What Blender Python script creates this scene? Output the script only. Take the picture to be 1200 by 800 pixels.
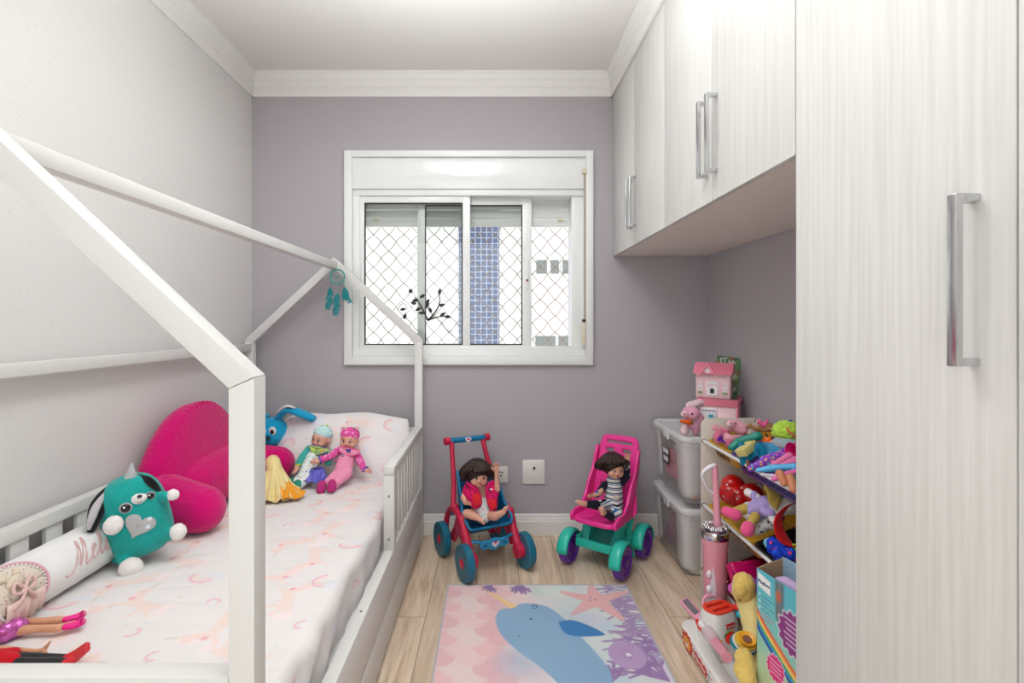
import bpy, bmesh, math, random
import numpy as np
from mathutils import Vector as V, Matrix as MX, Euler, Quaternion
for o in list(bpy.data.objects): bpy.data.objects.remove(o, do_unlink=True)
PI = math.pi
S = bpy.context.scene
COL = S.collection
# ------------------------------------------------------------------ camera
EYE = 1.143; FP = 600.0; VX, VY = 577.0, 379.0
cd = bpy.data.cameras.new('camera'); cam = bpy.data.objects.new('camera', cd); COL.objects.link(cam)
cam.location = (0, 0, EYE); cam.rotation_euler = (PI/2, 0, 0)
cd.sensor_width = 36; cd.lens = 18; cd.shift_x = (600-VX)/1200; cd.shift_y = -(400-VY)/1200; cd.clip_start = .02
S.camera = cam
# ------------------------------------------------------------------ world, lights, exposure
w = bpy.data.worlds.new('world'); S.world = w; w.use_nodes = True
w.node_tree.nodes['Background'].inputs[0].default_value = (.93, .97, 1, 1)
w.node_tree.nodes['Background'].inputs[1].default_value = 1.3
S.view_settings.view_transform = 'Standard'; S.view_settings.look = 'None'
S.view_settings.exposure = 0.3; S.view_settings.gamma = 1; S.view_settings.use_curve_mapping = False
def area(name, loc, size, sizey, power, rot=(0,0,0), col=(1,1,1)):
    l = bpy.data.lights.new(name, 'AREA'); l.shape = 'RECTANGLE'; l.size = size; l.size_y = sizey; l.energy = power; l.color = col
    o = bpy.data.objects.new(name, l); COL.objects.link(o); o.location = loc; o.rotation_euler = rot; return o
area('ceiling_lamp_light', (-.19, .84, 2.435), .26, .62, 2, col=(.90, .955, 1))
area('overhead_fill', (-.2, 1.4, 2.43), .8, 1.4, 8.5, col=(.90, .955, 1))  # added soft fill under the ceiling, no fixture, evens out the room
area('upward_fill', (-.15, 1.3, 1.7), .5, .5, 15, rot=(PI, 0, 0), col=(.90, .955, 1)).data.spread = 2.4  # added bare light in mid-room, aimed up to brighten the ceiling
area('frontal_fill', (-.45, -.5, 1.1), 1.4, 2.0, 12, rot=(PI/2, 0, 0), col=(.90, .955, 1))  # added fill behind the camera for surfaces facing it; the door is shut
sl = bpy.data.lights.new('sun', 'SUN'); sl.energy = .8; sl.angle = .02
so = bpy.data.objects.new('sun', sl); COL.objects.link(so); so.rotation_euler = (math.radians(50), 0, math.radians(12))

# ------------------------------------------------------------------ helpers
def P(px, py, Y): return V(((px-VX)/FP*Y, Y, EYE-(py-VY)/FP*Y))
def lin(c):
    c = [x/255 for x in c[:3]]
    return [x/12.92 if x <= .04045 else ((x+.055)/1.055)**2.4 for x in c]
MATS = {}
def mat(name, col=(200,200,200), rough=.5, metal=0, bump=0, bs=60, var=0, vs=6, sheen=0, trans=0, alpha=1, coat=0, spec=.5, stretch=None, ior=1.45):
    if name in MATS: return MATS[name]
    m = bpy.data.materials.new(name); m.use_nodes = True; nt = m.node_tree; b = nt.nodes['Principled BSDF']
    c = lin(col); b.inputs['Base Color'].default_value = (*c, 1)
    b.inputs['Roughness'].default_value = rough; b.inputs['Metallic'].default_value = metal
    b.inputs['Sheen Weight'].default_value = sheen; b.inputs['Transmission Weight'].default_value = trans
    b.inputs['Alpha'].default_value = alpha; b.inputs['Coat Weight'].default_value = coat
    b.inputs['Specular IOR Level'].default_value = spec; b.inputs['IOR'].default_value = ior
    if bump or var:
        tc = nt.nodes.new('ShaderNodeTexCoord'); src = tc.outputs['Object']
        if stretch:
            mp = nt.nodes.new('ShaderNodeMapping'); mp.inputs['Scale'].default_value = stretch
            nt.links.new(src, mp.inputs[0]); src = mp.outputs[0]
    if bump:
        n = nt.nodes.new('ShaderNodeTexNoise'); n.inputs['Scale'].default_value = bs; n.inputs['Detail'].default_value = 4
        nt.links.new(src, n.inputs['Vector'])
        bp = nt.nodes.new('ShaderNodeBump'); bp.inputs['Strength'].default_value = bump; bp.inputs['Distance'].default_value = .004
        nt.links.new(n.outputs['Fac'], bp.inputs['Height']); nt.links.new(bp.outputs[0], b.inputs['Normal'])
    if var:
        n = nt.nodes.new('ShaderNodeTexNoise'); n.inputs['Scale'].default_value = vs; n.inputs['Detail'].default_value = 3
        nt.links.new(src, n.inputs['Vector'])
        mx = nt.nodes.new('ShaderNodeMix'); mx.data_type = 'RGBA'
        mx.inputs[6].default_value = (*[x*(1-var) for x in c], 1); mx.inputs[7].default_value = (*[min(1, x*(1+var)) for x in c], 1)
        nt.links.new(n.outputs['Fac'], mx.inputs[0]); nt.links.new(mx.outputs[2], b.inputs['Base Color'])
    MATS[name] = m; return m
def plastic(name, col, rough=.3): return mat(name, col, rough, coat=.15)
def plush(name, col, var=.12): return mat(name, col, .95, bump=.6, bs=180, var=var, vs=40, sheen=.25, spec=.2)
def cloth(name, col, var=.06): return mat(name, col, .85, bump=.25, bs=250, var=var, vs=15, sheen=.1, spec=.25)
def vcmat(name, rough=.7, bump=0, bs=200, sheen=0, coat=0):
    m = mat(name, (255,255,255), rough, bump=bump, bs=bs, sheen=sheen, coat=coat); nt = m.node_tree
    a = nt.nodes.new('ShaderNodeVertexColor'); a.layer_name = 'Col'
    nt.links.new(a.outputs['Color'], nt.nodes['Principled BSDF'].inputs['Base Color']); return m
def spots(name, base, dots, scale=60, size=.25, rough=.8, pick=True, stretch=(1,1,1)):
    # voronoi dots of a few colours on a base colour
    m = mat(name, base, rough, spec=.3); nt = m.node_tree; b = nt.nodes['Principled BSDF']
    tc = nt.nodes.new('ShaderNodeTexCoord'); mp = nt.nodes.new('ShaderNodeMapping'); mp.inputs['Scale'].default_value = stretch
    vo = nt.nodes.new('ShaderNodeTexVoronoi'); vo.inputs['Scale'].default_value = scale
    nt.links.new(tc.outputs['Object'], mp.inputs[0]); nt.links.new(mp.outputs[0], vo.inputs['Vector'])
    lt = nt.nodes.new('ShaderNodeMath'); lt.operation = 'LESS_THAN'; lt.inputs[1].default_value = size
    nt.links.new(vo.outputs['Distance'], lt.inputs[0])
    rp = nt.nodes.new('ShaderNodeValToRGB'); rp.color_ramp.interpolation = 'CONSTANT'
    sp = nt.nodes.new('ShaderNodeSeparateColor'); nt.links.new(vo.outputs['Color'], sp.inputs[0]); nt.links.new(sp.outputs[0], rp.inputs[0])
    e = rp.color_ramp.elements
    for i, d in enumerate(dots):
        x = e[i] if i < 2 else e.new(i/len(dots)); x.position = i/len(dots); x.color = (*lin(d), 1)
    mx = nt.nodes.new('ShaderNodeMix'); mx.data_type = 'RGBA'; mx.inputs[6].default_value = (*lin(base), 1)
    nt.links.new(lt.outputs[0], mx.inputs[0]); nt.links.new(rp.outputs[0], mx.inputs[7]); nt.links.new(mx.outputs[2], b.inputs['Base Color'])
    return m
def stripes(name, cols, period, axis=2, rough=.8):
    # repeating colour bands along one object axis; cols = [(end fraction, colour)]
    m = mat(name, cols[0][1], rough, spec=.3); nt = m.node_tree; b = nt.nodes['Principled BSDF']
    tc = nt.nodes.new('ShaderNodeTexCoord'); sp = nt.nodes.new('ShaderNodeSeparateXYZ'); nt.links.new(tc.outputs['Object'], sp.inputs[0])
    d = nt.nodes.new('ShaderNodeMath'); d.operation = 'DIVIDE'; d.inputs[1].default_value = period; nt.links.new(sp.outputs[axis], d.inputs[0])
    f = nt.nodes.new('ShaderNodeMath'); f.operation = 'FRACT'; nt.links.new(d.outputs[0], f.inputs[0])
    rp = nt.nodes.new('ShaderNodeValToRGB'); rp.color_ramp.interpolation = 'CONSTANT'; nt.links.new(f.outputs[0], rp.inputs[0])
    e = rp.color_ramp.elements; pos = 0
    for i, (en, c) in enumerate(cols):
        x = e[i] if i < 2 else e.new(pos); x.position = pos; x.color = (*lin(c), 1); pos = en
    nt.links.new(rp.outputs[0], b.inputs['Base Color']); return m

XF = {}
def xf(o): return XF.get(o.name, MX()) if o is not None else MX()
def tag(o, label=None, cat=None, group=None, kind=None):
    if label: o['label'] = label
    if cat: o['category'] = cat
    if group: o['group'] = group
    if kind: o['kind'] = kind
    return o
def thing(name, label, cat, loc=(0,0,0), rz=0, group=None, kind=None):
    o = bpy.data.objects.new(name, None); COL.objects.link(o); o.empty_display_size = .05
    o.location = loc; o.rotation_euler = (0, 0, rz)
    XF[o.name] = MX.Translation(V(loc)) @ MX.Rotation(rz, 4, 'Z')
    return tag(o, label, cat, group, kind)
def rotm(d):  # matrix whose z axis is d
    return V(d).normalized().to_track_quat('Z', 'Y').to_matrix().to_4x4()
class MB:
    def __init__(s): s.b = bmesh.new(); s.n = 0
    def _mark(s, f0, mi):
        s.b.faces.ensure_lookup_table()
        for f in s.b.faces[f0:]: f.material_index = mi
    def box(s, c, size, rot=None, bev=0, mi=0, seg=2):
        f0 = len(s.b.faces); m = MX.Translation(V(c))
        if rot is not None: m = m @ (rot if isinstance(rot, MX) else Euler(rot).to_matrix().to_4x4())
        m = m @ MX.Diagonal((*size, 1))
        t = bmesh.new(); bmesh.ops.create_cube(t, size=1, matrix=m)
        if bev: bmesh.ops.bevel(t, geom=list(t.edges), offset=min(bev, min(size)*.49), segments=seg, profile=.5, affect='EDGES')
        s.join(t, mi); return s
    def join(s, t, mi=0):
        me = bpy.data.meshes.new('t'); t.to_mesh(me); t.free(); f0 = len(s.b.faces); s.b.from_mesh(me); bpy.data.meshes.remove(me); s._mark(f0, mi)
    def mesh(s, me, mtx=None, mi=0):
        t = bmesh.new(); t.from_mesh(me)
        if mtx is not None: bmesh.ops.transform(t, matrix=mtx, verts=t.verts)
        s.join(t, mi); return s
    def bar(s, a, b, wx, wy, up=(0,0,1), bev=0, mi=0):  # rectangular bar from a to b
        a, b = V(a), V(b); d = (b-a); L = d.length; z = d.normalized(); x = V(up).cross(z)
        if x.length < 1e-4: x = V((1,0,0)).cross(z)
        x.normalize(); y = z.cross(x)
        R = MX((x, y, z)).transposed().to_4x4()
        return s.box((a+b)/2, (wx, wy, L), R, bev, mi)
    def tube(s, pts, r, seg=10, mi=0, closed=False, cap=True, flat=1):
        pts = [V(p) for p in pts]; n = len(pts); f0 = len(s.b.faces)
        rs = r if isinstance(r, (list, tuple)) else [r]*n
        prev = None; rings = []
        for i, p in enumerate(pts):
            if closed: d = pts[(i+1) % n]-pts[i-1]
            else: d = pts[min(i+1, n-1)]-pts[max(i-1, 0)]
            if d.length < 1e-9: d = V((0,0,1))
            d.normalize()
            if prev is None:
                u = V((0,0,1)).cross(d)
                if u.length < .1: u = V((0,1,0)).cross(d)
            else: u = prev-d*prev.dot(d)
            u.normalize(); prev = u; v = d.cross(u)
            rings.append([s.b.verts.new(p+(u*math.cos(a)+v*math.sin(a)*flat)*rs[i]) for a in [2*PI*k/seg for k in range(seg)]])
        for i in range(n if closed else n-1):
            A, B = rings[i], rings[(i+1) % n]
            for k in range(seg): s.b.faces.new((A[k], A[(k+1) % seg], B[(k+1) % seg], B[k]))
        if cap and not closed:
            s.b.faces.new(rings[0][::-1]); s.b.faces.new(rings[-1])
        s._mark(f0, mi); return s
    def cyl(s, a, b, r0, r1=None, seg=24, mi=0): return s.tube([a, b], [r0, r0 if r1 is None else r1], seg, mi)
    def sph(s, c, r, rot=None, mi=0, u=20, v=12):
        if isinstance(r, (int, float)): r = (r, r, r)
        m = MX.Translation(V(c))
        if rot is not None: m = m @ (rot if isinstance(rot, MX) else Euler(rot).to_matrix().to_4x4())
        t = bmesh.new(); bmesh.ops.create_uvsphere(t, u_segments=u, v_segments=v, radius=1, matrix=m @ MX.Diagonal((*r, 1))); s.join(t, mi); return s
    def cap(s, a, b, r0, r1=None, mi=0, seg=12):  # tapered capsule
        r1 = r0 if r1 is None else r1; a, b = V(a), V(b); d = b-a; L = max(d.length, 1e-5); d /= L
        pts, rs = [], []
        for k in range(5): t = PI/2*k/5; pts.append(a-d*r0*math.cos(t)); rs.append(max(r0*math.sin(t), r0*.05))
        pts.append(a); rs.append(r0); pts.append(b); rs.append(r1)
        for k in range(4, -1, -1): t = PI/2*k/5; pts.append(b+d*r1*math.cos(t)); rs.append(max(r1*math.sin(t), r1*.05))
        return s.tube(pts, rs, seg, mi)
    def lathe(s, prof, c=(0,0,0), axis=(0,0,1), seg=32, mi=0, close=False):
        f0 = len(s.b.faces); M = MX.Translation(V(c)) @ rotm(axis); rings = []
        for r, z in prof: rings.append([s.b.verts.new(M @ V((r*math.cos(2*PI*k/seg), r*math.sin(2*PI*k/seg), z))) for k in range(seg)])
        for i in range(len(rings)-1):
            A, B = rings[i], rings[i+1]
            for k in range(seg): s.b.faces.new((A[k], A[(k+1) % seg], B[(k+1) % seg], B[k]))
        if prof[0][0] > 1e-6: s.b.faces.new(rings[0][::-1])
        if prof[-1][0] > 1e-6: s.b.faces.new(rings[-1])
        s._mark(f0, mi); return s
    def prism(s, poly, o, ux, uy, depth, mi=0, bev=0):  # polygon in plane (ux,uy) extruded by depth vector
        t = bmesh.new(); o, ux, uy, depth = V(o), V(ux), V(uy), V(depth)
        vs = [t.verts.new(o+ux*p[0]+uy*p[1]) for p in poly]; f = t.faces.new(vs)
        r = bmesh.ops.extrude_face_region(t, geom=[f]); nv = [g for g in r['geom'] if isinstance(g, bmesh.types.BMVert)]
        bmesh.ops.translate(t, vec=depth, verts=nv)
        if bev: bmesh.ops.bevel(t, geom=list(t.edges), offset=bev, segments=2, profile=.5, affect='EDGES')
        bmesh.ops.recalc_face_normals(t, faces=t.faces); s.join(t, mi); return s
    def loft(s, rings, mi=0, cap0=True, cap1=True):
        f0 = len(s.b.faces); R = [[s.b.verts.new(V(p)) for p in r] for r in rings]; n = len(R[0])
        for i in range(len(R)-1):
            for k in range(n): s.b.faces.new((R[i][k], R[i][(k+1) % n], R[i+1][(k+1) % n], R[i+1][k]))
        if cap0: s.b.faces.new(R[0][::-1])
        if cap1: s.b.faces.new(R[-1])
        s._mark(f0, mi); return s
    def grid(s, pts, mi=0):  # pts[i][j]
        f0 = len(s.b.faces); R = [[s.b.verts.new(V(p)) for p in r] for r in pts]
        for i in range(len(R)-1):
            for k in range(len(R[0])-1): s.b.faces.new((R[i][k], R[i][k+1], R[i+1][k+1], R[i+1][k]))
        s._mark(f0, mi); return s
    def build(s, name, mats, parent=None, local=False, smooth=40, fixn=True):
        if fixn: bmesh.ops.recalc_face_normals(s.b, faces=s.b.faces)
        if parent is not None and not local: bmesh.ops.transform(s.b, matrix=xf(parent).inverted(), verts=s.b.verts)
        me = bpy.data.meshes.new(name); s.b.to_mesh(me); s.b.free()
        if not isinstance(mats, (list, tuple)): mats = [mats]
        for m in mats: me.materials.append(m)
        o = bpy.data.objects.new(name, me); COL.objects.link(o)
        if smooth:
            me.polygons.foreach_set('use_smooth', [True]*len(me.polygons))
            if smooth < 180: me.set_sharp_from_angle(angle=math.radians(smooth))
        if parent is not None:
            o.parent = parent; XF[o.name] = xf(parent)
        return o
    def blob(s, name, m, parent=None, voxel=.003, it=6, fuzz=0, local=False):
        # fuse the collected volumes into one continuous skin
        o = s.build(name, m, parent, local=local, smooth=180)
        r = o.modifiers.new('skin', 'REMESH'); r.mode = 'VOXEL'; r.voxel_size = voxel; r.use_smooth_shade = True
        q = o.modifiers.new('soft', 'SMOOTH'); q.iterations = it; q.factor = .5
        if fuzz:
            t = bpy.data.textures.get('fuzz') or bpy.data.textures.new('fuzz', 'CLOUDS'); t.noise_scale = .012; t.noise_depth = 2
            d = o.modifiers.new('fur', 'DISPLACE'); d.texture = t; d.strength = fuzz; d.mid_level = .5
        return o
def plate(outer, holes=(), th=.01, bev=0):  # flat plate with holes, in the XY plane, centred in z
    cu = bpy.data.curves.new('pl', 'CURVE'); cu.dimensions = '2D'; cu.fill_mode = 'BOTH'; cu.extrude = max(th/2-bev, 0); cu.bevel_depth = bev; cu.bevel_resolution = 1
    for L in [outer, *holes]:
        sp = cu.splines.new('POLY'); sp.points.add(len(L)-1); sp.use_cyclic_u = True
        for i, p in enumerate(L): sp.points[i].co = (p[0], p[1], 0, 1)
    o = bpy.data.objects.new('pl', cu); me = bpy.data.meshes.new_from_object(o); bpy.data.objects.remove(o); bpy.data.curves.remove(cu); return me
def rrect(w, h, r, n=5, cx=0, cy=0):
    out = []; r = min(r, w/2*.999, h/2*.999)
    for sx, sy, a0 in ((1,1,0), (-1,1,PI/2), (-1,-1,PI), (1,-1,3*PI/2)):
        for k in range(n+1): a = a0+PI/2*k/n; out.append((cx+sx*(w/2-r)+r*math.cos(a), cy+sy*(h/2-r)+r*math.sin(a)))
    return out
def ell(cx, cy, rx, ry=None, n=20, a=0):
    ry = ry or rx; ca, sa = math.cos(a), math.sin(a)
    return [(cx+rx*math.cos(t)*ca-ry*math.sin(t)*sa, cy+rx*math.cos(t)*sa+ry*math.sin(t)*ca) for t in [2*PI*k/n for k in range(n)]]
def frame(o, x, y):  # matrix from origin and x / y axes
    x = V(x).normalized(); z = x.cross(V(y)).normalized(); y = z.cross(x)
    m = MX((x, y, z)).transposed().to_4x4(); m.translation = V(o); return m
def text(s, size, m, parent, mtx, name='lettering', th=.0004, shear=0, align='CENTER', bold=0, sp=1):
    cu = bpy.data.curves.new('t', 'FONT'); cu.body = s; cu.size = size; cu.extrude = th; cu.shear = shear; cu.align_x = align; cu.align_y = 'CENTER'; cu.offset = bold; cu.space_character = sp
    o = bpy.data.objects.new('t', cu); me = bpy.data.meshes.new_from_object(o); bpy.data.objects.remove(o)
    b = MB(); b.mesh(me, mtx); bpy.data.meshes.remove(me); return b.build(name, m, parent, smooth=0)
def bez(pts, n=8):  # catmull-rom through points
    pts = [V(p) for p in pts]; out = []
    for i in range(len(pts)-1):
        p0, p1, p2, p3 = pts[max(i-1, 0)], pts[i], pts[i+1], pts[min(i+2, len(pts)-1)]
        for k in range(n):
            t = k/n; out.append(.5*((2*p1)+(p2-p0)*t+(2*p0-5*p1+4*p2-p3)*t*t+(3*p1-p0-3*p2+p3)*t**3))
    out.append(pts[-1]); return out
def setcol(o, arr):  # arr: n x 3 linear
    a = o.data.color_attributes.new('Col', 'FLOAT_COLOR', 'POINT'); c = np.ones((len(arr), 4), np.float32); c[:, :3] = arr; a.data.foreach_set('color', c.ravel())
class Canvas:  # paints printed pattern into per-vertex colour over surface coordinates
    def __init__(s, x, y, base): s.x = x; s.y = y; s.c = np.tile(np.array(lin(base)), (len(x), 1))
    def _mix(s, idx, a, col): a = a[:, None]; s.c[idx] = s.c[idx]*(1-a)+np.array(lin(col))*a
    def poly(s, pts, col, alpha=1, soft=.001):
        pts = np.array([(p[0], p[1]) for p in pts]); m = soft
        idx = np.where((s.x > pts[:,0].min()-m) & (s.x < pts[:,0].max()+m) & (s.y > pts[:,1].min()-m) & (s.y < pts[:,1].max()+m))[0]
        if not len(idx): return
        x, y = s.x[idx], s.y[idx]; inside = np.zeros(len(idx), bool); d = np.full(len(idx), 1e9)
        for i in range(len(pts)):
            (ax, ay), (bx, by) = pts[i], pts[(i+1) % len(pts)]
            if ay != by:
                c = ((ay > y) != (by > y)) & (x < (bx-ax)*(y-ay)/(by-ay)+ax); inside ^= c
            L = (bx-ax)**2+(by-ay)**2+1e-12; t = np.clip(((x-ax)*(bx-ax)+(y-ay)*(by-ay))/L, 0, 1)
            d = np.minimum(d, np.hypot(x-ax-t*(bx-ax), y-ay-t*(by-ay)))
        sd = np.where(inside, d, -d); s._mix(idx, np.clip(sd/soft*.5+.5, 0, 1)*alpha, col)
    def stroke(s, pts, wd, col, alpha=1, soft=.001):
        pts = np.array([(p[0], p[1]) for p in pts]); m = wd+soft
        idx = np.where((s.x > pts[:,0].min()-m) & (s.x < pts[:,0].max()+m) & (s.y > pts[:,1].min()-m) & (s.y < pts[:,1].max()+m))[0]
        if not len(idx): return
        x, y = s.x[idx], s.y[idx]; d = np.full(len(idx), 1e9)
        for i in range(len(pts)-1):
            (ax, ay), (bx, by) = pts[i], pts[i+1]
            L = (bx-ax)**2+(by-ay)**2+1e-12; t = np.clip(((x-ax)*(bx-ax)+(y-ay)*(by-ay))/L, 0, 1)
            d = np.minimum(d, np.hypot(x-ax-t*(bx-ax), y-ay-t*(by-ay)))
        s._mix(idx, np.clip((wd/2-d)/soft*.5+.5, 0, 1)*alpha, col)
def tf(pts, x, y, sc=1, a=0, flip=1): return [(x+sc*(p[0]*flip*math.cos(a)-p[1]*math.sin(a)), y+sc*(p[0]*flip*math.sin(a)+p[1]*math.cos(a))) for p in pts]
def struct(name, mb, m, parent=None, **k):
    o = mb.build(name, m, parent, **k); 
    if parent is None: o['kind'] = 'structure'
    return o
# ------------------------------------------------------------------ the room
XL, XR, YB, YF, H = -1.306, 1.162, 2.78, -.55, 2.5
XC = .653  # plane of the cupboard fronts
mauve = mat('mauve_wall_paint', (180,174,178), .75, bump=.05, bs=400, spec=.25)
white_paint = mat('white_ceiling_paint', (232,228,222), .8, spec=.2)
trim_paint = mat('white_trim_paint', (236,233,229), .45)
paper = spots('speckled_wallpaper', (222,219,216), [(196,186,174), (212,186,178), (184,194,200), (206,194,170), (178,178,184)], 78, .12, .75)
pn = paper.node_tree
# oak laminate floor
def wood_floor():
    m = mat('oak_plank_floor', (190,160,135), .38); nt = m.node_tree; b = nt.nodes['Principled BSDF']; N = nt.nodes.new; L = nt.links.new
    tc = N('ShaderNodeTexCoord'); mp = N('ShaderNodeMapping'); mp.inputs['Rotation'].default_value = (0,0,PI/2); mp.inputs['Location'].default_value = (.35,.07,0); L(tc.outputs['Object'], mp.inputs[0])
    br = N('ShaderNodeTexBrick'); br.inputs['Scale'].default_value = 1; br.inputs['Brick Width'].default_value = 1.2; br.inputs['Row Height'].default_value = .19
    br.inputs['Mortar Size'].default_value = .0012; br.inputs['Color1'].default_value = (0,0,0,1); br.inputs['Color2'].default_value = (1,1,1,1); br.inputs['Mortar'].default_value = (.5,.5,.5,1); br.offset = .37
    L(mp.outputs[0], br.inputs['Vector'])
    ad = N('ShaderNodeVectorMath'); ad.operation = 'MULTIPLY_ADD'; L(br.outputs['Color'], ad.inputs[0]); ad.inputs[1].default_value = (7,3,5); L(tc.outputs['Object'], ad.inputs[2])
    m2 = N('ShaderNodeMapping'); m2.inputs['Scale'].default_value = (9, 1.1, 1); L(ad.outputs[0], m2.inputs[0])
    n1 = N('ShaderNodeTexNoise'); n1.inputs['Scale'].default_value = 1.6; n1.inputs['Detail'].default_value = 6; n1.inputs['Distortion'].default_value = 1.2; L(m2.outputs[0], n1.inputs['Vector'])
    r1 = N('ShaderNodeValToRGB'); L(n1.outputs['Fac'], r1.inputs[0])
    e = r1.color_ramp.elements; e[0].position = .32; e[0].color = (*lin((200,170,142)), 1); e[1].position = .68; e[1].color = (*lin((244,226,204)), 1); x = e.new(.5); x.color = (*lin((226,202,175)), 1)
    m3 = N('ShaderNodeMapping'); m3.inputs['Scale'].default_value = (90, 4, 1); L(ad.outputs[0], m3.inputs[0])
    n2 = N('ShaderNodeTexNoise'); n2.inputs['Scale'].default_value = 1.5; n2.inputs['Detail'].default_value = 3; L(m3.outputs[0], n2.inputs['Vector'])
    mx = N('ShaderNodeMix'); mx.data_type = 'RGBA'; mx.blend_type = 'MULTIPLY'; mx.inputs[0].default_value = .34; L(r1.outputs[0], mx.inputs[6])
    r2 = N('ShaderNodeValToRGB'); L(n2.outputs['Fac'], r2.inputs[0]); r2.color_ramp.elements[0].color = (.55,.5,.45,1); r2.color_ramp.elements[0].position = .3; r2.color_ramp.elements[1].position = .6; L(r2.outputs[0], mx.inputs[7])
    sc = N('ShaderNodeSeparateColor'); L(br.outputs['Color'], sc.inputs[0])
    hs = N('ShaderNodeMapRange'); hs.inputs[3].default_value = .9; hs.inputs[4].default_value = 1.04; L(sc.outputs[0], hs.inputs[0])
    hv = N('ShaderNodeHueSaturation'); L(mx.outputs[2], hv.inputs['Color']); L(hs.outputs[0], hv.inputs['Value'])
    mo = N('ShaderNodeMix'); mo.data_type = 'RGBA'; L(br.outputs['Fac'], mo.inputs[0]); L(hv.outputs[0], mo.inputs[6]); mo.inputs[7].default_value = (.12,.08,.05,1)
    L(mo.outputs[2], b.inputs['Base Color']); return m
def laminate():
    m = mat('white_woodgrain_laminate', (232,229,224), .5); nt = m.node_tree; b = nt.nodes['Principled BSDF']; N = nt.nodes.new; L = nt.links.new
    tc = N('ShaderNodeTexCoord'); mp = N('ShaderNodeMapping'); mp.inputs['Scale'].default_value = (70, 70, 2.2); L(tc.outputs['Object'], mp.inputs[0])
    n = N('ShaderNodeTexNoise'); n.inputs['Scale'].default_value = 1.5; n.inputs['Detail'].default_value = 5; L(mp.outputs[0], n.inputs['Vector'])
    r = N('ShaderNodeValToRGB'); L(n.outputs['Fac'], r.inputs[0]); e = r.color_ramp.elements; e[0].position = .35; e[0].color = (*lin((206,204,199)), 1); e[1].position = .65; e[1].color = (*lin((216,214,210)), 1)
    L(r.outputs[0], b.inputs['Base Color']); bp = N('ShaderNodeBump'); bp.inputs['Strength'].default_value = .05; bp.inputs['Distance'].default_value = .002; L(n.outputs['Fac'], bp.inputs['Height']); L(bp.outputs[0], b.inputs['Normal']); return m
lam = laminate()
edge_beige = mat('beige_cabinet_carcass', (238,228,218), .55)
struct('floor', MB().box(((XL+XR)/2, (YF+YB)/2, -.05), (XR-XL+.3, YB-YF+.3, .1)), wood_floor())
struct('ceiling', MB().box(((XL+XR)/2, (YF+YB)/2, H+.05), (XR-XL+.3, YB-YF+.3, .1)), white_paint)
struct('wall_left', MB().box((XL-.05, (YF+YB)/2, H/2), (.1, YB-YF, H)), paper)
struct('wall_right', MB().box((XR+.05, (YF+YB)/2, H/2), (.1, YB-YF, H)), mauve)
struct('wall_front', MB().box(((XL+XR)/2, YF-.05, H/2), (XR-XL+.2, .1, H)), white_paint)
# back wall with window opening
def WX(px): return (px-VX)/FP*2.77
def WZ(py): return EYE-(py-VY)/FP*2.77
wx0, wx1, wz0, wz1 = WX(411), WX(687), WZ(419), WZ(184)
wb = MB(); T = .15; yc = YB+T/2
wb.box(((XL-.1+wx0)/2, yc, H/2), (wx0-XL+.1, T, H)); wb.box(((XR+.1+wx1)/2, yc, H/2), (XR+.1-wx1, T, H))
wb.box(((wx0+wx1)/2, yc, wz0/2), (wx1-wx0, T, wz0)); wb.box(((wx0+wx1)/2, yc, (wz1+H)/2), (wx1-wx0, T, H-wz1))
struct('wall_back', wb, mauve, smooth=0)
# mouldings
CP = [(0,0), (.011,0), (.013,.045), (.019,.05), (.021,.085), (.027,.09), (.034,.112), (.04,.118), (.04,.13), (0,.13)]
def crown(name, o, out, along): struct(name, MB().prism(CP, o, out, (0,0,1), along), trim_paint, smooth=0)
crown('trim_1', (XL, YB, 2.37), (0,-1,0), (XC+.0-XL, 0, 0))
crown('trim_2', (XL, YF, 2.37), (1,0,0), (0, YB-YF, 0))
crown('trim_3', (XC-.001, YF, 2.37), (-1,0,0), (0, YB-YF, 0))
BP = [(0,0), (.014,0), (.014,.072), (.011,.078), (.011,.086), (.008,.093), (.008,.102), (.004,.112), (0,.112)]
struct('baseboard_back', MB().prism(BP, (XL, YB, 0), (0,-1,0), (0,0,1), (XR-XL, 0, 0)), trim_paint, smooth=0)
struct('baseboard_left', MB().prism(BP, (XL, YF, 0), (1,0,0), (0,0,1), (0, YB-YF, 0)), trim_paint, smooth=0)
struct('baseboard_right', MB().prism(BP, (XR, 1.12, 0), (-1,0,0), (0,0,1), (0, YB-1.12, 0)), trim_paint, smooth=0)
d1 = MB().box((-.2, YF+.02, 1.05), (.82, .035, 2.1), bev=.003); d1 = struct('door_1', d1, trim_paint)
db = MB(); db.box((-.64, YF+.012, 1.075), (.06, .024, 2.15)); db.box((.24, YF+.012, 1.075), (.06, .024, 2.15)); db.box((-.2, YF+.012, 2.14), (.94, .024, .06)); db.build('door_frame', trim_paint, d1)
chrome = mat('brushed_chrome', (205,206,208), .22, 1)
MB().cap((.12, YF+.07, 1.02), (.02, YF+.07, 1.02), .009).build('door_handle', chrome, d1)
# ceiling lamp
emit = mat('lamp_diffuser', (255,255,255), .4); en = emit.node_tree.nodes['Principled BSDF']; en.inputs['Emission Color'].default_value = (1,.97,.93,1); en.inputs['Emission Strength'].default_value = 3
cl = thing('ceiling_lamp', 'flat rectangular white ceiling panel lamp above the bed side of the room', 'lamp', (-.19, .84, 2.5))
MB().box((-.19,.84,2.475), (.3,.66,.05), bev=.004).build('housing', trim_paint, cl); MB().box((-.19,.84,2.446), (.26,.62,.01)).build('diffuser', emit, cl)

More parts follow.
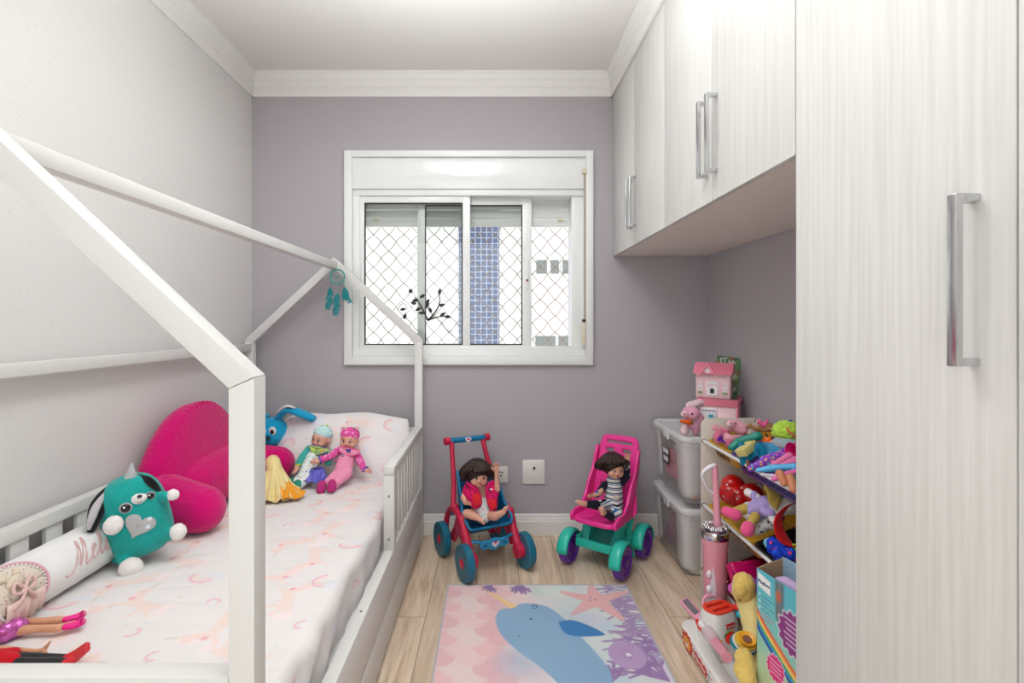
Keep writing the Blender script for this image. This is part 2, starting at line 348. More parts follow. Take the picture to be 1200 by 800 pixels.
# ------------------------------------------------------------------ window
alu = mat('white_window_aluminium', (236,238,236), .28, coat=.2); gasket = mat('dark_gasket', (40,42,44), .6)
glass = mat('window_glass', (255,255,255), .0, trans=1, ior=1.05)
def glassmat():
    m = mat('clear_pane_glass', (255,255,255), 0); nt = m.node_tree; nt.nodes.remove(nt.nodes['Principled BSDF'])
    a = nt.nodes.new('ShaderNodeBsdfTransparent'); g = nt.nodes.new('ShaderNodeBsdfGlossy'); g.inputs['Roughness'].default_value = .02
    f = nt.nodes.new('ShaderNodeFresnel'); f.inputs[0].default_value = 1.5; x = nt.nodes.new('ShaderNodeMixShader'); a.inputs[0].default_value = (.97,.98,.97,1)
    nt.links.new(f.outputs[0], x.inputs[0]); nt.links.new(a.outputs[0], x.inputs[1]); nt.links.new(g.outputs[0], x.inputs[2]); nt.links.new(x.outputs[0], nt.nodes['Material Output'].inputs[0]); return m
pane = glassmat()
win = thing('window_1', None, None, ((wx0+wx1)/2, YB, wz0), kind='structure')
def X_(px, Y): return (px-VX)/FP*Y
def Z_(py, Y): return EYE-(py-VY)/FP*Y
def pbox(b, x0, x1, y0, y1, Ya, Yb, bev=.002, mi=0):  # box whose front face at depth Ya covers picture rectangle
    X0, X1, Z1, Z0 = X_(x0, Ya), X_(x1, Ya), Z_(y0, Ya), Z_(y1, Ya)
    return b.box(((X0+X1)/2, (Ya+Yb)/2, (Z0+Z1)/2), (X1-X0, abs(Yb-Ya), Z1-Z0), bev=bev, mi=mi)
f = MB(); Ya, Yb = 2.758, 2.785
pbox(f, 403, 412, 176, 427.5, Ya, Yb); pbox(f, 687, 695.5, 176, 427.5, Ya, Yb); pbox(f, 412.02, 686.98, 176, 183.5, Ya, Yb); pbox(f, 412.02, 686.98, 417.5, 427.5, Ya, Yb)
f.build('architrave', alu, win)
f = MB(); pbox(f, 411, 687, 184, 221, 2.772, 2.90, .004); f.build('shutter_box', mat('glossy_white_shutter_box', (238,239,238), .12, coat=.4), win)
f = MB()
pbox(f, 411, 421, 229.05, 407.95, 2.785, 2.93); pbox(f, 670, 683.4, 229.1, 407.9, 2.80, 2.93); pbox(f, 411, 687, 221, 229, 2.785, 2.93); pbox(f, 411, 687, 408, 419, 2.785, 2.93)
pbox(f, 683.5, 686.95, 229.05, 407.95, 2.778, 2.92)
for k in range(3): pbox(f, 421, 670, 405.5, 409, 2.795+.04*k, 2.803+.04*k, .001)
f.build('window_frame', alu, win)
def sash(x0, x1, y0, y1, gl, gr, gt, gb, Y):
    b = MB(); pbox(b, x0, gl, y0, y1, Y, Y+.03, .003); pbox(b, gr, x1, y0, y1, Y, Y+.03, .003); pbox(b, gl-1, gr+1, y0, gt, Y, Y+.03, .003); pbox(b, gl-1, gr+1, gb, y1, Y, Y+.03, .003)
    s = b.build('sash', alu, win)
    g = MB(); 
    for a in ((gl, gl+1.1, gt, gb), (gr-1.1, gr, gt, gb), (gl, gr, gt, gt+1.1), (gl, gr, gb-1.1, gb)): pbox(g, *a, Y-.001, Y+.012, 0)
    g.build('gasket', gasket, s)
    q = MB(); Yg = Y+.014; q.box(((X_(gl,Yg)+X_(gr,Yg))/2, Yg+.002, (Z_(gt,Yg)+Z_(gb,Yg))/2), (X_(gr,Yg)-X_(gl,Yg)+.004, .004, Z_(gt,Yg)-Z_(gb,Yg)+.004)); q.build('glass_pane', pane, s)
    return s
sA = sash(421, 551, 228.5, 411, 427, 542, 237.5, 404, 2.797)
sB = sash(489, 623, 231, 409, 498, 612, 240, 404, 2.838)
l = MB(); pbox(l, 418.5, 421.8, 304, 336, 2.786, 2.797); pbox(l, 419.4, 421, 313, 326, 2.782, 2.79); l.build('latch', alu, sA)
l = MB(); pbox(l, 616, 619.5, 303, 338, 2.832, 2.84); l.build('latch', alu, sB)
l = MB(); pbox(l, 616.6, 619, 327, 329.5, 2.829, 2.833); l.build('latch_button', mat('dark_red_button', (120,40,40), .4), sB)
# roller shutter half up behind the panes
f = MB()
for k in range(4): Yk = 2.905; z1 = Z_(226+k*10, Yk); z0 = Z_(226+k*10+9.6, Yk); f.box(((wx0+wx1)/2, Yk+.006, (z0+z1)/2), (wx1-wx0-.02, .012, z1-z0), bev=.004)
for px in (441, 657): f.box((X_(px,2.9), 2.893, Z_(258,2.9)), (.03,.012,.012), bev=.002, mi=1)
f.build('roller_shutter', [mat('white_shutter_slats', (226,228,224), .4), mat('cream_plastic_stop', (214,200,170), .4)], win)
st = MB(); pbox(st, 684.3, 687.6, 200, 378, 2.765, 2.768, 0); st.build('shutter_strap', cloth('taupe_strap', (176,164,152)), win)
st = MB(); pbox(st, 682.5, 688, 196, 203, 2.755, 2.772); pbox(st, 682, 687, 376, 405, 2.752, 2.772); st.build('strap_winder', plastic('cream_plastic', (222,212,190)), win)
st = MB(); pbox(st, 682.5, 686.5, 374, 377.5, 2.75, 2.77); st.build('winder_slot', gasket, win)
# safety net: crossed wavy cords
nb = MB(); Yn = 2.925; x0, x1, z0, z1 = X_(424,Yn), X_(672,Yn), Z_(410,Yn), Z_(263,Yn); pw, ph = .0865, .093
random.seed(3)
def strand(sgn, c):
    pts = []; n = 60
    for i in range(n+1):
        z = z0+(z1-z0)*i/n; x = c+sgn*(z-z0)*pw/ph; x += .004*math.sin(2*PI*(z-z0)/ph*1.0+(0 if sgn > 0 else PI))
        if x0 <= x <= x1: pts.append((x, Yn+.002*sgn, z))
    if len(pts) > 1: nb.tube(pts, .0023, 5)
k = -16
while k < 32: strand(1, x0+k*pw-.03); strand(-1, x0+k*pw-.03+.02); k += 1
netc = mat('beige_net_cord', (168,146,132), .8)
nb.build('safety_net', netc, win)
# dark vinyl branch with leaves on the left pane
dec = MB(); Yd = 2.7955; blk = mat('black_vinyl', (45,42,42), .5)
def D(zx, zy): return V((X_(400+zx*.35, Yd), 0, Z_(160+zy*.35, Yd)))
def dpoly(pts): dec.prism([(D(*p).x, D(*p).z) for p in pts], (0, Yd, 0), (1,0,0), (0,0,1), (0,.0006,0))
def dline(pts, wd=3):
    q = bez([(p[0], p[1], 0) for p in pts], 5); L, R = [], []
    for i, p in enumerate(q):
        d = (q[min(i+1, len(q)-1)]-q[max(i-1, 0)]).normalized(); n = V((-d.y, d.x, 0))*wd*(1-.6*i/len(q)); L.append((p+n)[:2]); R.append((p-n)[:2])
    dpoly(L+R[::-1])
def leaf(x, y, a, s=17):
    ca, sa = math.cos(a), math.sin(a); dpoly([(x+s*(u*ca-v*sa), y+s*(u*sa+v*ca)) for u, v in ((0,0), (.35,.3), (.8,.32), (1.35,0), (.8,-.32), (.35,-.3))])
dline([(290,615), (278,590), (262,560), (245,537)], 3.2); dline([(290,615), (312,590), (328,560), (328,522)], 3.2); dline([(290,615), (320,604), (358,600)], 3)
for a in ((258,545,2.9), (252,560,3.4), (266,572,2.6), (278,592,3.3,16), (282,560,-.9), (262,540,-.6), (328,530,-1.5), (302,590,-2), (326,566,-.2), (345,602,.1), (330,600,-.5), (210,612,-1.3), (196,580,-.2,16), (284,575,-1.2)): leaf(*a)
dpoly([(232+7*math.cos(t), 517+7*math.sin(t)) for t in [k*PI/8 for k in range(16)]])
dline([(188,580), (200,562), (212,560), (218,575), (214,592), (206,606)], 1.2)
dec.build('branch_sticker', blk, sA, smooth=0)
# building across the street
def tiles(name, c1, mortar, w, msz=.02, rough=.3):
    m = mat(name, c1, rough); nt = m.node_tree; tc = nt.nodes.new('ShaderNodeTexCoord'); mp = nt.nodes.new('ShaderNodeMapping'); mp.inputs['Rotation'].default_value = (PI/2,0,0)
    br = nt.nodes.new('ShaderNodeTexBrick'); br.offset = 0; br.inputs['Scale'].default_value = 1; br.inputs['Brick Width'].default_value = w; br.inputs['Row Height'].default_value = w; br.inputs['Mortar Size'].default_value = w*msz
    a, b_ = lin(c1), lin(mortar); br.inputs['Color1'].default_value = (*a, 1); br.inputs['Color2'].default_value = (*[x*.8 for x in a], 1); br.inputs['Mortar'].default_value = (*b_, 1)
    nt.links.new(tc.outputs['Object'], mp.inputs[0]); nt.links.new(mp.outputs[0], br.inputs['Vector']); nt.links.new(br.outputs['Color'], nt.nodes['Principled BSDF'].inputs['Base Color']); return m
YA = 8.0
bd = thing('apartment_building', 'white tiled apartment building with a blue tiled strip seen through the window', 'building', (0, YA, -8))
g = MB(); g.box((0, YA+1, 0), (11, 2, 18)); g.build('facade', tiles('white_facade_tiles', (242,240,238), (226,224,220), .09), bd, smooth=0)
g = MB(); g.box(((X_(538,YA)+X_(585,YA))/2, YA-.02, 0), (X_(585,YA)-X_(538,YA), .06, 18)); g.build('blue_tile_strip', tiles('blue_facade_tiles', (84,96,130), (186,192,205), .088, .06), bd, smooth=0)
wg = mat('greenish_window_glass', (128,132,130), .25)
for (a, b_, c, d) in ((627,642,303,322), (644,656,303,322), (658,676,303,322), (626,652,392,416), (653,672,392,416)):
    q = MB(); pbox(q, a, b_, c, d, YA-.03, YA+.1, .01); fr = q.build('window_frame', trim_paint, bd); q = MB(); pbox(q, a+1.5, b_-1, c+1.5, d-1.5, YA-.045, YA, .0); q.build('window_pane', wg, fr)

# ------------------------------------------------------------------ fitted cupboards
def handle(parent, y, z0, z1, name='handle'):
    b = MB(); x = XC-.022
    b.box((x-.006, y, (z0+z1)/2), (.009, .016, z1-z0), bev=.0015); b.box((XC-.013, y, z1-.006), (.026,.016,.011), bev=.0015); b.box((XC-.013, y, z0+.006), (.026,.016,.011), bev=.0015)
    return b.build(name, chrome, parent)
ZU = 1.509
def upper(ya, yb, label):
    t = thing('overhead_cabinet', label, 'cabinet', ((XC+XR)/2, (ya+yb)/2, ZU), group='white overhead cabinets')
    b = MB(); w_ = .018; x0 = XC+.02
    b.box(((x0+XR)/2-.001, ya+w_/2, (ZU+H)/2), (XR-x0-.004, w_-.001, H-ZU-.002)); b.box(((x0+XR)/2-.001, yb-w_/2, (ZU+H)/2), (XR-x0-.004, w_-.001, H-ZU-.002))
    b.box(((x0+XR)/2-.001, (ya+yb)/2, ZU+w_/2), (XR-x0-.004, yb-ya-.001, w_)); b.box(((x0+XR)/2-.001, (ya+yb)/2, H-w_/2-.002), (XR-x0-.004, yb-ya-.001, w_)); b.box((XR-.012, (ya+yb)/2, (ZU+H)/2), (.012, yb-ya-.01, H-ZU-.01))
    b.build('carcass', edge_beige, t, smooth=0)
    ym = (ya+yb)/2
    for k, (a, c) in enumerate(((ya, ym), (ym, yb))):
        q = MB(); q.box((XC+.009, (a+c)/2, (ZU-.002+2.372)/2), (.018, c-a-.003, 2.372-ZU+.002), bev=.001); dd = q.build('door', lam, t)
        handle(dd, ym+(.03 if k else -.03), 1.583, 1.815)
upper(1.104, 1.943, 'white woodgrain overhead cabinet nearest the tall wardrobe')
upper(1.945, 2.776, 'white woodgrain overhead cabinet in the corner next to the window wall')
wr = thing('wardrobe', 'tall white woodgrain wardrobe filling the right of the room', 'wardrobe', ((XC+XR)/2, .3, 0))
b = MB(); b.box(((XC+.02+XR)/2-.002, 1.094, H/2), (XR-XC-.024, .018, H-.004)); b.box((XR-.012, .29, H/2), (.012, 1.58, H-.01)); b.box(((XC+.02+XR)/2-.002, .3, H-.012), (XR-XC-.024, 1.57, .018)); b.box(((XC+.02+XR)/2-.002, .3, .05), (XR-XC-.024, 1.57, .018)); b.box(((XC+.02+XR)/2-.002, YF+.015, H/2), (XR-XC-.024, .018, H-.004))
b.build('carcass', lam, wr, smooth=0)
MB().box((XC+.03, .3, .03), (.02, 1.58, .058)).build('plinth', lam, wr)
yy = [1.103, .637, .18, -.275, YF+.01]
for k in range(4):
    q = MB(); q.box((XC+.009, (yy[k]+yy[k+1])/2, (.062+2.372)/2), (.018, yy[k]-yy[k+1]-.003, 2.372-.062), bev=.001); dd = q.build('door', lam, wr)
    handle(dd, yy[k+1]+.055 if k % 2 == 0 else yy[k]-.055, 1.085, 1.318)
# wall plates
wp = plastic('white_switch_plate', (232,228,222), .35); dk = mat('black_socket_hole', (25,25,28), .5)
o = thing('wall_plate', 'square white wall plate with a small black jack socket between the strollers', 'wall plate', P(625.5, 553, YB))
b = MB(); pbox(b, 612.5, 638.5, 539, 567, 2.770, 2.78, .002); b.build('cover', wp, o); b = MB(); pbox(b, 623, 628.5, 544, 552.5, 2.768, 2.772, .0007); pbox(b, 623, 628.5, 553, 561.5, 2.768, 2.772, .0007); b.build('module', wp, o); b = MB(); pbox(b, 624.7, 627.2, 547, 550, 2.7665, 2.77, 0); b.build('jack', dk, o)
o = thing('wall_socket', 'white power socket on the wall partly behind the raised doll hand', 'socket', P(584, 556, YB))
b = MB(); pbox(b, 574, 595, 547, 565.5, 2.770, 2.78, .002); b.build('cover', wp, o); b = MB()
for a, c in ((585.5,553), (588.5,553.5), (587,557)): pbox(b, a-.8, a+.8, c-.8, c+.8, 2.7685, 2.771, 0)
b.build('pin_hole', dk, o)
# ------------------------------------------------------------------ house bed
bw = mat('white_painted_bed_wood', (218,216,212), .4, var=.02, vs=8)
screw = mat('steel_screw', (150,148,145), .35, 1)
BL, BR, Y0, Y1, ZP = -1.285, -.365, .785, 2.70, 1.06; xm = (BL+BR)/2; ZA = 1.489; t4 = .04
bed = thing('house_bed', 'white wooden house-shaped bed frame with gabled posts and slatted rails', 'bed', (xm, (Y0+Y1)/2, 0))
ang = math.atan2(ZA-ZP, xm-BL); mit = t4*math.tan((PI/2-ang)/2)
for ya in (Y0, Y1-t4):
    for s in (-1, 1):
        xo = BR if s > 0 else BL
        pts = [(xo, 0), (xo-s*t4, 0), (xo-s*t4, ZP-mit), (xo, ZP)]
        b = MB().prism(pts, (0, ya, 0), (1,0,0), (0,0,1), (0,t4,0), bev=.0015); p = b.build('post', bw, bed)
        pts = [(xo-s*.0003, ZP+.0008), (xo-s*t4, ZP-mit+.0008), (xm+s*.0004, ZA-t4/math.cos(ang)), (xm+s*.0004, ZA)]
        MB().prism(pts, (0, ya, 0), (1,0,0), (0,0,1), (0,t4,0), bev=.0015).build('rafter', bw, bed)
MB().box((xm, (Y0+Y1)/2, ZA-.045), (.036, Y1-Y0-2*t4-.002, .036), bev=.002).build('ridge_beam', bw, bed)
MB().box((BL+.02, (Y0+Y1)/2, 1.02), (.034, Y1-Y0-2*t4-.002, .036), bev=.002).build('wall_side_beam', bw, bed)
# end rails and boards
for ya in (Y0+.02, Y1-.02):
    MB().box((xm, ya, .582), (BR-BL-2*t4-.002, .036, .034), bev=.003).build('end_rail', bw, bed)
    MB().box((xm, ya, .22), (BR-BL-2*t4-.002, .028, .16), bev=.002).build('end_board', bw, bed)
    for k in range(8): MB().box((BL+.09+k*.106, ya, .433), (.05, .014, .262), bev=.002).build('slat', bw, bed)
# left guard rail along the wall
MB().box((BL+.022, (Y0+Y1)/2, .592), (.036, Y1-Y0-2*t4-.002, .038), bev=.003).build('guard_rail', bw, bed)
MB().box((BL+.018, (Y0+Y1)/2, .22), (.03, Y1-Y0-2*t4-.002, .16), bev=.002).build('side_board', bw, bed)
y = 1.359-.1085*4
while y < Y1-.08: MB().box((BL+.024, y, .4365), (.014, .055, .271), bev=.002).build('slat', bw, bed); y += .1085
# right side: board, drawer below, short guard by the pillow
MB().box((BR-.02, (Y0+Y1)/2, .225), (.036, Y1-Y0-2*t4-.002, .15), bev=.003).build('side_board', bw, bed)
dr = MB().box((BR-.012, (Y0+Y1)/2-.02, .078), (.02, Y1-Y0-2*t4-.05, .128), bev=.002).build('trundle_front', bw, bed)
MB().box((xm-.01, (Y0+Y1)/2-.02, .08), (BR-BL-.08, Y1-Y0-.14, .10), bev=.002).build('trundle_box', bw, bed)
MB().box((xm, (Y0+Y1)/2, .262), (BR-BL-.08, Y1-Y0-.1, .02)).build('bed_base', bw, bed)
GY = 1.905
MB().box((BR-.02, GY+.02, .439), (.04, .04, .276), bev=.002).build('guard_post', bw, bed)
MB().box((BR-.02, (GY+Y1-t4)/2, .594), (.04, Y1-t4-GY-.001, .032), bev=.003).build('guard_rail', bw, bed)
n = 9
for k in range(n): MB().box((BR-.018, GY+.04+(Y1-t4-GY-.04)*(k+1)/(n+1), .4385), (.012, .03, .277), bev=.002).build('slat', bw, bed)
def scr(a, c, r): MB().cyl(a, c, r, seg=10).build('screw', screw, bed)
for (y, z) in ((1.5,.285),(1.2,.283)): scr((BR-.02, y, z+.0145), (BR-.02, y, z+.0165), .004)
for z in (.36,.5,.56,.19,.27): scr((BR-.001, Y1-.02, z), (BR+.001, Y1-.02, z), .005)
for z in (.5,.34): scr((BR-.02, GY-.001, z), (BR-.02, GY+.001, z), .005)

# ------------------------------------------------------------------ printed bedding
UNI = [(-.5,.02),(-.42,.12),(-.25,.14),(0,.1),(.15,.14),(.25,.3),(.28,.42),(.36,.5),(.4,.42),(.46,.36),(.5,.26),(.42,.24),(.36,.2),(.34,.05),(.3,-.05),(.4,-.14),(.5,-.2),(.47,-.26),(.34,-.2),(.22,-.12),(.02,-.1),(-.12,-.12),(-.1,-.28),(-.16,-.42),(-.2,-.4),(-.2,-.26),(-.26,-.12),(-.36,-.22),(-.5,-.3),(-.52,-.26),(-.42,-.14),(-.4,-.02)]
def prints(C, x0, x1, y0, y1, seed, sc=1.05, strong=.85):
    R = random.Random(seed); y = y0; row = 0
    while y < y1:
        x = x0+(.09 if row % 2 else 0)*sc
        while x < x1:
            k = R.random(); a = R.uniform(-.5, .5)+R.choice((0, PI/2, PI, -PI/2)); px, py = x+R.uniform(-.02,.02), y+R.uniform(-.02,.02)
            if (row+int((x-x0)/(.18*sc)+.01)) % 2 == 0:
                fl = R.choice((-1,1))
                C.poly(tf([(-.62,.1),(-.5,.2),(-.42,.02),(-.5,-.14),(-.66,-.1)], px, py, .14*sc, a, fl), (247,222,222), .8*strong, .012)
                C.poly(tf([(.2,.3),(.36,.44),(.5,.36),(.46,.12),(.3,.08)], px, py, .14*sc, a, fl), (248,222,224), .7*strong, .012)
                C.poly(tf(UNI, px, py, .135*sc, a, fl), (238,211,200), .85*strong, .003)
                C.poly(tf(ell(.32,.06,.05,.06), px, py, .135*sc, a, fl), (232,140,160), .8*strong, .003)
                C.stroke(tf([(.36,.5),(.4,.66)], px, py, .135*sc, a, fl), .003, (176,176,150), .8*strong, .003)
            elif k < .6:
                for i, (r, c) in enumerate(((.036,(232,130,165)), (.028,(246,206,198)), (.021,(240,196,180)))):
                    C.stroke(tf([(r*math.cos(t), r*math.sin(t)) for t in [i_*PI*.9/8+.1 for i_ in range(9)]], px, py, sc, a), .006*sc, c, (.85 if i == 0 else .6)*strong, .004)
                C.poly(tf(ell(-.03,-.012,.026,.013), px, py, sc, a), (216,220,232), .6*strong, .008)
            elif k < .8:
                C.poly(tf(ell(0,0,.04,.018), px, py, sc, a), (222,226,236), .7*strong, .012); C.poly(tf(ell(.01,.014,.02,.014), px, py, sc, a), (226,228,238), .6*strong, .012)
            else:
                C.stroke(tf([(.015*math.cos(t), .015*math.sin(t)) for t in [i_*PI*1.1/6 for i_ in range(7)]], px, py, sc, a), .005, (230,130,165), .8*strong, .003)
            for _ in range(2): C.poly(ell(px+R.uniform(-.09,.09), py+R.uniform(-.09,.09), .003), R.choice(((232,150,170), (190,195,215), (190,195,170))), .7*strong, .003)
            x += .18*sc
        y += .115*sc; row += 1
rn = np.random.RandomState(5)
def waves(x, y, comps):
    h = np.zeros_like(x)
    for (kx, ky, ph, a) in comps: h += a*np.sin(kx*x+ky*y+ph+1.3*np.sin(2.1*kx*.31*y+ky*.27*x+ph))
    return h
ML, MR, MY0, MY1, MZ0, MZ1 = -1.248, -.412, .835, 2.652, .272, .412
rc = .035; side = MZ1-MZ0-rc; arc = rc*PI/2; top = MR-ML-2*rc
Ltot = 2*side+2*arc+top; ns = 250; ny = 420
ss = np.linspace(0, Ltot, ns); yv = np.linspace(MY0, MY1, ny)
def prof(s):
    if s < side: return ML, MZ0+s, -1, 0
    s -= side
    if s < arc: a = s/rc; return ML+rc-rc*math.cos(a), MZ1-rc+rc*math.sin(a), -math.cos(a), math.sin(a)
    s -= arc
    if s < top: return ML+rc+s, MZ1, 0, 1
    s -= top
    if s < arc: a = s/rc; return MR-rc+rc*math.sin(a), MZ1-rc+rc*math.cos(a), math.sin(a), math.cos(a)
    s -= arc; return MR, MZ1-rc-s, 1, 0
pr = np.array([prof(s) for s in ss]); SS, YY = np.meshgrid(ss, yv, indexing='ij')
xc_ = pr[:,0][:,None]+0*YY; side_w = np.clip((SS-(Ltot-side-arc-.06))/.12, 0, 1)
wr_ = waves(xc_*1.0, YY, [(9,14,0,.0016), (-7,22,1,.0012), (4,31,2.2,.0009), (16,11,.6,.0008)])
wr_ += side_w*(1-np.clip((YY-1.2)/.6, 0, 1)*.75)*waves(SS, YY, [(22,26,.3,.006), (-14,41,1.4,.004), (35,12,2,.003)])*np.clip((YY-MY0)*8, 0, 1)
wr_ += (1-np.clip((YY-1.1)/.9, 0, 1)*.6)*.0018*np.abs(waves(xc_, YY, [(-8,33,.4,1), (-5,47,2,.6)]))
edge = np.minimum(YY-MY0, MY1-YY); dz = -np.where(edge < .03, (.03-np.sqrt(np.clip(.03**2-(.03-np.clip(edge,0,.03))**2, 0, 1))), 0)*(pr[:,3][:,None]**2)
Xm = pr[:,0][:,None]+pr[:,2][:,None]*(wr_-.006*side_w); Zm = pr[:,1][:,None]+pr[:,3][:,None]*wr_+dz
Zm[0,:] = MZ0; Zm[-1,:] = MZ0
verts = np.stack([Xm, YY, Zm], -1).reshape(-1,3); faces = []
for i in range(ns-1):
    for j in range(ny-1): a = i*ny+j; faces.append((a, a+ny, a+ny+1, a+1))
faces.append([i*ny for i in range(ns-1, -1, -1)]); faces.append([i*ny+ny-1 for i in range(ns)])
me = bpy.data.meshes.new('mattress'); me.from_pydata(verts.tolist(), [], faces); me.update()
mo = bpy.data.objects.new('mattress', me); COL.objects.link(mo); me.polygons.foreach_set('use_smooth', [True]*len(me.polygons))
me.materials.append(vcmat('unicorn_print_sheet', .85, bump=.15, bs=300, sheen=.1))
C = Canvas(SS.ravel(), YY.ravel(), (230,224,222)); prints(C, .06, Ltot, MY0+.03, MY1, 11); setcol(mo, C.c)
tag(mo, 'mattress in a white fitted sheet printed with peach unicorns and pink rainbows', 'mattress')

def pillow(name, M, w, h, t, label, cat, seed, base=(232,226,225)):
    n, m_ = 130, 90; u = np.linspace(-1, 1, n); v = np.linspace(-1, 1, m_); U, W_ = np.meshgrid(u, v, indexing='ij')
    T = t/2*np.power(np.clip((1-np.abs(U)**2.6), 0, 1), .55)*np.power(np.clip((1-np.abs(W_)**2.6), 0, 1), .55)
    T += np.minimum(T*.35, 1)*waves(U, W_, [(5,3,seed,.25), (2,7,seed+1,.2), (11,-6,2,.12)])*.6
    px = U*w/2*(1-.05*(np.abs(W_)**2)*(1-np.abs(U)**4)-.05*(1-np.abs(W_)**3)*(np.abs(U)>0)*0); px = U*w/2*(1-.07*W_**4)+.006*np.sin(W_*5+1); py = W_*h/2*(1-.13*U**4)+.006*np.sin(U*6)
    A = np.stack([px, py, T], -1).reshape(-1,3); B = np.stack([px, py, -T*.8-.001], -1).reshape(-1,3); N = n*m_; fs = []
    for i in range(n-1):
        for j in range(m_-1): a = i*m_+j; fs.append((a, a+m_, a+m_+1, a+1)); fs.append((N+a, N+a+1, N+a+m_+1, N+a+m_))
    bd_ = [i*m_ for i in range(n)]+[(n-1)*m_+j for j in range(1, m_)]+[i*m_+m_-1 for i in range(n-2, -1, -1)]+[j for j in range(m_-2, 0, -1)]
    for k in range(len(bd_)): a, b_ = bd_[k], bd_[(k+1) % len(bd_)]; fs.append((b_, a, N+a, N+b_))
    me = bpy.data.meshes.new(name); P3 = np.concatenate([A, B]); MM = np.array(M); P3 = P3 @ MM[:3,:3].T+MM[:3,3]
    me.from_pydata(P3.tolist(), [], fs); me.update(); me.polygons.foreach_set('use_smooth', [True]*len(me.polygons))
    o = bpy.data.objects.new(name, me); COL.objects.link(o); me.materials.append(MATS['unicorn_print_sheet'])
    C = Canvas(np.concatenate([px.ravel(), px.ravel()+3]), np.concatenate([py.ravel(), py.ravel()]), base); prints(C, -w/2, w/2, -h/2+.03, h/2, seed); setcol(o, C.c)
    return tag(o, label, cat)
a = math.radians(50)
pillow('pillow', frame((-.745, 2.545, .535), (1,0,-.015), (0, math.cos(a), math.sin(a))), .66, .36, .17, 'plump white pillow with a pale unicorn print leaning on the head rail', 'pillow', 4)

# bolster with embroidered name
bo = thing('bolster_pillow', 'white embroidered bolster lying along the wall-side rail with a pink lace ring', 'bolster', (-1.185, 1.36, .49))
Rb, bx_, bz_ = .0685, -1.187, .4835
b = MB(); prf = []
L0, L1 = 1.12, 1.74
for i in range(41):
    t = i/40; yy_ = L0+(L1-L0)*t; e_ = min(t, 1-t)*(L1-L0); r = Rb*(1-.0*t) if e_ > .03 else Rb*(.25+.75*math.sqrt(max(0, 1-((.03-e_)/.03)**2)))
    prf.append((r*(1+.008*math.sin(yy_*90)), yy_-L0))
b.lathe(prf, (bx_, L0, bz_), (0,1,0), 48); b.build('cover', cloth('white_bolster_cotton', (238,236,234), .03), bo, smooth=180)
def cylp(s, h, off=.001):  # s along y, h = arc height round the cylinder towards the room
    a = h/Rb; return V((bx_+(Rb*1.012+off)*math.cos(a), s, bz_+(Rb*1.012+off)*math.sin(a)))
thr = cloth('dusty_rose_thread', (214,176,174))
b = MB()
def letter(pts, x, sc=1.0): return [cylp(x+(p[0]*.82+p[1]*.35)*sc, p[1]*sc+.012, .0006) for p in [q[:2] for q in bez([(p[0], p[1], 0) for p in pts], 7)]]
LET = [([(-.045,-.012),(-.03,-.018),(-.012,-.005),(0,.03),(.006,.055),(.008,.02),(.008,-.008),(.02,.03),(.03,.058),(.03,.02),(.03,-.006),(.04,-.012),(.052,0)], 0),
 ([(.05,0),(.062,.012),(.066,.022),(.058,.024),(.053,.01),(.058,-.006),(.07,-.006),(.082,.006)], 0),
 ([(.082,.006),(.094,.035),(.096,.055),(.088,.05),(.088,.01),(.092,-.008),(.102,-.004),(.11,.01)], 0),
 ([(.11,.01),(.114,.022),(.113,0),(.118,-.008),(.128,0),(.136,.014)], 0),
 ([(.136,.014),(.143,.024),(.142,.008),(.146,-.004),(.138,-.008)], 0), ([(.146,0),(.16,.014),(.167,.024),(.166,.008),(.17,-.004),(.162,-.008)], 0), ([(.17,0),(.196,.02),(.184,.022),(.178,.008),(.184,-.006),(.196,.004),(.198,.02),(.2,-.004),(.21,.002)], 0)]
for pts, x in LET:
    q = letter(pts, 1.385, 1.08); b.tube(q, [.0010+.0015*abs(math.sin(i*.45)) for i in range(len(q))], 6)
b.tube([cylp(1.385+.123, .012+.038), cylp(1.385+.125, .012+.04)], .0018, 6)
b.build('embroidered_name', thr, bo)
def disc_on(name, y, h, r, m, off, n=40, r0=0, thick=.0015, wob=0):
    q = MB(); pts = []
    for i in range(7): rr = r0+(r-r0)*i/6; pts.append([cylp(y+rr*(1+wob*math.sin(12*t)*(i == 6))*math.cos(t), h+rr*(1+wob*math.sin(12*t)*(i == 6))*math.sin(t), off) for t in [2*PI*k/n for k in range(n+1)]])
    q.grid(pts); o = q.build(name, m, bo); sd = o.modifiers.new('s', 'SOLIDIFY'); sd.thickness = thick; return o
HC = .03; YC = 1.215
disc_on('appliqué_patch'.replace('é','e'), YC, HC, .068, spots('floral_patch', (222,210,196), [(200,160,140), (170,150,130), (205,190,160)], 120, .3), .002)
q = MB(); q.tube([cylp(YC+.073*math.cos(t), HC+.073*math.sin(t), .004) for t in [2*PI*k/48 for k in range(48)]], .0035, 8, closed=True); q.build('lace_ring', cloth('pink_lace', (226,170,182)), bo)
q = MB()
for k in range(52): t = 2*PI*k/52; q.sph(cylp(YC+.066*math.cos(t), HC+.066*math.sin(t), .004), .0032, u=8, v=6)
q.build('pearl_trim', mat('pearl_trim_white', (236,230,226), .3), bo)
q = MB(); q.sph(cylp(YC-.005, HC+.015, .006), (.011,.022,.02)); q.sph(cylp(YC-.022, HC+.035, .006), .009); q.sph(cylp(YC+.014, HC+.035, .006), .009); q.blob('bear_patch', cloth('cream_felt', (222,206,186)), bo, .002, 3)
q = MB()
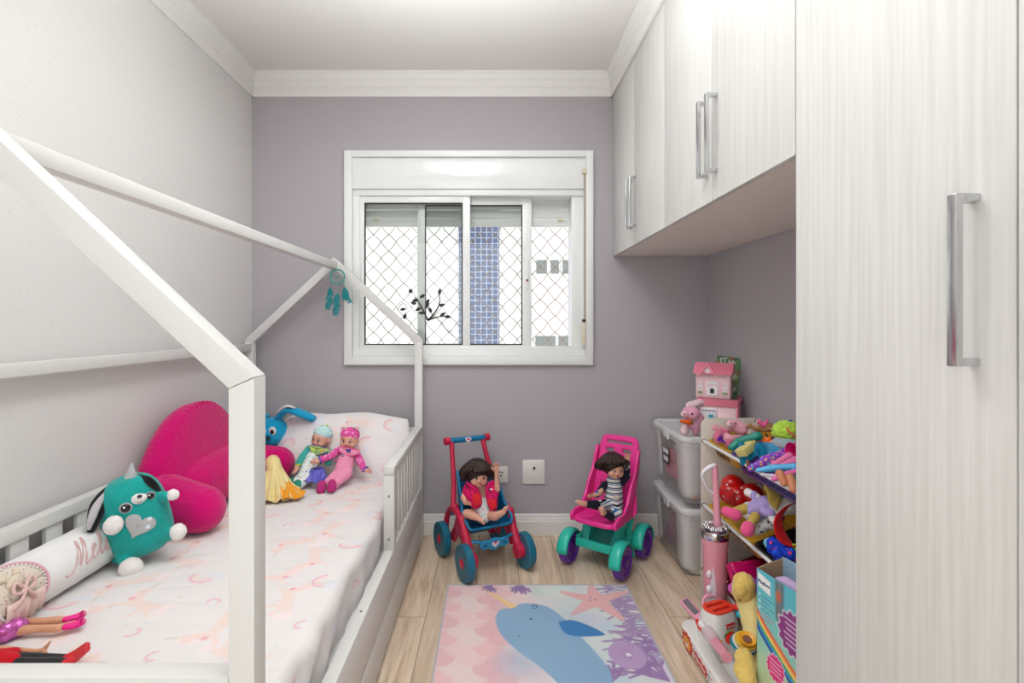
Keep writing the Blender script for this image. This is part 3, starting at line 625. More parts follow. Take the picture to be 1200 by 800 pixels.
for sgn in (-1, 1):
    q.tube(bez([cylp(YC+.0, HC-.002, .016), cylp(YC+sgn*.02, HC+.012, .02), cylp(YC+sgn*.028, HC-.002, .016), cylp(YC+sgn*.01, HC-.008, .016), cylp(YC, HC-.002, .016)], 5), .004, 8)
    q.tube(bez([cylp(YC, HC-.004, .018), cylp(YC+sgn*.014, HC-.02, .016), cylp(YC+sgn*.03, HC-.034, .008)], 5), .004, 8)
q.build('ribbon_bow', cloth('pale_pink_ribbon', (226,190,186)), bo)
q = MB(); pts = []
for i in range(6):
    pts.append([cylp(YC-.045+.1*k/24, HC-.02-.05*i/5-.008*math.sin(PI*k/24)*i/5, .008+.004*math.sin(k*1.1)*i/5) for k in range(25)])
q.grid(pts); o = q.build('skirt_frill', cloth('blush_frill', (236,208,200)), bo); sd = o.modifiers.new('s', 'SOLIDIFY'); sd.thickness = .002

# ------------------------------------------------------------------ printed play mat
rx0, rx1, ry0, ry1 = -.195, .583, 1.0, 2.227; nx_, ny_ = 400, 620
xs = np.linspace(rx0, rx1, nx_); ys = np.linspace(ry0, ry1, ny_); GX, GY_ = np.meshgrid(xs, ys, indexing='ij')
vt = np.stack([GX, GY_, np.full_like(GX, .009)], -1).reshape(-1,3).tolist(); N = len(vt); fs = []
for i in range(nx_-1):
    for j in range(ny_-1): a = i*ny_+j; fs.append((a, a+ny_, a+ny_+1, a+1))
loop = [i*ny_ for i in range(nx_)]+[(nx_-1)*ny_+j for j in range(1, ny_)]+[i*ny_+ny_-1 for i in range(nx_-2, -1, -1)]+[j for j in range(ny_-2, 0, -1)]
low = []
for k in loop: x, y, z = vt[k]; low.append(len(vt)); vt.append([x, y, .0005])
for k in range(len(loop)): k2 = (k+1) % len(loop); fs.append((loop[k2], loop[k], low[k], low[k2]))
fs.append(low[::-1])
me = bpy.data.meshes.new('play_mat'); me.from_pydata(vt, [], fs); me.update()
ro = bpy.data.objects.new('play_mat', me); COL.objects.link(ro); me.materials.append(vcmat('printed_mat_fabric', .8, bump=.1, bs=500))
tag(ro, 'rectangular play mat printed with a blue narwhal, starfish and purple coral', 'rug')
xy = np.array(vt)
def FPt(px, py): Yf = EYE*FP/(py-VY); return ((px-VX)/FP*Yf, Yf)
def RZ(zx, zy): return FPt(500+zx*.25, 670+zy*.25)
C = Canvas(xy[:,0], xy[:,1], (232,216,222))
R = random.Random(2)
C.poly([(rx0,ry0),(rx0+.4,ry0),(rx0+.36,ry1),(rx0,ry1)], (238,206,206), .9, .25)
C.poly([(rx0+.42,ry0),(rx1,ry0),(rx1,ry1),(rx0+.34,ry1)], (214,224,220), .9, .15)
d_ = .105
j = 0; y = ry0
while y < ry1+.05:
    for i in range(5):
        x = rx0+.02+i*d_+(d_/2 if j % 2 else 0)
        c = [(238,190,190), (240,206,204), (232,180,184), (236,214,210)][(i*7+j*3) % 4]
        if x < rx0+.36: C.poly(ell(x, y, .05), c, .75*(1-max(0, x-rx0-.2)*3), .004)
    y += .053; j += 1
for k in range(46):
    x, y = R.uniform(rx0+.36, rx1), R.uniform(ry0, ry1); C.poly(ell(x, y, R.uniform(.035,.055)), R.choice(((176,216,204), (206,222,232), (222,208,228), (190,212,226), (224,234,226))), .6, .02)
# coral fans
def coral(x, y, a, n, ln, col=(168,140,180), w_=.012):
    for k in range(n):
        t = a+(k-(n-1)/2)*.28+R.uniform(-.05,.05); L = ln*R.uniform(.75,1.1); x1, y1 = x+L*math.cos(t), y+L*math.sin(t); xm_, ym_ = x+L*.5*math.cos(t-.12), y+L*.5*math.sin(t-.12)
        C.stroke([(x,y),(xm_,ym_),(x1,y1)], w_, col, .95, .002)
        for s in (-1, 1): C.stroke([(xm_,ym_), (xm_+L*.3*math.cos(t+s*.7), ym_+L*.3*math.sin(t+s*.7))], w_*.8, col, .95, .002)
for k in range(15): coral(rx1+.02, ry1-.03-k*.034, PI+R.uniform(-.2,.35), 3, R.uniform(.13,.21), (172,146,186), .009)
for (zx, zy, a, n, L) in ((1130,520,2.3,5,.16), (1050,500,2.0,5,.13), (860,530,1.6,6,.1), (760,540,1.2,5,.09), (440,66,-1.6,5,.075), (300,66,-1.7,4,.06), (1150,380,2.8,4,.15)):
    x, y = RZ(zx, zy); coral(x, y, a, n, L, (158,126,176), .013)
# shell, starfish, narwhal
sx, sy = RZ(940, 400); C.poly(ell(sx, sy, .064, .075), (190,160,200), 1, .003)
for k in range(9): t = -1.2+k*.3+PI/2+.6; C.stroke([(sx+.01, sy-.02), (sx+.062*math.cos(t), sy+.072*math.sin(t))], .0025, (170,138,184), .8, .002)
C.poly(ell(sx+.005, sy+.0, .009), (240,236,240), 1, .002)
cx_, cy_ = RZ(790, 140); star = []
tips = [RZ(770,72), RZ(945,100), RZ(925,236), RZ(680,212), RZ(625,102)]
for i, tp in enumerate(tips):
    nx = tips[(i+1) % 5]; dx, dy = tp[0]-cx_, tp[1]-cy_; L = math.hypot(dx, dy); px_, py_ = -dy/L*.009, dx/L*.009
    star += [(tp[0]+px_, tp[1]+py_), (tp[0]-px_, tp[1]-py_)]
    mx_, my_ = (tp[0]+nx[0])/2-cx_, (tp[1]+nx[1])/2-cy_; star.append((cx_+mx_*.42, cy_+my_*.42))
C.poly(star, (236,184,184), 1, .003)
for (zx, zy) in ((768,128),(790,138),(765,142)): C.poly(ell(*RZ(zx, zy), .0035), (70,60,70), 1, .002)
body = [q[:2] for q in bez([(*RZ(*p), 0) for p in ((322,225),(345,188),(400,178),(440,160),(500,158),(570,175),(640,225),(700,290),(780,375),(850,460),(870,520),(880,620),(700,640),(600,520),(520,450),(430,385),(370,330),(335,280),(322,225))], 6)]
C.poly(body, (142,176,206), 1, .003)
for k in range(14): px_, py_ = RZ(R.uniform(380,800), R.uniform(200,520)); C.poly(ell(px_, py_, R.uniform(.03,.07)), (150,184,210), .25, .05)
fin = [q[:2] for q in bez([(*RZ(*p), 0) for p in ((617,243),(680,236),(760,262),(835,303),(780,313),(690,312),(640,290),(617,243))], 6)]
C.poly(fin, (68,130,188), 1, .003)
C.poly([RZ(395,182), RZ(425,170), RZ(250,80)], (240,208,150), 1, .003)
for k in range(8): t = k/8; a0, a1 = RZ(395-130*t, 182-92*t), RZ(425-150*t, 170-80*t); C.stroke([a0, a1], .003, (222,182,120), 1, .002)
C.stroke([RZ(495,172), RZ(503,165), RZ(514,167), RZ(518,176)], .005, (50,60,80), 1, .002); C.stroke([RZ(500,180), RZ(512,180)], .004, (50,60,80), 1, .002)
C.poly(ell(*RZ(489,231), .005), (50,60,80), 1, .002); C.poly(ell(*RZ(432,310), .003), (50,60,80), 1, .002)
for L in ([(rx0,ry0),(rx0,ry1)], [(rx0,ry1),(rx1,ry1)], [(rx1,ry1),(rx1,ry0)]): C.stroke(L, .014, (186,186,192), 1, .002)
setcol(ro, C.c)

# ------------------------------------------------------------------ dreamcatcher
dc = thing('dreamcatcher', 'small teal dreamcatcher with feathers hanging from the bed gable', 'dreamcatcher', (xm+.013, Y1-.06, 1.43))
teal = cloth('teal_thread', (70,160,150)); c0 = P(395.5, 324, 2.63); b = MB(); b.tube([c0+V((.036*math.cos(t), 0, .036*math.sin(t))) for t in [2*PI*k/36 for k in range(36)]], .004, 8, closed=True)
b.tube([c0+V((0,0,.036)), (c0.x, 2.64, ZA-.06)], .001, 5); b.build('ring', teal, dc)
b = MB()
for rr, st_ in ((.034,0),(.024,.2),(.015,.4)):
    for k in range(10):
        a0, a1 = 2*PI*k/10+st_, 2*PI*(k+1)/10+st_; r2 = rr-.008; b.tube([c0+V((rr*math.cos(a0),0,rr*math.sin(a0))), c0+V((r2*math.cos((a0+a1)/2),0,r2*math.sin((a0+a1)/2))), c0+V((rr*math.cos(a1),0,rr*math.sin(a1)))], .0006, 4)
b.sph(c0, .005); b.build('web', mat('pale_teal_web', (120,165,160), .8), dc)
R = random.Random(8); fe = cloth('teal_feather', (40,140,145)); st = MB()
for (dx, ln) in ((-.032,.04),(-.03,.085),(0,.05),(.003,.1),(.03,.035),(.034,.06)):
    top_ = c0+V((dx,0,-math.sqrt(max(0,.036**2-dx*dx)))); bot = top_+V((dx*.2,0,-ln)); st.tube([top_, bot], .0008, 4)
    q = MB(); tip = bot+V((R.uniform(-.03,.03),-.004,-.06)); sp = bez([bot, (bot+tip)/2+V((R.uniform(-.01,.01),0,0)), tip], 8); n = len(sp)
    for sg in (-1, 1):
        for i in range(n-1):
            p = sp[i]; wd = .016*math.sin(PI*(i+1)/(n+1))+.004; dd = V((sg*wd*R.uniform(.8,1.2), R.uniform(-.004,.004), -.012)); q.tube([p, p+dd*.6+V((0,0,.002)), p+dd], [.0018,.002,.0006], 4)
    q.tube(sp, .001, 5); q.build('feather', fe, dc)
st.build('cord', teal, dc)
# ------------------------------------------------------------------ plush toys on the bed
wplush = plush('white_plush', (236,230,226), .05)
blackg = mat('glossy_black_eye', (14,14,16), .08, coat=.5); silver = mat('silver_glitter', (205,205,206), .42, .25, bump=.9, bs=700, var=.3, vs=500)
def unit(px, py, Y, rz): return thing
tp = thing('stuffed_toy', 'teal plush puppy with silver horn, silver heart belly and floppy black ears', 'stuffed toy', P(159.5, 603, 1.565), .57)
tl = plush('teal_plush', (28,160,152))
roll = MX.Rotation(-.21, 4, 'Y')
def K(zx, zy, y): return V(((zx-340)*.000376, y, -(zy-370)*.000458))
BR_ = (.088,.068,.128)
def front(x, z, R=BR_):  # y of the belly surface
    p = roll.inverted() @ V((x,0,z)); q = 1-abs(p.x/R[0])**2.4-abs(p.z/R[2])**2.6; return -R[1]*max(q, .02)**(1/2.2)
b = MB()
rings = []
for i in range(25):
    t = -1+2*i/24; z = BR_[2]*t; q = max(1-abs(t)**3.2, .002)**(1/2.4); wdn = 1+.07*(-t)
    rings.append([roll @ V((BR_[0]*q*wdn*math.copysign(abs(math.cos(a))**.9, math.cos(a)), BR_[1]*q*math.copysign(abs(math.sin(a))**.9, math.sin(a)), z)) for a in [2*PI*k/32 for k in range(32)]])
b.loft(rings)
b.cap(K(480,250,-.03), K(545,243,-.05), .016, .015); b.cap(K(560,520,-.03), K(600,500,-.05), .02, .02); b.cap(K(250,590,-.03), K(290,640,-.05), .02); b.cap(K(230,350,-.04), K(215,355,-.06), .018)
b.sph(K(210,640,.0), (.012,.02,.012))
b.blob('body', tl, tp, .0028, 8, fuzz=.0035, local=True)
for n_, c, r in (('paw', (205,360,-.078), (.025,.018,.028)), ('paw', (592,240,-.055), (.018,.017,.017)), ('foot', (312,662,-.064), (.032,.024,.030)), ('foot', (628,492,-.058), (.024,.022,.026))):
    b = MB(); b.sph(K(*c), r, rot=(0, .3 if n_ == 'paw' else 0, 0)); b.blob(n_, wplush, tp, .0028, 2, fuzz=.0025, local=True)
p0, p1 = K(303,155,-.012), K(313,15,-.005); b = MB(); prf = [(.024*(1-i/24)**.9*(1+.05*math.sin(i*1.6))+.0008, i/24*(p1-p0).length) for i in range(25)]; b.lathe(prf, p0, p1-p0, 24); b.build('horn', silver, tp, local=True, smooth=180)
def flap(pts, w_, m, name, parent, th=.006, nrm=(0,1,0)):
    q = bez(pts, 8); n = len(q); L = []; nrm = V(nrm)
    for i, p in enumerate(q):
        d = (q[min(i+1, n-1)]-q[max(i-1, 0)]).normalized(); s_ = d.cross(nrm).normalized(); wd = w_[0]+(w_[1]-w_[0])*math.sin(PI*min(i/(n-1)*.95+.05, 1)); L.append([p+s_*wd*u+nrm*.004*(1-u*u)*-1 for u in (-1,-.6,0,.6,1)])
    b = MB(); b.grid(L); o = b.build(name, m, parent, local=True, smooth=180); sd = o.modifiers.new('t', 'SOLIDIFY'); sd.thickness = th; sd.offset = 0; return o
bp = plush('black_plush', (22,20,24)); gp = plush('grey_plush', (190,184,188))
flap([K(165,165,-.005), K(110,230,-.035), K(85,310,-.05), K(60,395,-.05)], (.006,.019), bp, 'ear', tp); flap([K(150,180,-.02), K(98,240,-.048), K(68,310,-.06), K(50,375,-.058)], (.003,.010), gp, 'ear_lining', tp, .003)
flap([K(360,108,-.01), K(420,125,-.04), K(465,165,-.045), K(500,215,-.03)], (.003,.010), bp, 'ear', tp)
for (zx, zy, r) in ((280,272,.0125), (440,222,.010)):
    x, z = (zx-340)*.000376, -(zy-370)*.000458; y = front(x, z)
    b = MB(); b.sph((x, y-.001, z), (r*1.35, .004, r*1.25)); e_ = b.build('eye', mat('pearly_grey_eye_ring', (170,165,172), .3), tp, local=True, smooth=180); tag(e_, 'glossy black eye in a grey ring')
    b = MB(); b.sph((x, y-.004, z), (r, .006, r)); b.build('pupil', blackg, e_, local=True, smooth=180)
    b = MB(); b.sph((x-r*.3, y-.0098, z+r*.35), (r*.22,.001,r*.22)); b.build('highlight', mat('eye_white', (245,245,245), .3), e_, local=True, smooth=180)
x, z = (362-340)*.000376, -(228-370)*.000458; y = front(x, z)
b = MB(); b.sph((x, y, z), (.019,.012,.0155)); b.sph((x+.008, y-.002, z+.003), (.014,.011,.012)); b.blob('muzzle', wplush, tp, .002, 3, local=True)
b = MB(); b.sph((x+.003, y-.012, z+.010), (.0065,.005,.005)); b.build('nose', blackg, tp, local=True, smooth=180)
b = MB(); b.tube(bez([(x-.004, y-.0122, z-.006), (x+.003, y-.0135, z-.0085), (x+.009, y-.0125, z-.003)], 5), .0007, 6); b.build('mouth', mat('black_thread', (40,30,36), .8), tp, local=True)
b = MB(); x, z = (245-340)*.000376, -(190-370)*.000458; b.sph((x, front(x, z)-.001, z), (.006,.002,.003), rot=(0,-.5,0)); b.build('brow_patch', wplush, tp, local=True)
hp = []
for i in range(40):
    t = 2*PI*i/40; hp.append((.0025*16*math.sin(t)**3, .0024*(13*math.cos(t)-5*math.cos(2*t)-2*math.cos(3*t)-math.cos(4*t))))
b = MB(); cx, cz = .010, -.012; R2 = MX.Rotation(-.45, 2); pts = []
for rr in (0,.3,.6,.85,1):
    L = []
    for p in hp+hp[:1]: q = R2 @ V(p); X, Z = cx+q.x*rr*1.02, cz+q.y*rr*1.0; L.append((X, front(X, Z)-.0035, Z))
    pts.append(L)
b.grid(pts); o = b.build('heart_patch', silver, tp, local=True, smooth=180); sd = o.modifiers.new('t', 'SOLIDIFY'); sd.thickness = .003
b = MB()
for (dx, dz, s) in ((.0,.007,1), (-.004,-.009,-1)):
    X, Z = .036+dx, -.007+dz; y = front(X, Z)-.0068
    b.prism([(0,-.004*s), (.006,.004*s), (.004,.009*s), (0,.007*s), (-.005,.009*s), (-.007,.004*s)][::s], (X,y,Z), (1,0,0), (0,0,1), (0,.001,0))
b.build('bow_print', mat('white_blue_print', (225,238,248), .5), tp, local=True)

# magenta backrest cushion
mg = plush('magenta_plush', (208,6,108), .08)
cu_ = thing('backrest_cushion', 'large magenta plush backrest cushion with two padded arms against the wall', 'cushion', (-1.12, 2.08, .412))
b = MB()
for i in range(33):
    t = -1+2*i/32; yy_ = 2.09+t*.25; hgt = .36*(1-abs(t)**2.6*.42); b.cap((-1.165+.0*t, yy_, .47), (-1.215, yy_, .412+hgt), .066, .05)
for i in range(34):
    t = PI*(.02+.96*i/33); c_, s_ = math.cos(t), math.sin(t); p = lambda k: V((-1.158-.03*max(0, s_)*k, 2.09-.275*k*c_, .47+.335*k*s_)); b.cap(p(.80), p(1.03), .010, .013, seg=8)
b.sph((-1.13, 2.09, .52), (.09,.27,.105))
b.blob('back', mg, cu_, .005, 7, fuzz=.003)
for yy_, xe in ((1.79,-1.0), (2.375,-.98)):
    b = MB(); b.cap((-1.16, yy_+(.02 if yy_ < 2 else -.03), .515), (xe-.02, yy_, .495), .095 if yy_ < 2 else .085, .082 if yy_ < 2 else .08); b.blob('arm', mg, cu_, .005, 8, fuzz=.003)
# blue plush with floppy ears behind the cushion
bl = plush('sky_blue_plush', (22,160,205)); dkb = plush('dark_teal_plush', (16,84,96))
bt = thing('stuffed_toy', 'bright blue plush with a long floppy ear, half hidden behind the front bed post', 'stuffed toy', (-1.09, 2.6, .41))
b = MB(); b.sph((-1.10, 2.585, .47), (.075,.05,.07)); b.sph((-1.10, 2.565, .60), (.078,.062,.075)); b.sph((-1.09,2.52,.585), (.05,.04,.045)); b.blob('body', bl, bt, .004, 5, fuzz=.003)
for s in (-1, 1):
    if s > 0: pts = [(-1.07,2.56,.67), (-1.02,2.545,.715), (-.955,2.54,.70), (-.90,2.545,.675), (-.885,2.545,.665)]
    else: pts = [(-1.13,2.57,.67), (-1.17,2.58,.68), (-1.20,2.585,.64), (-1.21,2.585,.58)]
    q = bez(pts, 5); n = len(q); b = MB(); b.tube(q, [.02+.018*math.sin(PI*(.1+.8*i/(n-1))) for i in range(n)], 12, flat=.5); b.blob('ear', bl, bt, .004, 5, fuzz=.003)
q = bez([(-1.06,2.535,.705),(-1.01,2.515,.738),(-.97,2.515,.728)], 5); b = MB(); b.tube(q, [.01,.014,.015,.016,.016,.015,.014,.013,.012,.01,.006][:len(q)], 8, flat=.4); b.build('ear_lining', wplush, bt, smooth=180)
for x in (-1.12,-1.07): b = MB(); b.sph((x, 2.492, .62), (.018,.006,.022)); e_ = b.build('eye', wplush, bt, smooth=180); b = MB(); b.sph((x, 2.486, .617), (.009,.004,.011)); b.build('pupil', blackg, e_, smooth=180)
b = MB(); b.sph((-1.09,2.478,.59), (.018,.01,.012)); b.build('nose', dkb, bt, smooth=180)

# crumpled yellow satin dress
ys = mat('yellow_satin', (232,212,146), .45, bump=.5, bs=60, sheen=.3); org = mat('orange_satin', (240,160,40), .4)
yd = thing('doll_dress', 'crumpled yellow satin doll dress with orange trim lying against the magenta cushion', 'doll dress', (-.90, 2.15, .415))
def ruffle(c, top, R0, R1, folds, amp, seed, sq=1.0, n=120, m_=26):
    R = random.Random(seed); ph = [R.uniform(0,6) for _ in range(4)]; rows = []
    for j in range(m_):
        t = j/(m_-1); L = []
        for i in range(n+1):
            a = 2*PI*i/n; wv = math.sin(folds*a+ph[0]+2*t)+.5*math.sin((folds*1.7//1)*a+ph[1]-1.5*t)
            r = R0+(R1-R0)*t+amp*t*wv; z = top.z*(1-t)**1.5+c.z*(1-(1-t)**1.5)+amp*.9*t*(math.sin(folds*a+ph[0]+1.2)+1.3)*.8
            x = top.x*(1-t)+c.x*t; y = top.y*(1-t)+c.y*t
            L.append((x+r*math.cos(a), y+r*math.sin(a)*sq, z))
        rows.append(L)
    return rows
b = MB(); b.grid(ruffle(V((-.905,2.14,.418)), V((-.935,2.2,.525)), .03, .095, 13, .012, 3, .9)); o = b.build('skirt', ys, yd, smooth=180); sd = o.modifiers.new('t', 'SOLIDIFY'); sd.thickness = .0015
b = MB(); b.grid(ruffle(V((-.835,2.12,.424)), V((-.87,2.16,.475)), .012, .052, 6, .010, 9, .9, 80, 16)); o = b.build('bodice_ruffle', org, yd, smooth=180); sd = o.modifiers.new('t', 'SOLIDIFY'); sd.thickness = .0015
b = MB(); b.cap((-.935,2.2,.51), (-.95,2.215,.545), .034, .03); b.blob('bodice', ys, yd, .004, 2)

# ------------------------------------------------------------------ dolls
skin = mat('doll_vinyl_skin', (226,168,144), .45, coat=.1); skin_t = mat('tan_doll_skin', (214,156,122), .4, coat=.1); lipm = mat('doll_lips', (196,92,96), .4)
brown_eye = mat('brown_iris', (60,42,36), .1, coat=.6); ewh = mat('doll_eye_white', (240,238,236), .2, coat=.4); lash = mat('dark_lashes', (48,32,28), .6); blush = mat('blush_skin', (226,140,122), .5)
def head_of(root, c, r, look, up=(0,0,1), iris=None, m=None, neck=None):
    """round doll head at c, face turned towards look"""
    m = m or skin; c = V(c); d = V(look).normalized(); u = V(up); u = (u-d*u.dot(d)).normalized(); s = d.cross(u).normalized()  # s = image right when facing viewer
    F = lambda a, b_, e: c+s*a*r+u*b_*r+d*e*r
    M3 = MX((s, u, d)).transposed().to_4x4()
    b = MB(); b.sph(c, (r*.95, r*1.02, r), rot=M3, u=24, v=16); b.sph(F(0,.2,-.12), (r*.98, r*.92, r*.98), rot=M3)
    for k in (-1,1): b.sph(F(.42*k,-.34,.5), r*.42); b.sph(F(.97*k,-.12,-.08), (r*.12, r*.24, r*.17), rot=M3)
    b.sph(F(0,-.68,.5), r*.33); b.sph(F(0,-.2,1.0), (r*.13, r*.12, r*.14), rot=M3); b.sph(F(0,-.46,.86), (r*.2, r*.12, r*.14), rot=M3)
    if neck is not None: b.cap(F(0,-.5,-.1), neck, r*.42, r*.42)
    h = b.blob('head', m, root, r*.045, 4)
    for k in (-1,1):
        b = MB(); b.sph(F(.36*k,.04,.86), (r*.17, r*.12, r*.09), rot=M3); e_ = b.build('eye', ewh, h, smooth=180)
        b = MB(); b.sph(F(.36*k,.04,.925), (r*.10, r*.105, r*.05), rot=M3); b.build('iris', iris or brown_eye, e_, smooth=180)
        b = MB(); b.tube(bez([F((.36-.19)*k,.08,.93), F(.36*k,.17,.94), F((.36+.2)*k,.08,.86)], 4), r*.022, 6); b.build('lashes', lash, e_)
        b = MB(); b.tube(bez([F((.36-.15)*k,.33,.93), F(.38*k,.40,.90), F((.36+.2)*k,.33,.82)], 4), r*.02, 6); b.build('eyebrow', lash, h)
    b = MB(); b.sph(F(0,-.41,.99), (r*.15, r*.045, r*.05), rot=M3); b.sph(F(0,-.50,.985), (r*.12, r*.05, r*.05), rot=M3); b.build('lips', lipm, h, smooth=180)
    return h
def hand_(b, w_, tip, thumb, s=1.0, nrm=None):  # palm and five fingers, w_ wrist -> tip direction
    w_ = V(w_); d = (V(tip)-w_).normalized(); t = V(thumb); t = (t-d*t.dot(d)).normalized(); n = d.cross(t)
    r = .0038*s
    for k in (-1.4,-.5,.5,1.4): b.cap(w_, w_+d*.013*s+t*k*.0042*s, .0058*s, .0042*s, seg=8)
    for k, L in ((1.5,.013), (.5,.0155), (-.5,.0145), (-1.5,.0115)):
        p = w_+d*.015*s+t*k*.0046*s; q = p+d*L*.55*s+t*k*.0011*s; e_ = q+(d*.8+n*.5)*L*.5*s; b.cap(p, q, r*.72, r*.68, seg=8); b.cap(q, e_, r*.68, r*.6, seg=8)
    p = w_+t*.006*s+d*.003*s; q = p+(t*.8+d*.6)*.009*s; b.cap(p, q, r*.8, r*.72, seg=8); b.cap(q, q+(d*.9+t*.3)*.007*s, r*.72, r*.6, seg=8)
def foot_(b, ank, toe, side_, s=1.0):
    ank = V(ank); d = (V(toe)-ank).normalized(); t = V(side_); t = (t-d*t.dot(d)).normalized()
    b.cap(ank, ank+d*.02*s, .0105*s, .009*s, seg=10)
    for k in range(5): p = ank+d*.024*s+t*(k-2)*.0044*s; b.cap(p-d*.008*s, p+d*(.007-.0012*k)*s, .0042*s, (.0044-.0004*k)*s, seg=8)
def hair_(root, c, r, look, up, m, n=150, seed=1, length=1.0, name='hair', open_=.45, tousle=.2):
    c = V(c); d = V(look).normalized(); u = V(up); u = (u-d*u.dot(d)).normalized(); s = d.cross(u).normalized(); R = random.Random(seed); b = MB()
    M3 = MX((s, u, d)).transposed().to_4x4()
    b.sph(c+u*r*.14-d*r*.12, (r*1.08, r*1.02, r*1.04), rot=M3)
    for i in range(n):
        ph = R.uniform(0, 2*PI); e_ = R.uniform(.2, 1); st = u*1.05+s*math.cos(ph)*.35*e_+d*math.sin(ph)*.35*e_
        dirn = s*math.cos(ph)+d*math.sin(ph); ff = max(0, d.dot(dirn)); L = length*(1-ff*open_)*R.uniform(.85,1.1)
        p0 = c+st*r*1.0; p1 = c+(dirn*1.13+u*.45)*r; p2 = c+(dirn*1.2+u*(.45-.65*L))*r+s*R.uniform(-1,1)*r*tousle; p3 = c+(dirn*(1.08-.1*ff)+u*(.45-1.15*L))*r+s*R.uniform(-1,1)*r*tousle
        if ff > .5: p3 = c+(dirn*1.06+u*(.38-.2*R.random()))*r+s*(math.cos(ph)*1.0*r*.5+R.uniform(-.15,.15)*r); p2 = c+(dirn*1.12+u*.6)*r
        q = bez([p0,p1,p2,p3], 4); k = len(q); b.tube(q, [r*.1*(1-(j/(k-1))**2*.85) for j in range(k)], 6)
    return b.build(name, m, root, smooth=180)
brown = mat('dark_brown_doll_hair', (52,32,26), .42, bump=.5, bs=300, var=.3, vs=120)
def Q4(zx, zy, Y): return P(490+zx*.25, 490+zy*.25, Y)
def Q5(zx, zy, Y): return P(640+zx*.2377, 500+zy*.2377, Y)
def Q8(zx, zy, Y): return P(330+zx*.1375, 480+zy*.1375, Y)
TOCAM = V((0,-1,.15))
# doll in the blue and red stroller
d1_ = thing('doll', 'brown-haired baby doll in a pink and red vest seated in the blue and crimson stroller', 'doll', Q4(300,485,2.44))
hc = Q4(282,268,2.42); nk = Q4(287,308,2.44)
b = MB(); b.cap(Q4(290,330,2.455), Q4(300,430,2.45), .038, .045); b.sph(Q4(298,440,2.44), (.048,.042,.04)); b.cap(nk, Q4(288,330,2.45), .02, .026)
shR, elR, waR = Q4(228,325,2.445), Q4(212,372,2.41), Q4(222,398,2.375)
b.cap(shR, elR, .0165, .014); b.cap(elR, waR, .014, .009); hand_(b, waR, Q4(262,398,2.35), (0,-.5,1), 1.15)
shL, elL, waL = Q4(345,318,2.45), Q4(372,330,2.40), Q4(367,248,2.385)
b.cap(shL, elL, .0165, .014); b.cap(elL, waL, .0145, .0095); hand_(b, waL, Q4(368,205,2.37), (-1,-.1,.2), 1.55)
b.cap(Q4(272,450,2.42), Q4(228,447,2.37), .026, .021); b.cap(Q4(228,447,2.37), Q4(282,468,2.315), .021, .014); foot_(b, Q4(284,470,2.31), Q4(310,488,2.29), (0,-.3,1), 1.05)
b.cap(Q4(325,452,2.42), Q4(362,458,2.36), .026, .021); b.cap(Q4(362,458,2.36), Q4(398,440,2.33), .020, .013); foot_(b, Q4(400,438,2.33), Q4(420,405,2.32), (-.6,-.6,.3), 1.05)
b.blob('body', skin, d1_, .0022, 4)
hd = head_of(d1_, hc, .047, (.22,-1,-.1), (.05,0,1), neck=nk)
hair_(d1_, hc+V((-.006,.006,.012)), .058, (.22,-1,-.05), (.0,0,1), brown, 130, 2, 1.0, tousle=.34)
pinkf = cloth('hot_pink_vest', (222,26,104)); redf = cloth('red_satin', (228,40,52))
for k, pts in enumerate((((225,300),(262,308),(285,330),(300,372),(300,418),(255,425),(243,390),(222,348),(205,345)), ((318,300),(352,292),(372,300),(378,335),(362,372),(368,415),(350,452),(332,425),(318,360)))):
    q = MB(); F3 = [Q4(x, y, 2.398+.012*abs(y-360)/60*(y < 340)+(.02 if (x < 230 or x > 365) else 0)) for x, y in pts]
    cen = sum(F3, V())/len(F3)+V((0,-.012,0)); vs_ = []
    N_ = len(F3); q.grid([[cen+(F3[i % N_]-cen)*t+V((0,-.006*(1-t*t),0)) for i in range(N_+1)] for t in (.01,.35,.7,.9,1)])
    o = q.build('vest', pinkf, d1_, smooth=180); sd = o.modifiers.new('t', 'SOLIDIFY'); sd.thickness = .012; sd.offset = -1; ss_ = o.modifiers.new('s', 'SUBSURF'); ss_.levels = ss_.render_levels = 1
    pk = MB(); ppts = ((250,360),(285,350),(300,400),(262,415)) if k == 0 else ((325,385),(365,380),(366,415),(340,430)); pk.prism([(Q4(x,y,2.372).x, Q4(x,y,2.372).z) for x, y in ppts], (0,2.368,0), (1,0,0), (0,0,1), (0,.012,0), bev=.002); pk.build('vest_pocket', redf, d1_)
b = MB(); b.cap(Q4(290,325,2.458), Q4(300,400,2.452), .044, .048); b.blob('vest_back', pinkf, d1_, .003, 4) if False else b.b.free()
q = MB(); q.tube(bez([Q4(226,300,2.40), Q4(258,322,2.385), Q4(284,345,2.385)], 5), .006, 8); q.build('vest_collar', pinkf, d1_); q = MB(); q.tube(bez([Q4(350,292,2.40), Q4(330,315,2.385), Q4(318,350,2.38)], 5), .006, 8); q.build('vest_collar', pinkf, d1_)
q = MB(); q.sph(Q4(343,333,2.378), (.009,.002,.004)); q.build('pale_badge', mat('pale_pink_badge', (240,205,215), .5), d1_, smooth=180)
dia = spots('printed_nappy', (222,226,224), [(150,200,200), (222,170,190), (210,215,205)], 90, .35)
b = MB(); b.sph(Q4(300,430,2.44), (.053,.05,.046)); b.cap(Q4(300,395,2.43), Q4(305,455,2.41), .034, .038); b.blob('nappy', dia, d1_, .003, 4)

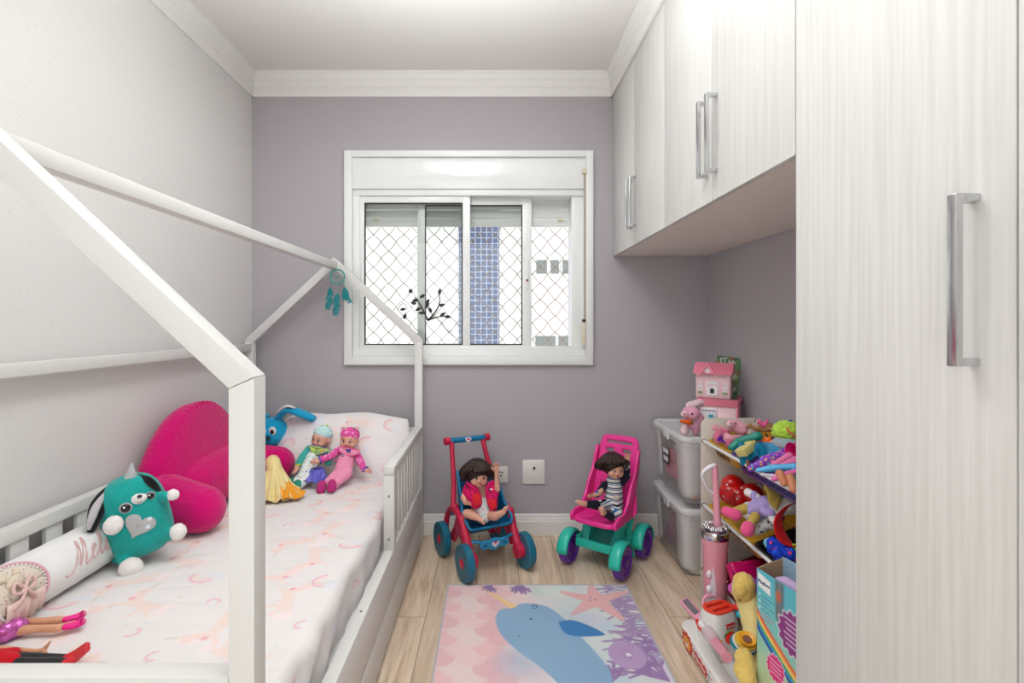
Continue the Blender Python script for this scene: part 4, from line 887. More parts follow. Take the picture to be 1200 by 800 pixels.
# doll in the pink stroller
st_m = stripes('striped_pyjamas', [(.34,(226,226,224)), (.5,(28,104,168)), (.62,(226,226,224)), (.86,(22,26,44)), (1,(226,226,224))], .024, 2)
navy = cloth('navy_cotton', (24,26,44)); d2_ = thing('doll', 'dark-haired baby doll in blue and white striped pyjamas in the pink stroller, arm raised', 'doll', Q5(330,440,2.44))
hc = Q5(338,205,2.43); nk = Q5(338,245,2.45)
b = MB(); elL, waL = Q5(404,232,2.43), Q5(400,172,2.42)
b.cap(elL, waL, .011, .0085); hand_(b, waL, Q5(400,115,2.405), (-1,-.1,.2), 1.4)
waR = Q5(236,338,2.375); b.cap(Q5(262,330,2.40), waR, .011, .0085); hand_(b, waR, Q5(200,345,2.36), (0,-.4,1), 1.05)
b.cap(Q5(200,380,2.34), Q5(176,378,2.325), .013, .012); foot_(b, Q5(178,380,2.325), Q5(148,362,2.31), (.3,-.6,.6), 1.05)
b.cap(Q5(290,425,2.32), Q5(278,422,2.305), .013); foot_(b, Q5(280,425,2.30), Q5(272,395,2.29), (1,0,0), 1.05); b.cap(nk, Q5(336,300,2.46), .018, .03); T_ = Q5(333,300,2.46); Hh = Q5(332,385,2.45); b.cap(T_, Hh, .028, .03); b.cap(T_, Q5(385,272,2.45), .012); b.cap(Q5(385,272,2.45), elL, .012); b.cap(T_, Q5(285,290,2.45), .012); b.cap(Q5(285,290,2.45), Q5(262,330,2.40), .011); b.cap(Hh, Q5(250,384,2.38), .015, .013); b.cap(Q5(250,384,2.38), Q5(200,380,2.34), .013); b.cap(Hh, Q5(352,432,2.37), .016); b.cap(Q5(352,432,2.37), Q5(290,425,2.32), .013)
b.blob('body', skin, d2_, .0022, 3)
hd = head_of(d2_, hc, .043, (.12,-1,-.15), (.1,0,1), neck=nk)
hair_(d2_, hc+V((-.008,.008,.014)), .054, (.05,-1,0), (-.05,0,1), brown, 130, 7, .82, tousle=.38)
b = MB(); b.cap(Q5(335,275,2.46), Q5(332,380,2.455), .040, .047); b.cap(Q5(310,385,2.43), Q5(255,385,2.38), .028, .023); b.cap(Q5(345,392,2.43), Q5(352,432,2.37), .028, .024); b.cap(Q5(352,432,2.37), Q5(318,440,2.33), .024, .02)
b.blob('pyjamas', st_m, d2_, .003, 5)
b = MB(); b.cap(Q5(372,275,2.45), Q5(398,240,2.435), .019, .018); b.cap(Q5(398,240,2.435), Q5(400,205,2.428), .017, .0145); b.blob('sleeve', navy, d2_, .0025, 3)
b = MB(); b.cap(Q5(398,200,2.428), Q5(399,180,2.425), .0155, .0145); b.build('cuff', st_m, d2_, smooth=180)
b = MB(); b.cap(Q5(288,285,2.45), Q5(262,325,2.42), .018, .016); b.blob('sleeve', navy, d2_, .0025, 3)
b = MB(); b.cap(Q5(260,328,2.415), Q5(245,336,2.39), .016, .014); b.build('cuff', st_m, d2_, smooth=180)
b = MB(); b.cap(Q5(248,384,2.375), Q5(208,380,2.34), .0225, .017); b.blob('trouser_leg', navy, d2_, .0025, 3)
b = MB(); b.cap(Q5(318,440,2.33), Q5(298,430,2.32), .021, .018); b.blob('trouser_leg', navy, d2_, .0025, 3)
b = MB(); b.sph(Q5(345,350,2.403), (.017,.006,.014)); b.build('bear_motif', cloth('beige_motif', (206,190,180)), d2_, smooth=180)

# two soft baby dolls on the pillow
da = thing('doll', 'baby doll in teal sleeves, green bib and striped cap reclining on the pillow', 'doll', Q8(200,600,2.28))
hc = Q8(340,240,2.415); b = MB(); b.cap(Q8(140,470,2.33), Q8(128,495,2.32), .011); hand_(b, Q8(128,495,2.32), Q8(105,540,2.30), (1,-.4,.2), 1.0); b.cap(Q8(320,285,2.43), Q8(300,330,2.42), .016, .02); b.cap(Q8(300,330,2.42), Q8(290,370,2.40), .022); b.cap(Q8(295,350,2.41), Q8(235,340,2.40), .013, .011); b.cap(Q8(235,340,2.40), Q8(180,395,2.36), .011, .010); b.cap(Q8(180,395,2.36), Q8(140,470,2.33), .010); b.blob('body', skin, da, .0022, 3)
hd = head_of(da, hc, .043, (-.42,-1,-.15), (.25,.2,1), neck=Q8(318,290,2.43))
tc_ = cloth('teal_jersey', (64,168,158)); cs = stripes('mint_striped_cap', [(.5,(150,214,212)), (1,(226,240,240))], .0085, 2)
b = MB(); n = V((.3,.3,1)).normalized(); b.sph(hc+n*.0215, (.0455,.0455,.0365), rot=rotm(n)); o = b.build('cap', cs, da, smooth=180); sd = o
o.data  # cap sits over the brow
b = MB(); b.sph(hc+n*.056+V((.004,0,0)), .0075); b.build('pompom', plush('lime_plush', (168,212,60)), da, smooth=180); b = MB(); b.sph(hc+V((.042,.0,.03)), .006); b.build('ear_tab', tc_, da, smooth=180)
suit = spots('printed_sleepsuit', (226,232,230), [(60,150,190), (240,150,60), (70,170,120), (90,90,170)], 75, .28)
b = MB(); b.cap(Q8(295,350,2.41), Q8(215,530,2.33), .034, .036); b.cap(Q8(215,530,2.33), Q8(110,620,2.27), .024, .016); b.cap(Q8(240,560,2.31), Q8(150,650,2.25), .024, .016); b.blob('sleepsuit', suit, da, .003, 5)
b = MB(); b.cap(Q8(232,335,2.40), Q8(180,395,2.36), .0175, .016); b.cap(Q8(180,395,2.36), Q8(148,455,2.335), .016, .015); b.blob('sleeve', tc_, da, .0025, 4)
b = MB(); b.cap(Q8(370,370,2.42), Q8(400,450,2.36), .017, .015); b.blob('sleeve', tc_, da, .0025, 4)
b = MB(); b.sph(Q8(146,462,2.33), (.016,.016,.004)); b.build('cuff', plush('lime_plush', (168,212,60)), da, smooth=180)
for (x, y, Y) in ((60,640,2.245), (125,655,2.235)): b = MB(); b.cap(Q8(x+14, y-25, Y+.02), Q8(x, y, Y), .019, .02); b.blob('bootie', cloth('green_bootie', (40,138,116)), da, .003, 2)
def panel(root, pts, name, m, th=.004, puff=.006, rim=None):
    q = MB(); N_ = len(pts); cen = sum(pts, V())/N_; q.grid([[cen+(pts[i % N_]-cen)*t+V((0,-puff*(1-t*t),0)) for i in range(N_+1)] for t in (.01,.4,.75,1)])
    o = q.build(name, m, root, smooth=180); sd = o.modifiers.new('t', 'SOLIDIFY'); sd.thickness = th
    if rim: q = MB(); q.tube([p+V((0,-.002,0)) for p in pts], th*.7, 8, closed=True); q.build(name+'_edging', rim, root)
vio = cloth('violet_cotton', (92,92,190))
panel(da, [Q8(*p) for p in ((235,300,2.385),(330,312,2.37),(425,338,2.39),(350,375,2.365),(265,398,2.37),(248,350,2.37))], 'bib', cloth('lime_bib', (186,214,110)), .004, .008, vio)
q = MB(); q.tube(bez([Q8(290,335,2.352), Q8(330,328,2.35), Q8(375,325,2.362)], 4), .0012, 5); q.build('embroidery', MATS['black_thread'], da)
for k, (x, c) in enumerate(((288,(120,200,120)),(312,(70,170,190)),(336,(230,180,80)),(358,(220,120,150)))):
    text('CUTE'[k], .022, mat('bib_letter_%s' % 'abcd'[k], c, .7), da, frame(Q8(x, 362+(-3*k), 2.352), (1,0,.05), (0,.2,1)), 'bib_letter')
b = MB(); b.grid(ruffle(Q8(285,600,2.28)+V((0,0,-.005)), Q8(320,490,2.33)+V((0,-.02,.0)), .03, .045, 9, .008, 12, .8, 90, 18)); o = b.build('skirt', mat('violet_satin', (98,96,196), .4), da, smooth=180); sd = o.modifiers.new('t', 'SOLIDIFY'); sd.thickness = .0015

db_ = thing('doll', 'baby doll in a pink one-eyed romper, dotted sleeves and pink cap reclining on the pillow', 'doll', Q8(480,650,2.28))
hc = Q8(578,252,2.40); b = MB(); b.cap(Q8(328,430,2.315), Q8(308,440,2.305), .010); hand_(b, Q8(308,440,2.305), Q8(258,448,2.29), (0,-.2,1), 1.05); b.cap(Q8(715,510,2.335), Q8(730,518,2.33), .010); hand_(b, Q8(730,518,2.33), Q8(785,530,2.31), (-.2,-.2,1), 1.0); b.cap(Q8(578,290,2.42), Q8(570,330,2.41), .016, .02); b.cap(Q8(570,330,2.41), Q8(560,380,2.40), .02); b.cap(Q8(565,350,2.41), Q8(480,350,2.40), .012); b.cap(Q8(480,350,2.40), Q8(425,395,2.365), .011); b.cap(Q8(425,395,2.365), Q8(328,430,2.315), .010); b.cap(Q8(570,350,2.41), Q8(640,380,2.40), .012); b.cap(Q8(640,380,2.40), Q8(670,440,2.37), .010); b.cap(Q8(670,440,2.37), Q8(715,510,2.335), .010); b.blob('body', skin, db_, .0022, 3)
hd = head_of(db_, hc, .042, (-.05,-1,-.12), (.12,.2,1), neck=Q8(576,295,2.41))
dots = spots('pink_dotted_cotton', (226,84,160), [(240,150,200), (238,160,205)], 60, .38); pk = cloth('light_pink_jersey', (238,150,184))
b = MB(); n = V((.1,.3,1)).normalized(); b.sph(hc+n*.0215, (.045,.045,.0365), rot=rotm(n)); b.build('cap', dots, db_, smooth=180)
for dx in (-.032,.036): b = MB(); b.sph(hc+V((dx,0,.052)), .010, u=12, v=8); b.build('fluffy_ear', plush('pale_pink_plush', (238,190,204)), db_, smooth=180)
for dx in (-.016,.020): b = MB(); b.cap(hc+V((dx,-.012,.048)), hc+V((dx*1.4,-.014,.056)), .003); b.build('green_bow', plush('olive_felt', (130,150,50)), db_, smooth=180)
b = MB(); b.cap(Q8(565,385,2.40), Q8(530,500,2.33), .036, .04); b.cap(Q8(500,530,2.31), Q8(400,610,2.26), .026, .018); b.cap(Q8(555,540,2.31), Q8(460,630,2.25), .027, .019); b.cap(Q8(470,620,2.25),Q8(450,650,2.245),.018); b.blob('romper', pk, db_, .003, 5)
for pts in (((480,350,2.40),(425,395,2.365),(335,425,2.32)), ((640,380,2.40),(670,440,2.37),(705,505,2.34))): b = MB(); p_ = [Q8(*p) for p in pts]; b.cap(p_[0], p_[1], .0185, .017); b.cap(p_[1], p_[2], .017, .015); b.blob('sleeve', dots, db_, .0025, 4)
for p, d in ((Q8(330,430,2.318), (-.9,-.3,-.2)), (Q8(712,508,2.337), (.6,-.3,-.5))): b = MB(); b.lathe([(.0165,-.003),(.0175,0),(.0165,.003)], p, d, 20); b.build('cuff', vio, db_, smooth=180)
for (x, y, Y) in ((335,675,2.215), (425,665,2.21)): b = MB(); b.cap(Q8(x+8, y-38, Y+.03), Q8(x, y, Y), .019, .021); b.blob('bootie', cloth('magenta_bootie', (184,46,120)), db_, .003, 2)
panel(db_, [Q8(*p) for p in ((490,312,2.375),(575,322,2.355),(665,350,2.375),(655,378,2.365),(600,392,2.355),(530,380,2.355),(492,350,2.36))], 'bib', pk, .004, .007, cloth('hot_pink_edging', (226,60,130)))
b = MB(); [b.sph(Q8(570+dx, 345+dy, 2.343), (.0055,.003,.0045)) for dx, dy in ((-10,-4),(10,-6),(-6,8),(8,8))]; b.build('bib_motif', cloth('blue_motif', (60,70,150)), db_, smooth=180)
for nm, c, r, dY in (('eye_motif', (50,90,180), .0135, 0), ('eye_motif_white', (225,235,245), .0105, .0035), ('eye_motif_pupil', (18,18,24), .0085, .0055)): b = MB(); b.sph(Q8(526,405,2.352-dY), (r,.004,r*1.05)); b.build(nm, mat(nm, c, .5), db_, smooth=180)
b = MB(); b.tube(bez([Q8(478,452,2.338), Q8(515,466,2.332), Q8(552,458,2.336)], 4), .001, 5); b.build('smile', MATS['black_thread'], db_)
for x, y in ((466,432),(566,446)): b = MB(); b.sph(Q8(x,y,2.345), (.007,.004,.006)); b.build('cheek_patch', dots, db_, smooth=180)

# ------------------------------------------------------------------ two fashion dolls lying near the foot rail
hp_ = mat('hot_pink_vinyl', (240,10,140), .25, coat=.3); holo = mat('iridescent_pink_skirt', (214,110,190), .2, .6, var=.5, vs=90)
f1 = thing('fashion_doll', 'fashion doll lying on the sheet with bare legs, shiny skirt and hot pink boots', 'doll', (-1.05, 1.2, .42))
def G(zx, zy, z): # point on the plane of height z seen at crop pixel (bottom left crop)
    px, py = zx*.2249, 620+zy*.225; Y = (EYE-z)*FP/(py-VY); return V(((px-VX)/FP*Y, Y, z))
b = MB()
for (a, k, c, y0_, y1_, y2_) in ((0,0,0,482,478,462), (1,0,0,520,515,486)):
    b.cap(G(70,y0_+8,.432), G(215,y1_+2,.43), .0125, .0085); b.cap(G(215,y1_+2,.43), G(300,y1_-4+a*6,.43), .0085, .0092); b.cap(G(300,y1_-4+a*6,.43), G(385,y2_,.428), .009, .0055)
hip = G(-10,535,.436); b.cap(G(70,490,.432), hip, .0125, .016); b.cap(G(70,528,.432), hip, .0125, .016)
w1 = V((-1.165, 1.165, .50)); ch = V((-1.185,1.15,.565)); b.cap(hip, w1, .018, .012); b.cap(w1, ch, .013, .019); b.cap(ch, V((-1.205,1.145,.60)), .009, .007)
sh1, sh2 = ch+V((.01,-.024,.008)), ch+V((-.01,.024,.008)); b.cap(sh1, sh1+V((.045,-.03,-.04)), .0075, .006); b.cap(sh1+V((.045,-.03,-.04)), sh1+V((.08,-.01,-.07)), .006, .004); b.cap(sh2, sh2+V((.03,.03,-.03)), .0075, .006); hand_(b, sh1+V((.08,-.01,-.07)), sh1+V((.11,0,-.09)), (0,1,0), .55)
b.blob('body', skin_t, f1, .002, 4)
b = MB(); b.cap(G(30,530,.437), hip+V((-.01,-.005,.01)), .024, .02); b.cap(G(90,512,.434), G(20,530,.437), .022, .022); b.blob('skirt', holo, f1, .003, 3)
b = MB(); b.cap(hip+V((0,0,.006)), w1, .019, .0135); b.cap(w1, ch, .0145, .0205); b.blob('top', holo, f1, .003, 3)
for (a, y0_, y1_, y2_) in ((0,470,462,440), (1,508,498,478)):
    b = MB(); b.cap(G(342,y0_,.43), G(400,y1_-2,.428), .0075, .009); b.cap(G(400,y1_-2,.428), G(430,y2_+4,.43), .009, .008); tipz = G(434,y2_-16,.45); b.cap(G(430,y2_,.43), tipz, .008, .002); b.blob('boot', hp_, f1, .002, 3)
blond = mat('blond_doll_hair', (214,176,110), .4, bump=.5, bs=300, var=.25, vs=150)
head_of(f1, (-1.213,1.14,.622), .0165, (.5,-.6,.7), (-.4,-.2,.8), m=skin_t); hair_(f1, (-1.213,1.141,.624), .0185, (.5,-.6,.7), (-.4,-.2,.8), blond, 70, 3, 1.7, tousle=.1)
f2 = thing('fashion_doll', 'fashion doll lying beside the foot rail in a red top, black leggings and red shoes', 'doll', (-.98, 1.08, .42))
blkv = mat('black_vinyl_leggings', (24,24,28), .3, coat=.3); redv = mat('glossy_red_shoe', (206,16,32), .22, coat=.4)
b = MB()
for dy in (0, 26): b.cap(G(30,672+dy,.432), G(180,668+dy,.431), .0125, .0095); b.cap(G(180,668+dy,.431), G(335,668+dy*.7,.431), .0095, .0075)
b.blob('leggings', blkv, f2, .002, 4)
for dy in (0, 22): b = MB(); b.cap(G(340,676+dy,.431), G(395,650+dy*.8,.434), .0085, .0095); b.cap(G(395,650+dy*.8,.434), G(450,606+dy*.8,.452), .0095, .0075); b.cap(G(335,690+dy*.4,.424), G(352,676+dy,.428), .006, .008); b.blob('shoe', redv, f2, .002, 3)
h2 = G(-20,680,.434); b = MB(); c2 = h2+V((-.085,.0,.012)); b.cap(h2, h2+V((-.05,0,.006)), .018, .013); b.cap(h2+V((-.05,0,.006)), c2, .013, .019); b.cap(c2, c2+V((-.035,0,.008)), .009, .008)
b.cap(c2+V((0,.024,0)), G(40,625,.436), .0075, .0065); b.cap(G(40,625,.436), G(190,636,.432), .0065, .005); b.cap(G(190,636,.432), G(225,632,.434), .006, .006); b.cap(G(222,634,.432), G(262,584,.45), .0065, .0025); b.cap(G(225,636,.432), G(245,650,.43), .004)
b.blob('body', skin_t, f2, .002, 3)
b = MB(); b.cap(G(60,660,.434), h2, .017, .021); b.cap(G(60,690,.433), h2, .017, .021); b.cap(h2, h2+V((-.05,0,.006)), .021, .016); b.cap(h2+V((-.05,0,.006)), c2, .016, .021); b.blob('dress', cloth('red_jersey', (200,20,34)), f2, .0025, 3)
head_of(f2, c2+V((-.055,0,.014)), .017, (0,-.5,1), (-1,0,.1), m=skin_t); hair_(f2, c2+V((-.055,0,.013)), .019, (0,-.5,1), (-1,0,.1), brown, 70, 5, 1.5, tousle=.1)
# ------------------------------------------------------------------ toy strollers
def wheel_(root, c, r, wd, m, hubm, axis=(1,0,0), name='wheel', dish=True):
    b = MB(); c = V(c); a = V(axis).normalized(); h = wd/2
    if dish: prof = [(r*.30,-h*.5),(r*.34,-h*.9),(r*.42,-h*.6),(r*.70,-h*.6),(r*.78,-h),(r*.93,-h),(r,-h*.7),(r,h*.7),(r*.93,h),(r*.78,h),(r*.70,h*.6),(r*.42,h*.6),(r*.34,h*.9),(r*.30,h*.5)]
    else: prof = [(.0001,-h*.85),(r*.86,-h),(r*.96,-h),(r,-h*.75),(r,h*.75),(r*.96,h),(r*.86,h),(.0001,h*.85)]
    b.lathe(prof, c, a, 40); w_ = b.build(name, m, root, local=True, smooth=35)
    for s in (-1, 1): b = MB(); b.lathe([(r*.27,0),(r*.27,h*.35),(r*.2,h*.5),(.0001,h*.5)], c+a*s*h*.72, a*s, 24); b.build('hub_cap', hubm, w_, local=True)
    return w_
crim = plastic('crimson_plastic', (200,34,72), .32); sblue = plastic('stroller_blue_plastic', (16,118,164), .32); tireb = plastic('wheel_teal_blue', (14,104,132), .4)
s1 = thing('toy_stroller', 'crimson and blue doll stroller parked left of the square wall plate', 'toy stroller', (-.048, 2.467, 0), math.radians(26))
W1, F1 = .152, .146
for x in (-W1, W1):
    for y in (-F1, F1): wheel_(s1, (x, y, .082), .081, .036, tireb, crim, dish=False)
for s in (-1, 1):
    X = .118*s
    b = MB(); q = bez([(.085*s-.012,.158,.555), (.094*s-.006,.135,.46), (.108*s,.10,.36), (.126*s,.06,.28), (.124*s,.035,.235)], 8); b.tube(q, .0125, 12); b.build('handle_tube', crim, s1, local=True, smooth=60)
    b = MB(); q = bez([(.124*s,.05,.262), (.127*s,.0,.25), (.128*s,-.045,.235), (.122*s,-.085,.17), (.124*s,-.12,.115), (.126*s,-F1,.082)], 8); n = len(q); b.tube(q, [.018-.005*math.sin(PI*i/(n-1)*2)*.8 for i in range(n)], 12); b.sph(q[0], .021); b.sph((.127*s,-.045,.235), .021); b.sph((.122*s,-.085,.17), .017); b.lathe([(.0001,-.02),(.032,-.02),(.034,-.012),(.034,.012),(.032,.02),(.0001,.02)], (.122*s,-F1,.085), (1,0,0), 24)
    b.build('front_leg', crim, s1, local=True, smooth=50)
    b = MB(); q = bez([(.124*s,.04,.25), (.124*s,.10,.24), (.124*s,.145,.19), (.126*s,.158,.13), (.126*s,F1,.082)], 8); b.tube(q, .014, 12); b.lathe([(.0001,-.014),(.024,-.014),(.024,.014),(.0001,.014)], (.122*s,F1,.082), (1,0,0), 20); b.build('rear_leg', crim, s1, local=True, smooth=50)
    b = MB(); b.prism([(-.10,.10),(-.02,.21),(.03,.23),(.06,.17),(.12,.10),(.06,.09),(.02,.15),(-.03,.13),(-.07,.085)], (.112*s,0,0), (0,1,0), (0,0,1), (.012*s,0,0), bev=.002); b.build('side_bracket', crim, s1, local=True)
    b = MB(); b.cyl((-.012+s*.095,.158,.556), (-.012+s*.122,.158,.556), .019); b.build('handle_cap', crim, s1, local=True)
b = MB(); n = 40; b.tube([(-.107+.19*i/n,.158,.556) for i in range(n+1)], [.0145+.0012*math.sin(i*2.2) for i in range(n+1)], 16); b.build('handle_grip', sblue, s1, local=True, smooth=180)
HRT = [(16*math.sin(t)**3/16, (13*math.cos(t)-5*math.cos(2*t)-2*math.cos(3*t)-math.cos(4*t))/16) for t in [2*PI*i/28 for i in range(28)]]
hs = mat('heart_sticker_white', (235,225,235), .35); hs2 = mat('heart_sticker_pink', (206,60,120), .35)
b = MB(); b.prism([(x*.017, z*.017) for x, z in HRT], (-.012,.141,.556), (1,0,0), (0,0,1), (0,.003,0)); o = b.build('heart_emblem', hs, s1, local=True); b = MB(); b.prism([(x*.011, z*.006+.004) for x, z in HRT], (-.012,.1395,.556), (1,0,0), (0,0,1), (0,.002,0)); b.build('heart_print', hs2, o, local=True)
for y in (F1,): b = MB(); b.cyl((-W1,y,.082), (W1,y,.082), .006); b.build('axle', mat('grey_steel', (150,152,155), .3, 1), s1, local=True)
# bucket seat: curved shell from back to front
def shell(root, path, halfw, sidew, m, th=.006, rim=.007, rimm=None, name='seat', slots=None):
    q = bez([(0, *p) for p in path], 6); n = len(q); rows = []
    for i, p in enumerate(q):
        t = i/(n-1); d = (q[min(i+1, n-1)]-q[max(i-1, 0)]).normalized(); up = V((0, -d.z, d.y)); up = up if up.dot(V((0,-1,1))) > 0 else -up
        hw = halfw(t); sw = sidew(t); L = []
        for u in np.linspace(-1, 1, 17):
            e_ = max(0, abs(u)-.55)/.45; L.append(p+V((math.copysign(min(abs(u), .55)/.55*hw*.8+math.sin(e_*PI/2)*hw*.2, u), 0, 0))+up*(sw*(1-math.cos(e_*PI/2))))
        rows.append(L)
    b = MB(); b.grid(rows); o = b.build(name, m, root, local=True, smooth=180); sd = o.modifiers.new('t', 'SOLIDIFY'); sd.thickness = th; sd.offset = 0
    if rim:
        edge = [r[0] for r in rows]+rows[-1][1:-1]+[r[-1] for r in rows[::-1]]+rows[0][1:-1][::-1]
        b = MB(); b.tube(edge, rim, 8, closed=True); b.build(name+'_rim', rimm or m, root, local=True, smooth=180)
    return rows
shell(s1, [(.11,.41), (.085,.33), (.05,.235), (.02,.20), (-.04,.185), (-.085,.192), (-.10,.20)], lambda t: .098+.018*min(1, t*2.2), lambda t: .035+.045*math.sin(PI*min(1, t*1.15)), plastic('dark_blue_seat_plastic', (14,92,138), .35), rimm=sblue, name='bucket_seat')
b = MB(); b.box((0,.13,.205), (.24,.02,.02), bev=.004); b.build('rear_crossbar', sblue, s1, local=True)
b = MB(); q = bez([(-.115,-.10,.150), (-.075,-.115,.148), (-.045,-.122,.135), (0,-.124,.128), (.045,-.122,.135), (.075,-.115,.148), (.115,-.10,.150)], 6); b.tube(q, .011, 10, flat=.6); b.build('footrest_bar', sblue, s1, local=True, smooth=180)
me = plate([(x, y) for x, y in [q_[:2] for q_ in bez([(-.072,.0,0),(-.055,.02,0),(-.03,.018,0),(0,.026,0),(.03,.018,0),(.055,.02,0),(.072,0,0),(.055,-.02,0),(.03,-.016,0),(0,-.03,0),(-.03,-.016,0),(-.055,-.02,0),(-.072,0,0)], 4)][:-1]], [ell(-.048,0,.010), ell(.048,0,.010)], .012, .002)
b = MB(); b.mesh(me, frame((0,-.132,.136), (1,0,0), (0,-.25,1))); b.build('footrest_plate', plastic('bright_blue_plastic', (30,142,190), .3), s1, local=True)
b = MB(); b.prism([(x*.019, z*.018) for x, z in HRT], (0,-.1415,.137), (1,0,0), (0,-.25,1), (0,-.0015,0)); o = b.build('heart_emblem', hs, s1, local=True); b = MB(); b.prism([(x*.010, z*.006+.006) for x, z in HRT], (0,-.1435,.139), (1,0,0), (0,-.25,1), (0,-.001,0)); b.build('heart_print', hs2, o, local=True)

pinkp = plastic('bright_pink_plastic', (240,52,150), .32); tealp = plastic('turquoise_plastic', (40,190,168), .32); purp = plastic('purple_plastic', (104,44,160), .34); purd = plastic('dark_purple_plastic', (88,34,140), .34)
s2 = thing('toy_stroller', 'pink doll stroller with turquoise base and purple wheels beside the storage boxes', 'toy stroller', (.553, 2.476, 0), math.radians(-37))
W2, F2 = .134, .130
for x in (-W2, W2):
    for y in (-F2, F2): wheel_(s2, (x, y, .077), .076, .040, purp, purd)
    b = MB()
for x in (-W2, W2):
    for y in (-F2, F2):
        s = 1 if x > 0 else -1; b = MB(); rows = []
        for i in range(15):
            a = -.15*PI+(1.3*PI)*i/14 if False else PI*(-.02+1.04*i/14); L = []
            for u in np.linspace(-1, 1, 9): r = .090-.010*abs(u)**3; L.append((x-s*.004+.029*u, y+r*math.cos(a), .077+r*math.sin(a)))
            rows.append(L)
        b.grid(rows); o = b.build('fender', tealp, s2, local=True, smooth=180); sd = o.modifiers.new('t', 'SOLIDIFY'); sd.thickness = .005
slots_ = [rrect(.034, .011, .005, 3, cx, cy) for cx in (-.045,0,.045) for cy in (-.07,-.045,-.02,.01,.035)]
me = plate(rrect(.215, .235, .02), slots_, .010, .002)
b = MB(); b.mesh(me, MX.Translation((0,-.005,.105))); b.build('base_tray', tealp, s2, local=True)
for y in (-.118, .105): b = MB(); b.box((0,y,.108), (.205,.022,.042), bev=.007); b.build('base_lip', tealp, s2, local=True)
for s in (-1, 1):
    b = MB(); b.box((s*.098,-.005,.112), (.02,.22,.05), bev=.007); b.build('base_side', tealp, s2, local=True)
    b = MB(); b.loft([[(s*.075+dx*k_, y+dy*k_, z) for dx, dy in ((-.02,-.03),(.02,-.03),(.02,.03),(-.02,.03))] for (y, z, k_) in ((-.06,.11,1.1), (-.03,.155,.8), (.0,.205,.9))]); b.build('seat_pillar', tealp, s2, local=True)
    b = MB(); q = bez([(s*.09,.03,.12), (s*.09,.08,.20), (s*.088,.10,.27)], 6); b.tube(q, .014, 10); b.build('back_strut', tealp, s2, local=True, smooth=180)
b = MB()
# seat pan and back with slots and handle openings
pan = rrect(.205, .21, .045); pslots = [rrect(.03, .010, .005, 3, cx, cy) for cx in (-.04,0,.04) for cy in (-.05,-.02)]
b.mesh(plate(pan, pslots, .022, .007), frame((0,-.055,.222), (1,0,0), (0,1,-.04))); b.build('seat_pan', pinkp, s2, local=True, smooth=60)
bk_o = [(-.105,.0),(.105,.0),(.112,.10),(.100,.17),(.096,.24),(.096,.33),(.085,.362),(.06,.372),(-.06,.372),(-.085,.362),(-.096,.33),(-.096,.24),(-.100,.17),(-.112,.10)]
bk_o = [p[:2] for p in bez([(*p, 0) for p in bk_o+[bk_o[0]]], 3)][:-1]
holes = [rrect(.145,.024,.010,4,0,.343), rrect(.055,.028,.012,4,-.044,.302), rrect(.055,.028,.012,4,.044,.302)]+[rrect(.012,.038,.005,3,x,y) for x in (-.07,.07) for y in (.13,.185,.24)]+[rrect(.012,.05,.005,3,x,.10) for x in (-.03,0,.03)]
b = MB(); b.mesh(plate(bk_o, holes, .018, .006), frame((0,.045,.215), (1,0,0), (0,.33,.95))); b.build('backrest', pinkp, s2, local=True, smooth=60)
for s in (-1, 1):
    b = MB(); pts = [(-.155,.215),(-.16,.245),(-.13,.262),(-.06,.262),(-.015,.30),(.02,.36),(.075,.42),(.10,.48),(.12,.52),(.145,.52),(.13,.44),(.10,.36),(.06,.27),(.03,.215)]
    b.prism(pts, (s*.102,0,0), (0,1,0), (0,0,1), (s*.014,0,0), bev=.004); b.build('side_wing', pinkp, s2, local=True)
    b = MB(); b.lathe([(.0001,0),(.006,0),(.006,.003),(.0001,.004)], (s*.115,-.03,.272), (s,0,0), 12); b.build('rivet', MATS['steel_screw'], s2, local=True)

# ------------------------------------------------------------------ storage boxes
def frosted(name, col, tr, rough=.45):
    m = bpy.data.materials.new(name); m.use_nodes = True; nt = m.node_tree; b = nt.nodes['Principled BSDF']; b.inputs['Base Color'].default_value = (*lin(col), 1); b.inputs['Roughness'].default_value = rough
    t = nt.nodes.new('ShaderNodeBsdfTransparent'); x = nt.nodes.new('ShaderNodeMixShader'); x.inputs[0].default_value = tr
    nt.links.new(b.outputs[0], x.inputs[1]); nt.links.new(t.outputs[0], x.inputs[2]); nt.links.new(x.outputs[0], nt.nodes['Material Output'].inputs[0]); MATS[name] = m; return m
clearp = frosted('clear_box_plastic', (236,230,228), .82, .12); frostp = frosted('frosted_box_plastic', (242,238,236), .52, .4); lidp = frosted('frosted_lid_plastic', (244,244,243), .3, .35)
BX, BY, BW, BD = 1.0, 2.512, .285, .44
def ring3(w, d, r, z, n=6): return [(BX+x, BY+y, z) for x, y in rrect(w, d, r, n)]
